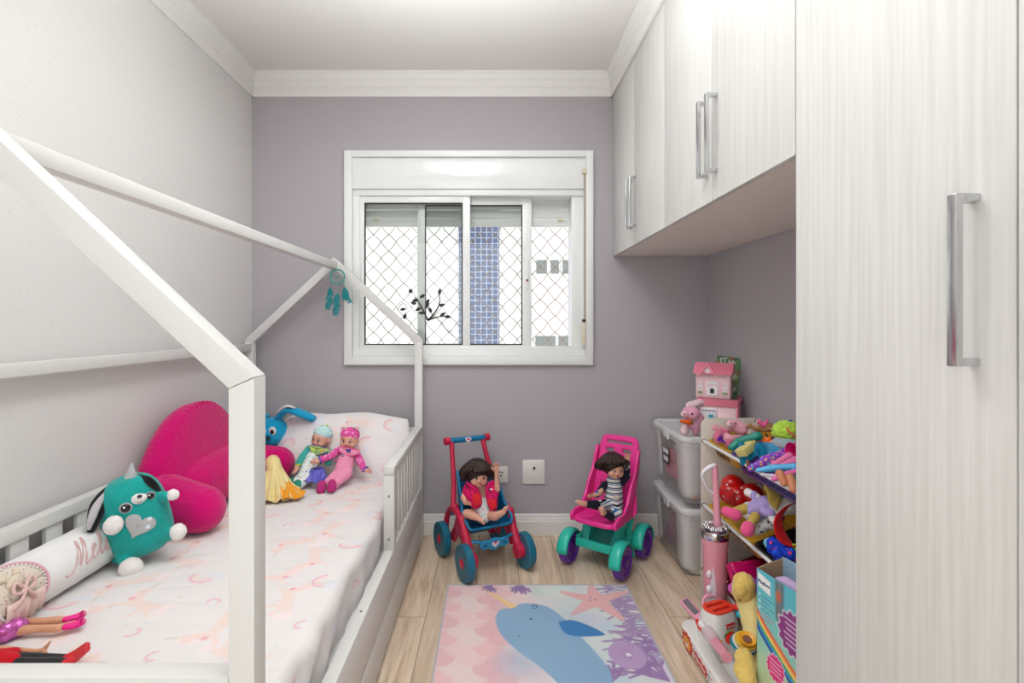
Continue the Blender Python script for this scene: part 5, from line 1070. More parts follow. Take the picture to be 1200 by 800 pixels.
def storage(z0, label):
    t = thing('storage_box', label, 'storage box', (BX, BY, z0), group='translucent plastic storage boxes')
    b = MB(); H_ = .285
    R = [ring3(BW-.045, BD-.05, .03, z0+.0), ring3(BW-.035, BD-.04, .034, z0+.008), ring3(BW-.012, BD-.014, .036, z0+H_-.03), ring3(BW-.010, BD-.012, .036, z0+H_)]
    b.loft(R, cap0=True, cap1=False); o = b.build('body', clearp, t, smooth=60); sd = o.modifiers.new('t', 'SOLIDIFY'); sd.thickness = .002; sd.offset = -1
    b = MB(); b.loft([ring3(BW+.004, BD+.004, .04, z0+H_-.022), ring3(BW+.006, BD+.006, .04, z0+H_-.001), ring3(BW-.004, BD-.004, .036, z0+H_-.0005), ring3(BW-.006, BD-.006, .036, z0+H_-.022)], cap0=False, cap1=False); b.build('rim', frostp, t, smooth=50)
    # frosted corner columns
    for sx, sy, a0 in ((-1,-1,PI), (1,-1,1.5*PI), (-1,1,.5*PI), (1,1,0)):
        b = MB(); rows = []
        for j in range(13):
            tz = j/12; z = z0+.028+(H_-.05)*tz; kk = tz; w_, d_ = (BW-.035)*(1-kk)+(BW-.012)*kk+.005, (BD-.04)*(1-kk)+(BD-.014)*kk+.005; r = .036; ext = .05*min(1, math.sqrt(max(0, 1-(1-min(1, tz*5))**2)))+.012
            L = []; cxx, cyy = BX+sx*(w_/2-r), BY+sy*(d_/2-r)
            L.append((cxx-sx*ext if sy*sx > 0 else cxx+0*ext, 0, z))
            L = []
            arc_ = [(cxx+r*math.cos(a0+PI/2*k/8), cyy+r*math.sin(a0+PI/2*k/8)) for k in range(9)]
            s0 = V((math.sin(a0), -math.cos(a0))); s1_ = V((-math.sin(a0+PI/2), math.cos(a0+PI/2)))
            L = [(arc_[0][0]+s0[0]*ext, arc_[0][1]+s0[1]*ext, z)]+[(x, y, z) for x, y in arc_]+[(arc_[-1][0]+s1_[0]*ext, arc_[-1][1]+s1_[1]*ext, z)]
            rows.append(L)
        b.grid(rows); o = b.build('corner_panel', frostp, t, smooth=60); sd = o.modifiers.new('t', 'SOLIDIFY'); sd.thickness = .002
    b = MB(); zt = z0+H_; b.loft([ring3(BW+.016, BD+.016, .046, zt+.000), ring3(BW+.02, BD+.02, .048, zt+.006), ring3(BW+.02, BD+.02, .048, zt+.018), ring3(BW+.012, BD+.012, .044, zt+.024), ring3(BW-.012, BD-.012, .034, zt+.024), ring3(BW-.022, BD-.022, .03, zt+.014), ring3(BW-.04, BD-.04, .026, zt+.013)]); b.build('lid', lidp, t, smooth=50)
    for y in (BY-.02,): b = MB(); b.box((BX-BW/2-.011, y, zt-.004), (.008,.07,.042), bev=.003); b.build('latch', lidp, t)
    return t
storage(.001, 'lower frosted clear plastic storage box standing on the floor beside the turquoise stroller')
storage(.3265, 'upper frosted clear plastic storage box with toys inside, stacked on the lower one')
lb = thing('paper_label', 'black and white printed label on the side of the upper storage box', 'label', (.868, 2.55, .50))
b = MB(); b.box((.8595, 2.535, .492), (.002,.085,.075)); b.build('backing', mat('black_label', (44,44,46), .5), lb); b = MB(); b.box((.8580, 2.535, .515), (.001,.075,.022)); b.build('print', mat('white_print', (225,225,225), .5), lb)
b = MB(); [b.box((.8578, 2.505+.011*k, .478), (.001,.007,.028 if k % 2 else .018)) for k in range(6)]; b.build('barcode', MATS['white_print'], lb)
def inbox(kind, label, col, c, r, extra=None, fz=True):
    o = thing(kind, label, 'toy', c); b = MB(); c = V(c); b.sph(c, r)
    for (dx, dy, dz, rr) in (extra or ()): b.sph(c+V((dx,dy,dz)), rr)
    b.blob('body', plush('%s_plush' % ('_'.join(label.split()[:2])), col) if fz else plastic('plastic_%d_%d' % (col[0], col[1]), col), o, .004, 4); return o
inbox('stuffed_toy', 'dusty pink plush lying in the upper storage box near its wall end', (216,90,120), (.955,2.60,.43), (.075,.075,.08), [(-.06,-.03,.05,.035),(.05,-.05,.05,.035)])
inbox('stuffed_toy', 'pale rose plush in the front half of the upper storage box', (232,160,172), (.965,2.40,.415), (.085,.085,.08), [(-.05,-.06,.06,.03),(.05,-.04,.07,.03)])
inbox('stuffed_toy', 'cream plush on top of the pink ones in the upper storage box', (200,186,170), (.985,2.50,.515), (.075,.08,.045), [(-.05,.04,.02,.03),(-.05,-.05,.01,.028)])
inbox('toy_ball', 'orange and tan lump of toys in the front of the lower storage box', (214,128,76), (.955,2.38,.075), (.06,.06,.058), [(.0,.0,.07,.035)])
inbox('stuffed_toy', 'plum coloured plush in the back of the lower storage box', (120,60,96), (.945,2.60,.095), (.07,.07,.075), [(-.03,-.04,.07,.035)])
inbox('stuffed_toy', 'terracotta plush lying high in the middle of the lower storage box', (206,120,76), (.965,2.44,.20), (.08,.09,.055), [(-.05,-.05,.03,.03)])
def inblock(x, y, z, r, col, label): o = thing('toy_block', label, 'toy block', (x,y,z)); b = MB(); b.box((x,y,z), (.05,.05,.022), rot=r, bev=.003); [b.cyl(V((x,y,z))+Euler(r).to_matrix() @ V((dx,dy,.010)), V((x,y,z))+Euler(r).to_matrix() @ V((dx,dy,.017)), .008, seg=12) for dx in (-.012,.012) for dy in (-.012,.012)]; b.build('brick', plastic('brick_%d_%d' % (col[0], col[2]), col), o)
inblock(.92, 2.34, .36, (.2,.1,.5), (226,124,40), 'orange toy block at the bottom front of the upper storage box')
inblock(1.06, 2.35, .02, (0,0,.3), (200,40,120), 'magenta toy block at the floor front corner of the lower storage box')
inblock(.93, 2.345, .02, (0,0,-.4), (220,226,190), 'pale toy block at the bottom left corner of the lower storage box')

# ------------------------------------------------------------------ on the boxes: bunny, basket, dollhouse, book
ZL = .6365
bn = thing('stuffed_toy', 'small pink plush bunny with an orange carrot sitting on the upper box lid', 'stuffed toy', P(808, 507, 2.345))
bpk = plush('candy_pink_plush', (232,166,190)); bwh = plush('blush_white_plush', (236,208,212))
def Q6(zx, zy, Y): return P(720+zx*.1833, 380+zy*.1833, Y)
b = MB(); b.sph(Q6(515,610,2.35), (.040,.042,.052)); b.cap(Q6(520,665,2.34), Q6(520,685,2.34), .017, .016); b.cap(Q6(450,665,2.33), Q6(452,680,2.32), .018, .018); b.sph(Q6(488,570,2.325), (.038,.038,.036)); b.sph(Q6(560,660,2.36), .02)
b.blob('body', bpk, bn, .0025, 4, fuzz=.002)
b = MB(); b.cap(Q6(450,672,2.315), Q6(448,684,2.305), .019, .017); b.blob('foot', bwh, bn, .0025, 3, fuzz=.002)
b = MB(); b.sph(Q6(448,575,2.297), (.017,.013,.014)); b.blob('muzzle', bwh, bn, .0025, 3)
for pts in (((480,545,2.33),(495,515,2.335),(545,497,2.34),(580,500,2.345)), ((470,540,2.33),(478,518,2.335),(492,512,2.34),(500,520,2.34))): q = bez([Q6(*p) for p in pts], 5); b = MB(); b.tube(q, [.009+.007*math.sin(PI*i/(len(q)-1)) for i in range(len(q))], 10); b.blob('ear', bwh, bn, .0025, 3, fuzz=.002)
b = MB(); b.sph(Q6(497,572,2.292), .0055); b.build('eye', blackg, bn, smooth=180); b = MB(); b.sph(Q6(446,572,2.283), (.006,.004,.004)); b.build('nose', cloth('rose_nose', (226,100,150)), bn, smooth=180)
ca = MB(); ca.cap(Q6(478,625,2.285), Q6(428,618,2.275), .013, .007); o = ca.build('carrot', cloth('orange_felt', (236,100,34)), bn, smooth=180); ca = MB(); [ca.cap(Q6(480,625,2.285), Q6(498,617+dy,2.285), .004, .0035) for dy in (0,10,20)]; ca.build('carrot_leaves', cloth('green_felt', (60,140,70)), o)

bpink = plastic('rose_pink_plastic', (232,128,152), .4); bpale = plastic('pale_pink_plastic', (236,196,200), .45); BKR = math.radians(-32)
bk = thing('toy_basket', 'pale pink toy carrier with a darker pink rim on the upper storage box', 'basket', (1.055, 2.37, ZL), BKR)
HB = .168
b = MB(); ringl = lambda w, d, z: [(x, y, z) for x, y in rrect(w, d, .012, 4)]
b.loft([ringl(.155,.14,.002), ringl(.168,.152,HB-.03)], cap1=False); o = b.build('basket_body', bpale, bk, local=True, smooth=40); sd = o.modifiers.new('t', 'SOLIDIFY'); sd.thickness = .004; sd.offset = -1
b = MB(); b.loft([ringl(.174,.158,HB-.035), ringl(.180,.164,HB-.005), ringl(.182,.166,HB), ringl(.172,.156,HB), ringl(.168,.152,HB-.035)], cap0=False, cap1=False); b.build('rim', bpink, bk, local=True)
for k in range(7): b = MB(); b.box((.087,-.048+.016*k,HB-.017), (.0035,.007,.018)); b.build('lattice_slot', mat('dark_rose_slot', (120,56,70), .6), bk, local=True)
b = MB(); b.box((.080,-.071,.075), (.010,.010,.125), bev=.003); b.build('corner_post', bpink, bk, local=True)
b = MB(); b.box((-.038,-.0755,.075), (.07,.006,.10), bev=.002); dd = b.build('front_door_panel', mat('white_plastic_trim', (236,232,236), .35), bk, local=True)
b = MB(); b.box((-.028,-.0795,.065), (.02,.003,.06)); b.build('door_pane', plastic('aqua_pane', (60,170,190), .3), dd, local=True)
b = MB(); [b.box((-.062+.010*k,-.079,.112), (.006,.002,.006)) for k in range(6)]; b.build('letter_plate', mat('violet_print', (120,90,150), .5), dd, local=True)
b = MB(); b.sph((.006,-.080,.06), (.006,.003,.012)); b.sph((.006,-.080,.075), .006); b.build('flower_sticker', plastic('coral_sticker', (236,90,70), .4), bk, local=True)
dh = thing('dollhouse', 'small pink-roofed toy dollhouse perched on the pale pink carrier', 'dollhouse', (1.042, 2.372, ZL+HB), BKR)
wallp = bpale; dw, dd_, dz_ = .145, .085, .112
b = MB(); b.box((-.01,-.02,dz_/2), (dw,dd_,dz_), bev=.002); b.build('house_walls', wallp, dh, local=True)
b = MB(); b.prism([(-dd_/2-.022,-.002),(dd_/2+.008,-.002),(dd_/2-.02,.046),(-.006,.046)], (-.01-dw/2-.010,-.02,dz_), (0,1,0), (0,0,1), (dw+.02,0,0), bev=.001); b.build('roof', bpink, dh, local=True)
b = MB(); b.prism([(-.032,0),(.032,0),(0,.042)], (-.03,-.075,dz_-.002), (1,0,0), (0,0,1), (0,.05,0)); gb = b.build('gable', wallp, dh, local=True)
b = MB(); b.bar((-.065,-.079,dz_-.008), (-.03,-.079,dz_+.044), .008, .012, up=(0,1,0)); b.bar((.005,-.079,dz_-.008), (-.03,-.079,dz_+.044), .008, .012, up=(0,1,0)); b.build('gable_trim', bpink, gb, local=True)
wt = mat('white_plastic_trim', (236,232,236), .35); gr = plastic('green_window_box', (110,170,80), .4)
for x, wd in ((-.064,.020), (.042,.020)):
    me = plate(rrect(wd, .042, .002, 2), [rrect(wd*.3,.014,.001,1,-wd*.2,.010), rrect(wd*.3,.014,.001,1,wd*.2,.010), rrect(wd*.3,.014,.001,1,-wd*.2,-.010), rrect(wd*.3,.014,.001,1,wd*.2,-.010)], .004); b = MB(); b.mesh(me, frame((x,-.064,.052), (1,0,0), (0,0,1))); b.build('window_frame', wt, dh, local=True); b = MB(); b.box((x,-.066,.024), (wd,.007,.006)); b.build('flower_box', gr, dh, local=True)
me = plate(rrect(.048, .062, .002, 2), [rrect(.018,.022,.001,1,.0,-.012), rrect(.010,.016,.003,2,-.015,.014), rrect(.010,.016,.003,2,0,.014), rrect(.010,.016,.003,2,.015,.014)], .005); b = MB(); b.mesh(me, frame((-.012,-.065,.045), (1,0,0), (0,0,1))); b.build('balcony_door', wt, dh, local=True); b = MB(); b.box((-.012,-.0635,.033), (.018,.002,.022)); b.build('doorway', dk, dh, local=True)
me = plate(ell(0,0,.010,.009), [ell(-.004,.001,.0025), ell(.004,.001,.0025)], .003); b = MB(); b.mesh(me, frame((-.03,-.077,dz_+.010), (1,0,0), (0,0,1))); b.build('attic_window', wt, gb, local=True)
# picture book
bo2 = thing('book', 'green illustrated picture book leaning upright behind the toy dollhouse', 'book', (1.103, 2.40, .80))
fm = frame((1.103, 2.41, .885), (.93,-.30,-.12), (.10,.12,1)); nx_, ny_ = 60, 80; bw_, bh_ = .105, .205
gx, gy = np.meshgrid(np.linspace(-bw_/2, bw_/2, nx_), np.linspace(-bh_/2, bh_/2, ny_), indexing='ij'); vv = [(fm @ V((a, c, .006)))[:] for a, c in zip(gx.ravel(), gy.ravel())]; ff = [(i*ny_+j, (i+1)*ny_+j, (i+1)*ny_+j+1, i*ny_+j+1) for i in range(nx_-1) for j in range(ny_-1)]
me = bpy.data.meshes.new('front_cover'); inv = xf(bo2).inverted(); me.from_pydata([(inv @ V(v))[:] for v in vv], [], ff); co = bpy.data.objects.new('front_cover', me); COL.objects.link(co); co.parent = bo2; me.materials.append(vcmat('printed_card', .35, coat=.2))
C = Canvas(gx.ravel(), gy.ravel(), (96,136,92)); R = random.Random(4)
for k in range(60): C.poly(ell(R.uniform(-.05,.05), R.uniform(-.1,.1), R.uniform(.004,.018), R.uniform(.004,.014), a=R.uniform(0,3)), R.choice(((60,110,70),(130,170,90),(190,190,140),(150,110,80),(220,220,200),(40,90,100),(180,90,70))), .8, .003)
for k in range(4): C.stroke([(-.03+.018*k, .05), (-.036+.018*k, .085)], .004, (236,236,228), 1, .002)
C.stroke([(-.038,.09),(-.01,.094)], .004, (236,236,228), 1, .002); C.stroke([(-.02,.02),(.0,-.03),(-.02,-.08)], .010, (226,220,206), .9, .003); C.stroke([(.01,-.0),(.015,-.06)], .012, (150,100,70), .9, .003)
setcol(co, C.c)
b = MB(); b.box((0,0,0), (bw_-.004,bh_-.006,.010)); bmesh.ops.transform(b.b, matrix=fm, verts=b.b.verts); b.build('pages', mat('book_pages', (232,228,218), .8), bo2)
b = MB(); b.box((0,0,-.0062), (bw_,bh_,.0016)); b.box((-bw_/2,0,0), (.0016,bh_,.0135)); bmesh.ops.transform(b.b, matrix=fm, verts=b.b.verts); b.build('back_cover', mat('green_card', (120,150,110), .4), bo2)
# ------------------------------------------------------------------ toy rack with tilted bins
rkw = plastic('cream_rack_panel', (226,216,206), .45); rodw = plastic('white_rod', (232,232,230), .3)
RY0, RY1, RX0, RX1 = 1.33, 2.15, .879, 1.14
rk = thing('toy_rack', 'cream toy rack with white rods holding three tiers of tilted bins', 'toy rack', ((RX0+RX1)/2, (RY0+RY1)/2, 0))
pan_o = [(RX0, 0), (RX1, 0)]+[(RX1-.022+.022*math.cos(t), .745-.022+.022*math.sin(t)) for t in [PI/2*k/5 for k in range(6)]]+[(RX0+.032+.032*math.cos(t), .745-.032+.032*math.sin(t)) for t in [PI/2+PI/2*k/6 for k in range(7)]]
for y in (RY0, RY1): MB().prism(pan_o, (0,y,0), (1,0,0), (0,0,1), (0,.012,0), bev=.002).build('side_panel', rkw, rk)
ROWS = (.650, .382, .115); TX, TZ = .222, .084
for z in ROWS:
    for (x, zz) in ((RX0+.008, z), (RX0+.008+TX, z+TZ)):
        MB().cyl((x, RY0+.012, zz), (x, RY1, zz), .0065, seg=14).build('rod', rodw, rk); MB().cyl((x, RY1-.004, zz), (x, RY1+.001, zz), .0085, seg=14).build('rod_cap', gasket, rk)
def bin_(name, label, zF, ya, yb, m, mrim=None, word=None, wcol=None, slots=False):
    t = thing(name, label, 'storage bin', (RX0+.11, (ya+yb)/2, zF))
    M = frame((RX0+.008, (ya+yb)/2, zF+.004), (TX,0,TZ), (0,1,0)); L = math.hypot(TX, TZ); w_ = yb-ya-.006; dp = .078
    def rr(ins, z, r=.022): return [(M @ V((x, y, z)))[:] for x, y in rrect(L-.016-2*ins, w_-2*ins, r, 5, cx=L/2)]
    b = MB(); b.loft([rr(.016,-dp), rr(.008,-dp+.008), rr(.003,-.008), rr(.002,.0)], cap1=False); o = b.build('tub', m, t, smooth=50); sd = o.modifiers.new('t', 'SOLIDIFY'); sd.thickness = .0025; sd.offset = -1
    b = MB(); b.loft([rr(.003,-.006), rr(-.004,-.006), rr(-.004,.003), rr(.003,.003)], cap0=False, cap1=False); b.build('rim', mrim or m, t)
    fo = M @ V((.0225, 0, -.042)); lx = (M.to_3x3() @ V((0,-1,0))); lz = (M.to_3x3() @ V((-.08,0,1)))
    if word: text(word, .040, mat(word[:3].lower()+'_lettering_ink', wcol, .5), t, frame(fo+M.to_3x3() @ V((-.0115,0,0)), lx, lz), 'bin_lettering', .0006)
    if slots:
        for k in range(7): yk = -w_/2+.03+(w_-.06)*k/6; b = MB(); p = M @ V((L-.012, yk, -.03)); b.box(p, (.005,.009,.034)); b.build('vent_slot', dk, t)
    return t
ylw = plastic('mustard_plastic', (206,158,44), .35); vioP = plastic('violet_bin_plastic', (96,66,160), .35); blkP = plastic('black_bin_plastic', (24,22,22), .35); crmP = plastic('crimson_bin_plastic', (130,10,40), .35)
bin_('storage_bin', 'small mustard yellow bin at the far end of the top tier', ROWS[0], 1.925, 2.125, ylw, word='Música', wcol=(70,50,20))
bin_('storage_bin', 'large violet bin on the top tier heaped with toys', ROWS[0], 1.475, 1.92, vioP, word='Princesas Encantadas', wcol=(40,60,120))
bin_('storage_bin', 'large mustard yellow bin on the middle tier holding the red heart', ROWS[1], 1.758, 2.125, ylw, word='Monta e Brinca', wcol=(60,70,50))
bin_('storage_bin', 'black bin on the middle tier beside the cardboard box', ROWS[1], 1.36, 1.752, blkP)
bin_('storage_bin', 'crimson bin on the bottom tier under the mustard one', ROWS[2], 1.62, 2.10, crmP, slots=True)
def lump(kind, label, cat, m, pts, vox=.003, it=5, fuzz=0, part='body'):  # pts: (px,py,Y,r) or ((..),(..)) capsules
    c = pts[0] if not isinstance(pts[0][0], tuple) else pts[0][0]; o = thing(kind, label, cat, P(c[0], c[1], c[2])); b = MB()
    for p in pts:
        if isinstance(p[0], tuple): b.cap(P(*p[0][:3]), P(*p[1][:3]), p[0][3], p[1][3])
        else: b.sph(P(*p[:3]), p[3])
    b.blob(part, m, o, vox, it, fuzz=fuzz); return o
pkp = plush('soft_pink_plush', (226,160,174)); pk2 = plush('rose_towelling', (210,110,136)); vlp = plush('purple_satin', (92,20,140))
# top tier: yellow bin
o = lump('stuffed_toy', 'small pale pink plush animal in a rose dress lying in the yellow bin', 'stuffed toy', pkp, [(863,499,2.03,.028), (868,502,2.02,.028), (857,497,2.02,.018), ((837,501,2.03,.012),(848,504,2.03,.014)), (852,513,2.0,.02), ((858,514,1.98,.014),(866,512,1.98,.010)), (871,505,2.0,.013)], .0025, 3, .002)
b = MB(); b.sph(P(842,512,2.01), (.02,.02,.028)); b.sph(P(848,506,2.02), (.028,.018,.016)); b.sph(P(854,520,1.965), (.018,.015,.015)); b.sph(P(868,513,1.99), (.022,.012,.013)); b.blob('dress', pk2, o, .003, 3, fuzz=.004)
b = MB(); b.cap(P(843,513,1.975), P(850,519,1.955), .006, .004); b.cap(P(845,512,1.972), P(842,515,1.972), .007, .006); b.blob('ribbon', vlp, o, .002, 2)
b = MB(); b.sph(P(855,496.5,1.995), (.009,.006,.010)); b.build('muzzle', bwh, o, smooth=180); b = MB(); b.sph(P(862,495.5,2.0), (.004,.003,.003)); b.build('eye', blackg, o, smooth=180); b = MB(); b.sph(P(855.5,495,1.988), (.004,.003,.003)); b.build('nose', cloth('rose_nose', (226,100,150)), o, smooth=180)
jute = mat('jute_braid', (172,128,86), .85, bump=.8, bs=220, var=.2, vs=90); o = thing('braided_sandal', 'brown braided strap with knots lying across the yellow bin', 'sandal', P(885,502,2.03))
for ph in (0, 2.1, 4.2): b = MB(); n = 40; b.tube([P(866+38*i/n, 499+5*i/n-6*math.sin(PI*i/n)*-.3, 2.05-.06*i/n)+V((0,.004*math.cos(i*.9+ph),.006*math.sin(i*.9+ph)+.004)) for i in range(n+1)], .0055, 7); b.build('strand', jute, o, smooth=180)
b = MB(); b.sph(P(901,499,1.99), (.016,.014,.012)); b.sph(P(904,503,1.98), (.013,.012,.009)); b.sph(P(897,503,1.99), (.012,.012,.009)); b.blob('knot', jute, o, .002, 2, fuzz=.004)
o = lump('hair_clip', 'bright pink bow-shaped clip standing in the far bin beside the braid', 'hair clip', plastic('candy_pink_plastic', (240,90,150), .35), [((890,494,2.0,.009),(895,499,1.99,.007)), ((895,499,1.99,.007),(899,493,1.99,.006))], .002, 2)
lump('toy_bag', 'crumpled pale see-through wrapper beside the braid in the yellow bin', 'wrapper', frosted('crumpled_film', (225,205,205), .45, .2), [(880,508,2.0,.02),(886,499,2.03,.016),(874,514,1.97,.014)], .003, 2, .008)
# top tier: violet bin
tg = plastic('sea_green_plastic', (16,134,116), .4)
o = lump('toy_cup', 'sea green cylinder toy at the far corner of the violet bin', 'toy', tg, [((866,518,1.87,.017),(888,511,1.84,.017)), ((858,524,1.87,.014),(868,517,1.87,.016))], .002, 2)
o = thing('toy_block', 'pale yellow rectangular wooden block on top of the violet bin', 'toy block', P(875,526,1.80)); b = MB(); m_ = frame(P(875,525.5,1.79), (.055,.03,.026), (-.2,.7,-.2)); t_ = m_ @ MX.Diagonal((1,1,1,1)); b.box((0,0,0), (.07,.042,.026), bev=.002); bmesh.ops.transform(b.b, matrix=m_, verts=b.b.verts); b.build('block', mat('pale_yellow_wood', (208,194,124), .7), o)
o = thing('toy_scarf', 'folded teal blue cloth draped in the violet bin', 'cloth', P(885,534,1.76)); b = MB(); rows = []
for i in range(30):
    t = i/29; rows.append([P(868+26*t, 534-13*t, 1.81-.06*t)+V((.03*(u-.5)+.006*math.sin(9*t+6*u), -.05*(u-.5)*2*.6, .014*math.sin(u*7+t*5)+.012*math.sin(PI*t)-.012*u*2)) for u in np.linspace(0,1,22)])
b.grid(rows); q = b.build('folded_cloth', cloth('teal_blue_cloth', (10,120,150)), o, smooth=180); sd = q.modifiers.new('t', 'SOLIDIFY'); sd.thickness = .004
o = lump('toy_carrot', 'orange ball toy with a short black stem in the violet bin', 'toy', plastic('bright_orange', (246,110,20), .4), [(899.5,516,1.83,.0165),(899,518,1.83,.016)], .002, 2); b = MB(); b.tube(bez([P(899,513,1.825), P(898,509,1.83), P(896,507.5,1.835)], 4), [.004,.004,.0035,.003,.003,.0025,.0025,.002,.002], 8); b.build('stem', blkP, o)
lump('toy_vegetable', 'terracotta oval toy beside the orange ball', 'toy', plastic('terracotta_plastic', (222,116,84), .45), [((905,520,1.80,.014),(911,524,1.78,.015))], .002, 2)
o = thing('toy_bowl', 'translucent blue toy bowl lying in the violet bin', 'bowl', P(899,532,1.74)); clb = frosted('clear_blue_plastic', (60,170,215), .3, .12)
b = MB(); b.lathe([(.0001,0),(.02,.001),(.032,.012),(.038,.034),(.039,.038),(.036,.036),(.030,.014),(.018,.005),(.0001,.004)], P(899,537,1.74), (-.2,-.5,.9), 28); b.build('bowl', clb, o, smooth=60)
lump('toy_bottle', 'clear pale blue bubble-like toy under the lime green ball', 'toy', frosted('clear_pale_plastic', (190,215,230), .55, .08), [((912,521,1.76,.025),(930,524,1.72,.028))], .003, 3)
o = lump('toy_ball', 'fluffy lime green pompom ball at the back of the violet bin', 'ball', plush('lime_green_fur', (186,222,80), .2), [(922.5,507.5,1.83,.047),(917,505,1.83,.034),(929,506,1.83,.034)], .003, 2, .012)
b = MB(); b.cap(P(924,494,1.82), P(926,493,1.82), .005); b.build('blue_tip', plastic('cobalt_tip', (50,80,190), .4), o, smooth=180)
b = MB(); q = bez([P(922,501,1.775), P(926,507,1.765), P(934,512,1.755), P(944,516,1.75)], 5); b.tube(q, .0038, 8); o = tag(b.build('toy_stick', plastic('coral_stick', (216,104,70), .4), None, smooth=180), 'thin coral stick lying over the lime green ball', 'toy')
pat = spots('confetti_purple_fabric', (140,70,190), [(225,110,180), (90,190,200), (230,200,90), (180,150,220), (110,30,170)], 110, .42)
lump('pouch', 'purple confetti-patterned pouch lying diagonally in the violet bin', 'pouch', pat, [((880,549,1.66,.011),(898,541,1.68,.018)), ((898,541,1.68,.021),(924,530,1.69,.017))], .003, 4, .004)
for (a, c, d) in (((903,548,1.58,.010),(925,534,1.61,.0115),0), ((911,550,1.56,.010),(932,539,1.58,.0125),1)): o = lump('toy_tongs', 'pink rounded toy handle crossing the violet bin, %s of the pair' % ('upper' if d == 0 else 'lower'), 'toy', plastic('bubblegum_plastic', (240,130,180), .35), [(a, c)], .002, 2)
o = thing('toy_cup', 'hot pink toy cup lying on its side near the wardrobe edge', 'cup', P(930,527,1.68)); b = MB(); b.lathe([(.0001,.0),(.022,.0),(.026,.05),(.0265,.055),(.024,.053),(.020,.003),(.0001,.002)], P(944,528,1.66), (-1,-.2,.05), 28); b.build('cup', plastic('hot_pink_plastic', (222,20,120), .35), o, smooth=60)
o = lump('hair_brush', 'light blue rounded toy handle sticking out over the violet bin rim', 'toy', plastic('sky_blue_plastic', (84,176,226), .3), [((888,551,1.55,.0065),(905,548.5,1.54,.0115)), ((905,548.5,1.54,.0115),(926,547,1.52,.010)), ((926,547,1.52,.010),(931,547,1.51,.012))], .002, 2)
lump('toy_case', 'pink and white flat toy frame under the blue handle', 'toy', plastic('orchid_plastic', (226,110,170), .35), [((907,561,1.50,.008),(920,556,1.50,.009)), ((920,556,1.50,.009),(938,551,1.50,.009)), ((905,541,1.62,.006),(938,545,1.55,.006))], .002, 2)
lump('toy_spatula', 'silvery flat toy blade under the light blue handle', 'toy', plastic('silver_grey_plastic', (200,196,200), .3), [((893,556,1.53,.005),(912,558,1.51,.006))], .002, 1)
for k, (a, c) in enumerate((((914,555,1.50,.013),(919,566,1.48,.010)), ((926,559,1.48,.012),(930,573,1.46,.012)))): lump('fashion_doll', 'tan vinyl doll leg hanging over the violet bin rim, %s one' % ('further' if k == 0 else 'nearer'), 'doll', mat('tan_vinyl', (200,128,92), .45), [(a, c)], .002, 2)  # loose legs only, no doll body attached
lump('toy_block', 'small turquoise toy peeking out beside the tan doll legs', 'toy', plastic('turquoise_toy', (40,180,170), .35), [(934,558,1.52,.013)], .002, 2)
lump('toy_tag', 'small brown tag hanging over the violet bin rim', 'tag', mat('brown_felt', (130,80,50), .8), [((876,540,1.73,.005),(877,549,1.70,.005))], .0015, 1)
# middle tier: yellow bin
o = lump('heart_pillow', 'shiny red heart-shaped cushion with black scribbles in the middle tier bin', 'heart cushion', mat('red_vinyl', (196,8,12), .3, coat=.3), [(859,570,2.02,.047), (881,579,1.95,.042), (866,582,1.97,.045), (857,578,2.0,.046)], .003, 5)
b = MB(); [b.tube([p+V((0,-.0,.0)) for p in bez([P(*q, 1.915+dy) for q, dy in L], 5)], .0011, 5) for L in ([((849,575),.03),((857,574),.01),((860,580),.005)], [((860,580),.005),((866,573),.01),((868,578),.005),((860,580),.005)], [((860,580),.004),((854,590),.02)], [((860,580),.004),((861,591),.01)], [((848,568),.04),((853,566),.02),((856,570),.012)])]; b.build('scribble', MATS['black_thread'], o)
b = MB(); [b.prism([(-.004,0),(0,.007),(.004,0),(0,-.002)], P(x,y,Y), (1,0,0), (0,0,1), (0,.002,0)) for x, y, Y in ((852,568,1.948),(864,585,1.918),(869,572,1.918),(848,582,1.955))]; b.build('white_fleck', mat('eye_white', (245,245,245), .3), o)
pv = plush('lavender_jersey', (176,158,214)); yp = plush('mustard_plush', (200,170,80)); pf = plush('bubblegum_plush', (236,88,140))
o = lump('stuffed_toy', 'white plush in a lavender shirt with yellow legs, pink shoes and a floppy yellow hat', 'stuffed toy', wplush, [(880,599,1.83,.034), (885,603,1.81,.03), ((890,595,1.80,.026),(903,588,1.77,.024)), (908,590,1.75,.026), ((888,582,1.80,.012),(877,577,1.83,.015)), ((901,600,1.74,.012),(907,610,1.72,.014))], .003, 4, .002)
b = MB(); b.cap(P(887,597,1.80), P(897,591,1.77), .034, .030); b.cap(P(889,588,1.80), P(884,580,1.81), .0165, .0155); b.cap(P(897,599,1.75), P(903,602,1.735), .017, .0165); b.blob('shirt', pv, o, .003, 3)
for leg in (((873,596,1.82,.018),(864,599,1.82,.017)), ((885,605,1.76,.016),(880,613,1.74,.015))): b = MB(); b.cap(P(*leg[0][:3]), P(*leg[1][:3]), leg[0][3], leg[1][3]); b.blob('leg', yp, o, .003, 3)
for sh in (((862,603,1.80,.021),(851,599,1.83,.018)), ((877,618,1.70,.022),(876,621,1.69,.022))): b = MB(); b.cap(P(*sh[0][:3]), P(*sh[1][:3]), sh[0][3], sh[1][3]); b.blob('shoe', pf, o, .003, 3)
b = MB(); n_ = V((.55,-.8,.45)).normalized(); M_ = rotm(n_); c_ = P(907,581,1.735); rows = []
for i in range(9):
    rr = .052*i/8; rows.append([c_+M_ @ V((rr*.72*math.cos(t), rr*math.sin(t), .018*(1-(i/8)**2)+.004*math.sin(5*t)*(i/8)))*1 for t in [2*PI*k/36 for k in range(37)]])
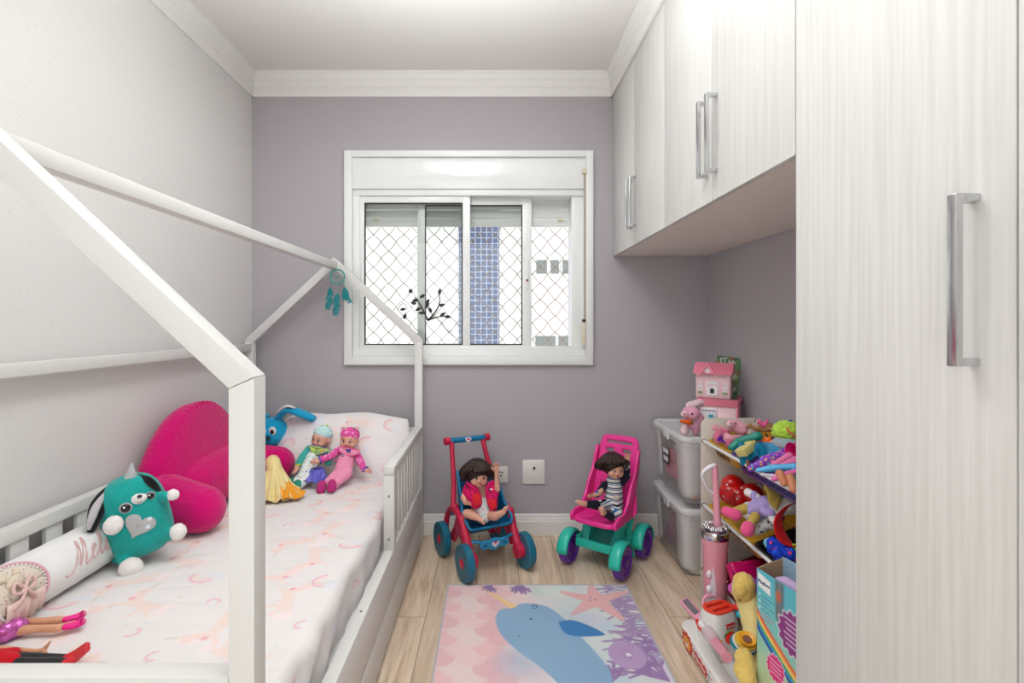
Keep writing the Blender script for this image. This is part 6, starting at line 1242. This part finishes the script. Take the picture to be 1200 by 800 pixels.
b.grid(rows); q = b.build('hat', yp, o, smooth=180); sd = q.modifiers.new('t', 'SOLIDIFY'); sd.thickness = .008
lump('toy_shoe', 'small grey and white toy at the back of the middle tier near the wardrobe', 'toy', plush('grey_white_plush', (206,196,194)), [(925,592,1.72,.03),(915,597,1.72,.022),(933,588,1.72,.03)], .003, 3, .002)
lump('toy_hat', 'slate blue toy above the grey and white one on the middle tier', 'toy', plush('slate_plush', (84,112,122)), [((917,581,1.74,.017),(935,579,1.72,.022))], .003, 3)
lump('toy_cloth', 'crumpled white and black printed cloth in the front corner of the mustard bin', 'cloth', spots('newsprint_cloth', (206,200,200), [(40,40,44), (206,200,200), (150,150,155)], 80, .3), [(893,617,1.76,.02),(902,613,1.76,.022),(888,622,1.76,.014)], .003, 2, .008)
lump('toy_cloth', 'magenta cloth between the plush and the red ribbon', 'cloth', cloth('magenta_cloth', (176,30,80)), [(904,609,1.79,.022),(912,605,1.80,.02)], .003, 2, .008)
o = thing('ribbon', 'wide red ribbon band looped over the black bin', 'ribbon', P(915,615,1.6)); b = MB(); rows = []
for p, wd in zip(bez([P(933,588,1.62), P(920,594,1.60), P(910,606,1.58), P(910,622,1.57), P(918,636,1.56), P(932,641,1.55), P(942,636,1.55)], 6), np.interp(np.linspace(0,1,37), [0,.3,.6,1], [.006,.022,.042,.03])): rows.append([p+V((wd*u*.9, .01*u, -wd*u*.25)) for u in (-.3,0,.35,.7,1)])
b.grid(rows); q = b.build('band', cloth('red_felt', (206,16,26)), o, smooth=180); sd = q.modifiers.new('t', 'SOLIDIFY'); sd.thickness = .003
o = lump('doll_clothes', 'royal blue patterned crumpled cloth in the black bin', 'cloth', spots('royal_blue_print', (20,60,190), [(220,50,110), (20,30,110), (40,100,220), (20,60,190)], 70, .35), [((906,636,1.60,.018),(922,645,1.57,.022)), (926,650,1.55,.022), (912,650,1.56,.018), (904,643,1.60,.014)], .003, 2, .010)
lump('doll_clothes', 'pale blue crumpled cloth behind the royal blue one in the black bin', 'cloth', cloth('pale_blue_cloth', (110,180,214)), [(901,636,1.63,.016),(917,632,1.62,.014)], .003, 2, .008)
lump('toy_ball', 'lime green toy at the wardrobe side of the black bin', 'toy', plastic('lime_plastic', (130,200,40), .35), [(933,644,1.56,.018)], .003, 2)
# bottom tier
o = thing('toy_case', 'translucent magenta toy case in the crimson bottom bin', 'toy case', P(875,669,1.85)); b = MB(); m_ = frame(P(875,671,1.83), (1,.15,0), (0,.6,.8)); b.box((0,0,0), (.125,.075,.045), bev=.012, seg=3); bmesh.ops.transform(b.b, matrix=m_, verts=b.b.verts); b.build('case', plastic('magenta_case_plastic', (196,14,96), .25), o); b = MB(); b.tube(bez([P(859,668,1.79), P(860,673,1.785), P(864,677,1.78)], 4), .0018, 6); b.build('cord', MATS['black_thread'], o)
lump('stuffed_toy', 'purple toy beneath the magenta case', 'toy', plush('violet_orchid_plush', (150,40,180)), [(889,690,1.72,.026),(893,684,1.74,.018),(885,683,1.74,.016)], .003, 3)
lump('toy_block', 'small turquoise rounded toy touching the purple one', 'toy', plastic('aqua_toy', (20,170,190), .35), [(895,697,1.66,.016),(898,692,1.67,.012)], .003, 2)
lump('toy_ball', 'orchid pink toy beside the magenta case near the yellow plush', 'toy', plush('orchid_pink_plush', (214,90,190)), [(860,690,1.80,.02),(893,679,1.76,.014)], .003, 2)

# ------------------------------------------------------------------ pink push toy
ptk = plastic('dusty_pink_plastic', (224,148,160), .4); chrm = mat('shiny_silver_plastic', (214,212,216), .12, 1)
pt = thing('push_toy', 'tall pink toy cylinder with silver top, pink stick and white loop handle', 'push toy', (.832, 1.905, 0))
T0 = V((.832,1.905,.0)); TT = V((.828,1.905,.372)); ax = (TT-T0); b = MB()
prf = [(.0001,.0),(.034,.0),(.038,.008),(.040,.12),(.044,.30),(.047,.345),(.045,.35),(.0001,.35)]; b.lathe(prf, T0, ax, 36); b.build('barrel', ptk, pt, smooth=50)
b = MB(); b.lathe([(.044,.343),(.0485,.35),(.0495,.372),(.047,.378),(.0001,.376)], T0, ax, 36)
b.build('silver_collar', chrm, pt, smooth=50)
R = random.Random(6)
for k in range(9):
    a = 2*PI*k/9; c = TT+V((.032*math.cos(a), .032*math.sin(a), .014)); b = MB()
    for j in range(5): b.sph(c+V((.008*math.cos(a+j*1.26), .008*math.sin(a+j*1.26), R.uniform(0,.006))), .0068, u=12, v=8)
    b.sph(c+V((0,0,.009)), .005, u=10, v=8); b.build('silver_flower', chrm, pt, smooth=180)
b = MB(); b.tube([TT+V((.012,0,-.01)), TT+V((.006,0,.11)), TT+V((.0,0,.225)), TT+V((-.002,0,.245))], [.0135,.0125,.0115,.010], 16); b.build('stick', plastic('light_pink_plastic', (238,160,178), .35), pt, smooth=60)
b = MB(); q = bez([TT+V((.0,0,.243)), TT+V((-.025,-.004,.236)), TT+V((-.048,-.006,.215)), TT+V((-.046,-.006,.195)), TT+V((-.028,-.004,.160)), TT+V((-.004,0,.138))], 6); b.tube(q, [.0095-.004*min(1, i/18) for i in range(len(q))], 10); b.build('loop_handle', plastic('white_handle_plastic', (236,230,234), .3), pt, smooth=180)
wn = []
for z in np.linspace(.06, .27, 20):
    hw = .5*math.sin(PI*(z-.045)/.24)**.6; r = np.interp(z, [0,.12,.30,.345], [.038,.040,.044,.047])+.0015
    wn.append([T0+V((r*math.cos(a), r*math.sin(a), z)) for a in np.linspace(PI+.65-hw, PI+.65+hw, 9)])
b = MB(); b.grid(wn); b.build('clear_window', plastic('milky_window_plastic', (222,208,214), .15), pt, smooth=180)
for z in (.225,.17,.115): b = MB(); b.sph(T0+V((-.036,-.026,z)), (.010,.010,.014)); b.build('inner_ball', plastic('white_handle_plastic', (236,230,234), .3), pt, smooth=180)
for z in (.31,.2,.1): b = MB(); b.sph(T0+V((.0405*math.cos(-.9)+.002, .0405*math.sin(-.9)-.001, z)), .003, u=8, v=6); b.build('stud', ptk, pt, smooth=180)

# ------------------------------------------------------------------ white toy tray and what is on it
wpt = plastic('white_toy_plastic', (238,234,230), .3); redt = plastic('bright_red_plastic', (226,44,30), .3)
TX0, TX1, TY0, TY1, TH = .682, .850, 1.30, 1.853, .072
tr = thing('toy_tray', 'long white rounded toy base with a printed lion face on its side, on the floor', 'toy tray', ((TX0+TX1)/2, (TY0+TY1)/2, 0))
me = plate(rrect(TX1-TX0, TY1-TY0, .03, 6), [rrect(.11, .40, .02, 4, .008, -.05)], TH-.012, .005)
b = MB(); b.mesh(me, MX.Translation(((TX0+TX1)/2, (TY0+TY1)/2, TH/2+.006))); b.build('shell', wpt, tr, smooth=50)
b = MB(); b.box(((TX0+TX1)/2, (TY0+TY1)/2, .010), (TX1-TX0-.01, TY1-TY0-.01, .014), bev=.004); b.build('floor_panel', wpt, tr)
lx = V((0,-1,0)); lz = V((0,0,1)); fx = TX0-.0056
def side_poly(pts, m, name, y, z, par=tr, off=0): b = MB(); b.prism([(p[0], p[1]) for p in pts], (fx-off, y, z), lx, lz, (-.0008,0,0)); return b.build(name, m, par)
lred = mat('print_red', (206,40,34), .4); lor = mat('print_orange', (238,160,60), .4)
li = side_poly([(.044*(1+.13*math.cos(11*t))*math.cos(t)*1.05, .029*(1+.13*math.cos(11*t))*math.sin(t)) for t in [2*PI*k/88 for k in range(88)]], lred, 'lion_mane_print', 1.775, .038)
side_poly(ell(0,-.002,.030,.019), lor, 'lion_face_print', 1.775, .038, li, .001); side_poly(ell(.0,-.008,.008,.006), wpt, 'lion_muzzle_print', 1.775, .038, li, .002)
for dx in (-.007,.007): side_poly(ell(dx,.003,.0018), dk, 'lion_eye_print', 1.775, .038, li, .003)
sg = side_poly([(x*1.35, z*1.3+.003*math.cos(x*230)) for x, z in [(-.036,-.010),(-.024,-.011),(-.012,-.010),(0,-.011),(.012,-.010),(.024,-.011),(.036,-.010),(.036,.010),(.024,.011),(.012,.010),(0,.011),(-.012,.010),(-.024,.011),(-.036,.010)]], lred, 'logo_plate', 1.665, .036)
text('Fisher-Price', .0165, wpt, tr, frame((fx-.0014, 1.665, .036), lx, lz), 'logo_lettering')
R = random.Random(12)
for k in range(14): yk = R.choice((1.82,1.725,1.715,1.60,1.59,1.83))+R.uniform(-.008,.008); side_poly(ell(0,0,.0022,.003,8), mat('fleck_%d' % (k % 3), ((40,90,160),(220,60,50),(60,150,90))[k % 3], .4), 'fleck_print', yk, R.uniform(.015,.062))
side_poly([(-.012,-.018),(.0,.014),(.012,-.018)], mat('print_green', (40,110,60), .4), 'leaf_print', 1.55, .036)
ts = thing('toy_toaster', 'white toy toaster with an orange-red two-slot top and a round red dial', 'toy toaster', (.775, 1.755, .018), .42)
b = MB(); rr_ = lambda w, d, z, r: [(x, y, z) for x, y in rrect(w, d, r, 8)]
b.loft([rr_(.135,.10,.0,.045), rr_(.142,.105,.02,.048), rr_(.138,.10,.09,.046), rr_(.122,.084,.135,.04), rr_(.110,.072,.150,.035)]); b.build('shell', wpt, ts, local=True, smooth=50)
me = plate(rrect(.108, .070, .033, 8), [rrect(.080,.016,.005,3,0,.014), rrect(.080,.016,.005,3,0,-.014)], .006, .0015); b = MB(); b.mesh(me, MX.Translation((0,0,.1535))); b.build('top_panel', plastic('orange_red_plastic', (240,66,34), .35), ts, local=True)
b = MB(); [b.box((0,y,.1512), (.082,.018,.002)) for y in (-.014,.014)]; b.build('slot_floor', plastic('deep_red_plastic', (186,24,18), .45), ts, local=True)
fy = lambda z: -(.0505 if z < .09 else .0505-(z-.09)*.19)
b = MB(); b.box((.005,fy(.115)-.0008,.113), (.040,.002,.016), rot=(-.18,0,0), bev=.0008); b.build('logo_plate', lred, ts, local=True)
text('Fisher-Price', .0075, wpt, ts, xf(ts) @ frame((.005, fy(.113)-.0035, .113), (1,0,0), (0,.18,1)), 'logo_lettering', .0003)
b = MB(); b.lathe([(.0001,0),(.019,0),(.019,.008),(.015,.012),(.0001,.012)], (-.006,fy(.078)+.001,.078), (0,-1,0), 28); b.build('dial', redt, ts, local=True)
for k, c in enumerate(((226,60,40),(240,160,50),(90,160,80),(40,110,70))): b = MB(); a0 = .3+k*.62; b.tube([(-.006+.025*math.cos(a), fy(.078)-.0008, .078+.022*math.sin(a)) for a in np.linspace(a0, a0+.55, 6)], .0022, 6); b.build('dial_scale', mat('scale_%d' % k, c, .4), ts, local=True)
b = MB(); b.sph((-.044,fy(.05)+.003,.062), (.016,.002,.018)); b.build('lion_print', lor, ts, local=True, smooth=180)
b = MB(); q = bez([(.067,-.01,.115), (.082,-.012,.112), (.084,-.012,.10)], 4); b.tube(q, .006, 8); b.build('lever', redt, ts, local=True)
o = thing('toy_brush', 'pink toy handle with a grey striped window lying behind the white tray', 'toy', P(806,710,1.93)); m_ = frame(P(812,715,1.90), P(822,727,1.86)-P(804,707,1.94), (1,0.4,.5)); b = MB(); b.box((0,0,0), (.115,.04,.018), bev=.008, seg=3); bmesh.ops.transform(b.b, matrix=m_, verts=b.b.verts); b.build('handle', plastic('baby_pink_plastic', (236,160,182), .35), o); b = MB(); b.box((-.01,0,.0095), (.07,.022,.002)); [b.box((-.035+.014*k,0,.011), (.003,.02,.002)) for k in range(5)]; bmesh.ops.transform(b.b, matrix=m_, verts=b.b.verts); b.build('window', mat('grey_window', (120,112,118), .3), o)
o = thing('toy_ring', 'pale pink ring behind the toy toaster', 'toy', P(835,706,1.86)); b = MB(); b.tube([P(835,708,1.86)+V((.034*math.cos(t), .014*math.sin(t), .026*math.sin(t))) for t in [2*PI*k/30 for k in range(30)]], .0065, 8, closed=True); b.build('ring', MATS['baby_pink_plastic'], o, smooth=180)
lump('toy_knife', 'orange-red curved toy beside the toaster on the white tray', 'toy', redt, [((817,727,1.74,.007),(820,735,1.70,.007)), ((820,735,1.70,.007),(824,741,1.67,.006))], .002, 2)
o = thing('toy_syringe', 'clear and pink toy syringe lying on the white tray', 'toy syringe', P(838,750,1.6)); a_, c_ = P(822,731,1.66), P(852,770,1.47); d_ = (c_-a_)
b = MB(); b.cyl(a_+d_*.35, c_, .0155, .0155, 28); b.build('pink_barrel', frosted('clear_pink_plastic', (238,160,178), .25, .12), o); b = MB(); b.cyl(a_, a_+d_*.5, .009, .009, 20); b.sph(a_, .011); b.build('white_plunger', wpt, o); b = MB(); b.lathe([(.020,0),(.022,.03),(.020,.05),(.0165,.062)], a_+d_*.25, d_, 28); q = b.build('clear_guard', frosted('clear_guard_plastic', (235,228,230), .6, .06), o, smooth=60)
for k, (dx, dy, c, r) in enumerate(((0,0,(30,150,170),.037), (.002,-.003,(238,234,226),.034), (.004,-.006,(232,196,70),.031), (.006,-.010,(244,170,40),.024))):
    o = thing('toy_plate', 'toy plate in a tilted stack on the tray, the %s one' % ('teal bottom', 'white second', 'yellow third', 'orange top')[k], 'toy plate', P(868,750,1.56), group='toy plates stacked beside the yellow plush'); b = MB(); b.lathe([(.0001,.002),(r*.6,.0),(r*.95,.006),(r,.009),(r*.96,.011),(r*.6,.005),(.0001,.005)], P(871,757,1.53)+V((dx,dy,.0075*k)), (-.05,-.35,.9), 32); b.build('plate', plastic('plate_%d' % k, c, .35), o, smooth=60)
    if k == 3: b = MB(); b.lathe([(.0001,.0),(.013,0),(.012,.002),(.0001,.002)], P(871,757,1.53)+V((dx,dy,.0075*k))+V((-.05,-.35,.9)).normalized()*.007, (-.05,-.35,.9), 24); b.build('picture_disc', mat('brown_picture', (130,84,60), .5), o)
o = thing('toy_pan', 'flat dark red toy tray at the bottom edge beside the syringe', 'toy', P(860,785,1.45)); b = MB(); m_ = frame((.752,1.40,.105), (1,.12,.0), (-.1,1,.10)); b.box((0,0,0), (.085,.13,.045), bev=.010, seg=3); bmesh.ops.transform(b.b, matrix=m_, verts=b.b.verts); b.build('dish', plastic('dark_red_plastic', (160,10,30), .35), o)
lump('toy_bead', 'small red knob toy between the toaster and the yellow plush', 'toy', redt, [(864,711,1.70,.012)], .002, 1); lump('toy_bead', 'small turquoise knob toy between the toaster and the yellow plush', 'toy', plastic('aqua_toy', (20,170,190), .35), [(867,720,1.68,.012)], .002, 1)
# long yellow plush
yf = plush('butter_yellow_plush', (232,212,142), .08); yt = plush('golden_yellow_plush', (224,190,104), .1)
o = lump('stuffed_toy', 'long fluffy butter yellow plush standing upright beside the cardboard box', 'stuffed toy', yf, [((877,703,1.60,.036),(886,735,1.56,.038)), ((886,735,1.56,.038),(891,775,1.52,.040)), ((891,775,1.52,.040),(888,815,1.47,.040))], .0035, 5, .006)
b = MB(); b.cap(P(872,684,1.60), P(871,694,1.60), .034, .034); b.sph(P(867,690,1.585), (.020,.022,.026)); b.blob('head', yt, o, .0035, 4, fuzz=.005)
b = MB(); b.cap(P(872,771,1.46), P(876,796,1.42), .026, .025); b.sph(P(870,786,1.44), .024); b.blob('foot', yt, o, .0035, 4, fuzz=.005)
b = MB(); b.sph(P(867,703,1.555), .003, u=10, v=8); b.build('eye', MATS['black_thread'], o)

# ------------------------------------------------------------------ cardboard box of a craft toy
A = V((.740,1.433,0)); dU = V((.23,-.973,0)).normalized(); dN = V((.973,.23,0)).normalized(); LB, HBx, DBx = .30, .46, .085
cb = thing('cardboard_box', 'tall open cardboard toy box printed with a rainbow and a purple burst', 'box', A+dU*LB/2+dN*DBx/2)
nx_, ny_ = 240, 370; gu, gv = np.meshgrid(np.linspace(0, LB, nx_), np.linspace(0, HBx, ny_), indexing='ij'); inv = xf(cb).inverted()
A_ = np.array(A)[None]; pts_ = A_+gu.ravel()[:,None]*np.array(dU)[None]+gv.ravel()[:,None]*np.array((0,0,1))[None]-np.array(cb.location)[None]
me = bpy.data.meshes.new('printed_front'); me.from_pydata(pts_.tolist(), [], [(i*ny_+j, (i+1)*ny_+j, (i+1)*ny_+j+1, i*ny_+j+1) for i in range(nx_-1) for j in range(ny_-1)]); co = bpy.data.objects.new('printed_front', me); COL.objects.link(co); co.parent = cb; me.materials.append(MATS['printed_card'])
sd = co.modifiers.new('t', 'SOLIDIFY'); sd.thickness = .002; sd.offset = -1
C = Canvas(gu.ravel(), gv.ravel(), (84,184,200))
for k in range(24): C.poly([(-.01,-.01),(LB+.01,-.01),(LB+.01,.46-.018*k-.02),(-.01,.46-.018*k+.0)], tuple(int(a+(c-a)*min(1,k/16)) for a, c in zip((84,184,200),(214,222,160))), .35, .04)
C.poly([(.004,.452),(.05,.443),(.05,.405),(.006,.414)], (240,238,236), 1, .002)
for k in range(5): C.stroke([(.07+.006*k,.455),(.072+.005*k,.36-.01*k)], .007, ((110,84,76),(90,74,70),(140,100,84),(80,80,84),(96,80,76))[k], .8, .004)
C.poly(ell(.078,.42,.009,.016), (196,100,60), .9, .004)
bc = (.128,.345); C.poly([(bc[0]+.052*(1+.08*math.cos(14*t))*math.cos(t), bc[1]+.058*(1+.08*math.cos(14*t))*math.sin(t)) for t in [2*PI*k/112 for k in range(112)]], (240,236,240), 1, .002)
C.poly([(bc[0]+.049*(1+.08*math.cos(14*t))*math.cos(t), bc[1]+.055*(1+.08*math.cos(14*t))*math.sin(t)) for t in [2*PI*k/112 for k in range(112)]], (142,48,124), 1, .002)
for k in range(6): C.stroke([(bc[0]-.03+.004*(k % 3),bc[1]+.034-.013*k),(bc[0]+.03-.003*(k % 2),bc[1]+.03-.013*k)], .0035, (232,214,236), .8, .0015)
for k, c in enumerate(((226,90,60),(244,150,60),(240,206,110),(80,160,90),(40,150,200),(40,70,160))):
    q = [(t*.30, .345-.0085*k-.16*t-.0*t+.18*(1-math.cos(t*1.2))*.0-.10*math.sqrt(t)*.35) for t in np.linspace(0,1,24)]; C.stroke([(x, z) for x, z in q], .0095, c, 1, .001)
mc = (.068,.222); C.poly([(mc[0]+.032*(1+.07*math.cos(14*t))*math.cos(t), mc[1]+.036*(1+.07*math.cos(14*t))*math.sin(t)) for t in [2*PI*k/112 for k in range(112)]], (240,236,240), 1, .002)
C.poly([(mc[0]+.030*(1+.07*math.cos(14*t))*math.cos(t), mc[1]+.034*(1+.07*math.cos(14*t))*math.sin(t)) for t in [2*PI*k/112 for k in range(112)]], (222,40,124), 1, .002)
for k in range(4): C.stroke([(mc[0]-.018,mc[1]+.018-.011*k),(mc[0]+.018,mc[1]+.015-.011*k)], .003, (244,200,224), .8, .0015)
for k in range(6): C.stroke([(.018,.392-.012*k),(.018+(.03 if k % 2 else .045),.389-.012*k)], .003, ((70,90,150),(200,70,130))[k > 3], .75, .0015)
for k in range(3): C.poly(ell(.011,.393-.018*k,.003), (236,236,240), 1, .002)
for k in range(6): C.stroke([(.12,.19-.012*k),(.17,.188-.012*k)], .0028, (90,90,90), .6, .0015)
setcol(co, C.c)
text('Playbox', .014, mat('navy_ink', (40,60,120), .5), cb, frame(A+dU*.028+V((0,0,.429))-dN*.0012, dU, V((0,0,1))), 'logo_lettering', .0004)
card = mat('printed_card_inside', (150,180,200), .6); kr = mat('brown_kraft_card', (186,150,116), .8)
b = MB(); B0 = A+dN*DBx; b.prism([(0,0),(LB,0),(LB,.487),(.20,.482),(.17,.486),(.13,.474),(.09,.472),(.05,.484),(0,.482)], B0, dU, (0,0,1), dN*.002); b.build('back_panel', card, cb)
b = MB(); b.prism([(0,0),(DBx,0),(DBx,.478),(.04,.47),(0,.46)], A, dN, (0,0,1), dU*.002); b.build('end_panel', kr, cb); b = MB(); b.prism([(0,0),(DBx,0),(DBx,.478),(0,.46)], A+dU*LB, dN, (0,0,1), -dU*.002); b.build('end_panel', kr, cb)
b = MB(); b.prism([(0,0),(LB,0),(LB,DBx),(0,DBx)], A+V((0,0,.002)), dU, dN, (0,0,.002)); b.build('bottom_panel', kr, cb)
o = thing('foam_sheet', 'lilac sheet standing inside the open cardboard box', 'foam sheet', A+dU*.15+dN*.03+V((0,0,.01))); b = MB(); b.prism([(.03,.01),(LB-.01,.01),(LB-.01,.452),(.05,.455),(.04,.45)], A+dN*.022, dU, (0,0,1), dN*.03, bev=.004); b.build('sheet', cloth('lilac_foam', (206,176,216)), o)
o = thing('paper_roll', 'crumpled white printed paper sticking out of the cardboard box', 'paper', A+dU*.14+dN*.065+V((0,0,.45))); rows = []
for i in range(10): z = .30+.18*i/9; rows.append([A+dU*(.12+.05*k/20)+dN*(.062+.008*math.sin(k*.9+i*.2))+V((0,0,z+.006*math.sin(k*.7))) for k in range(21)])
b = MB(); b.grid(rows); q = b.build('paper', MATS['newsprint_cloth'], o, smooth=180); sd = q.modifiers.new('t', 'SOLIDIFY'); sd.thickness = .0012
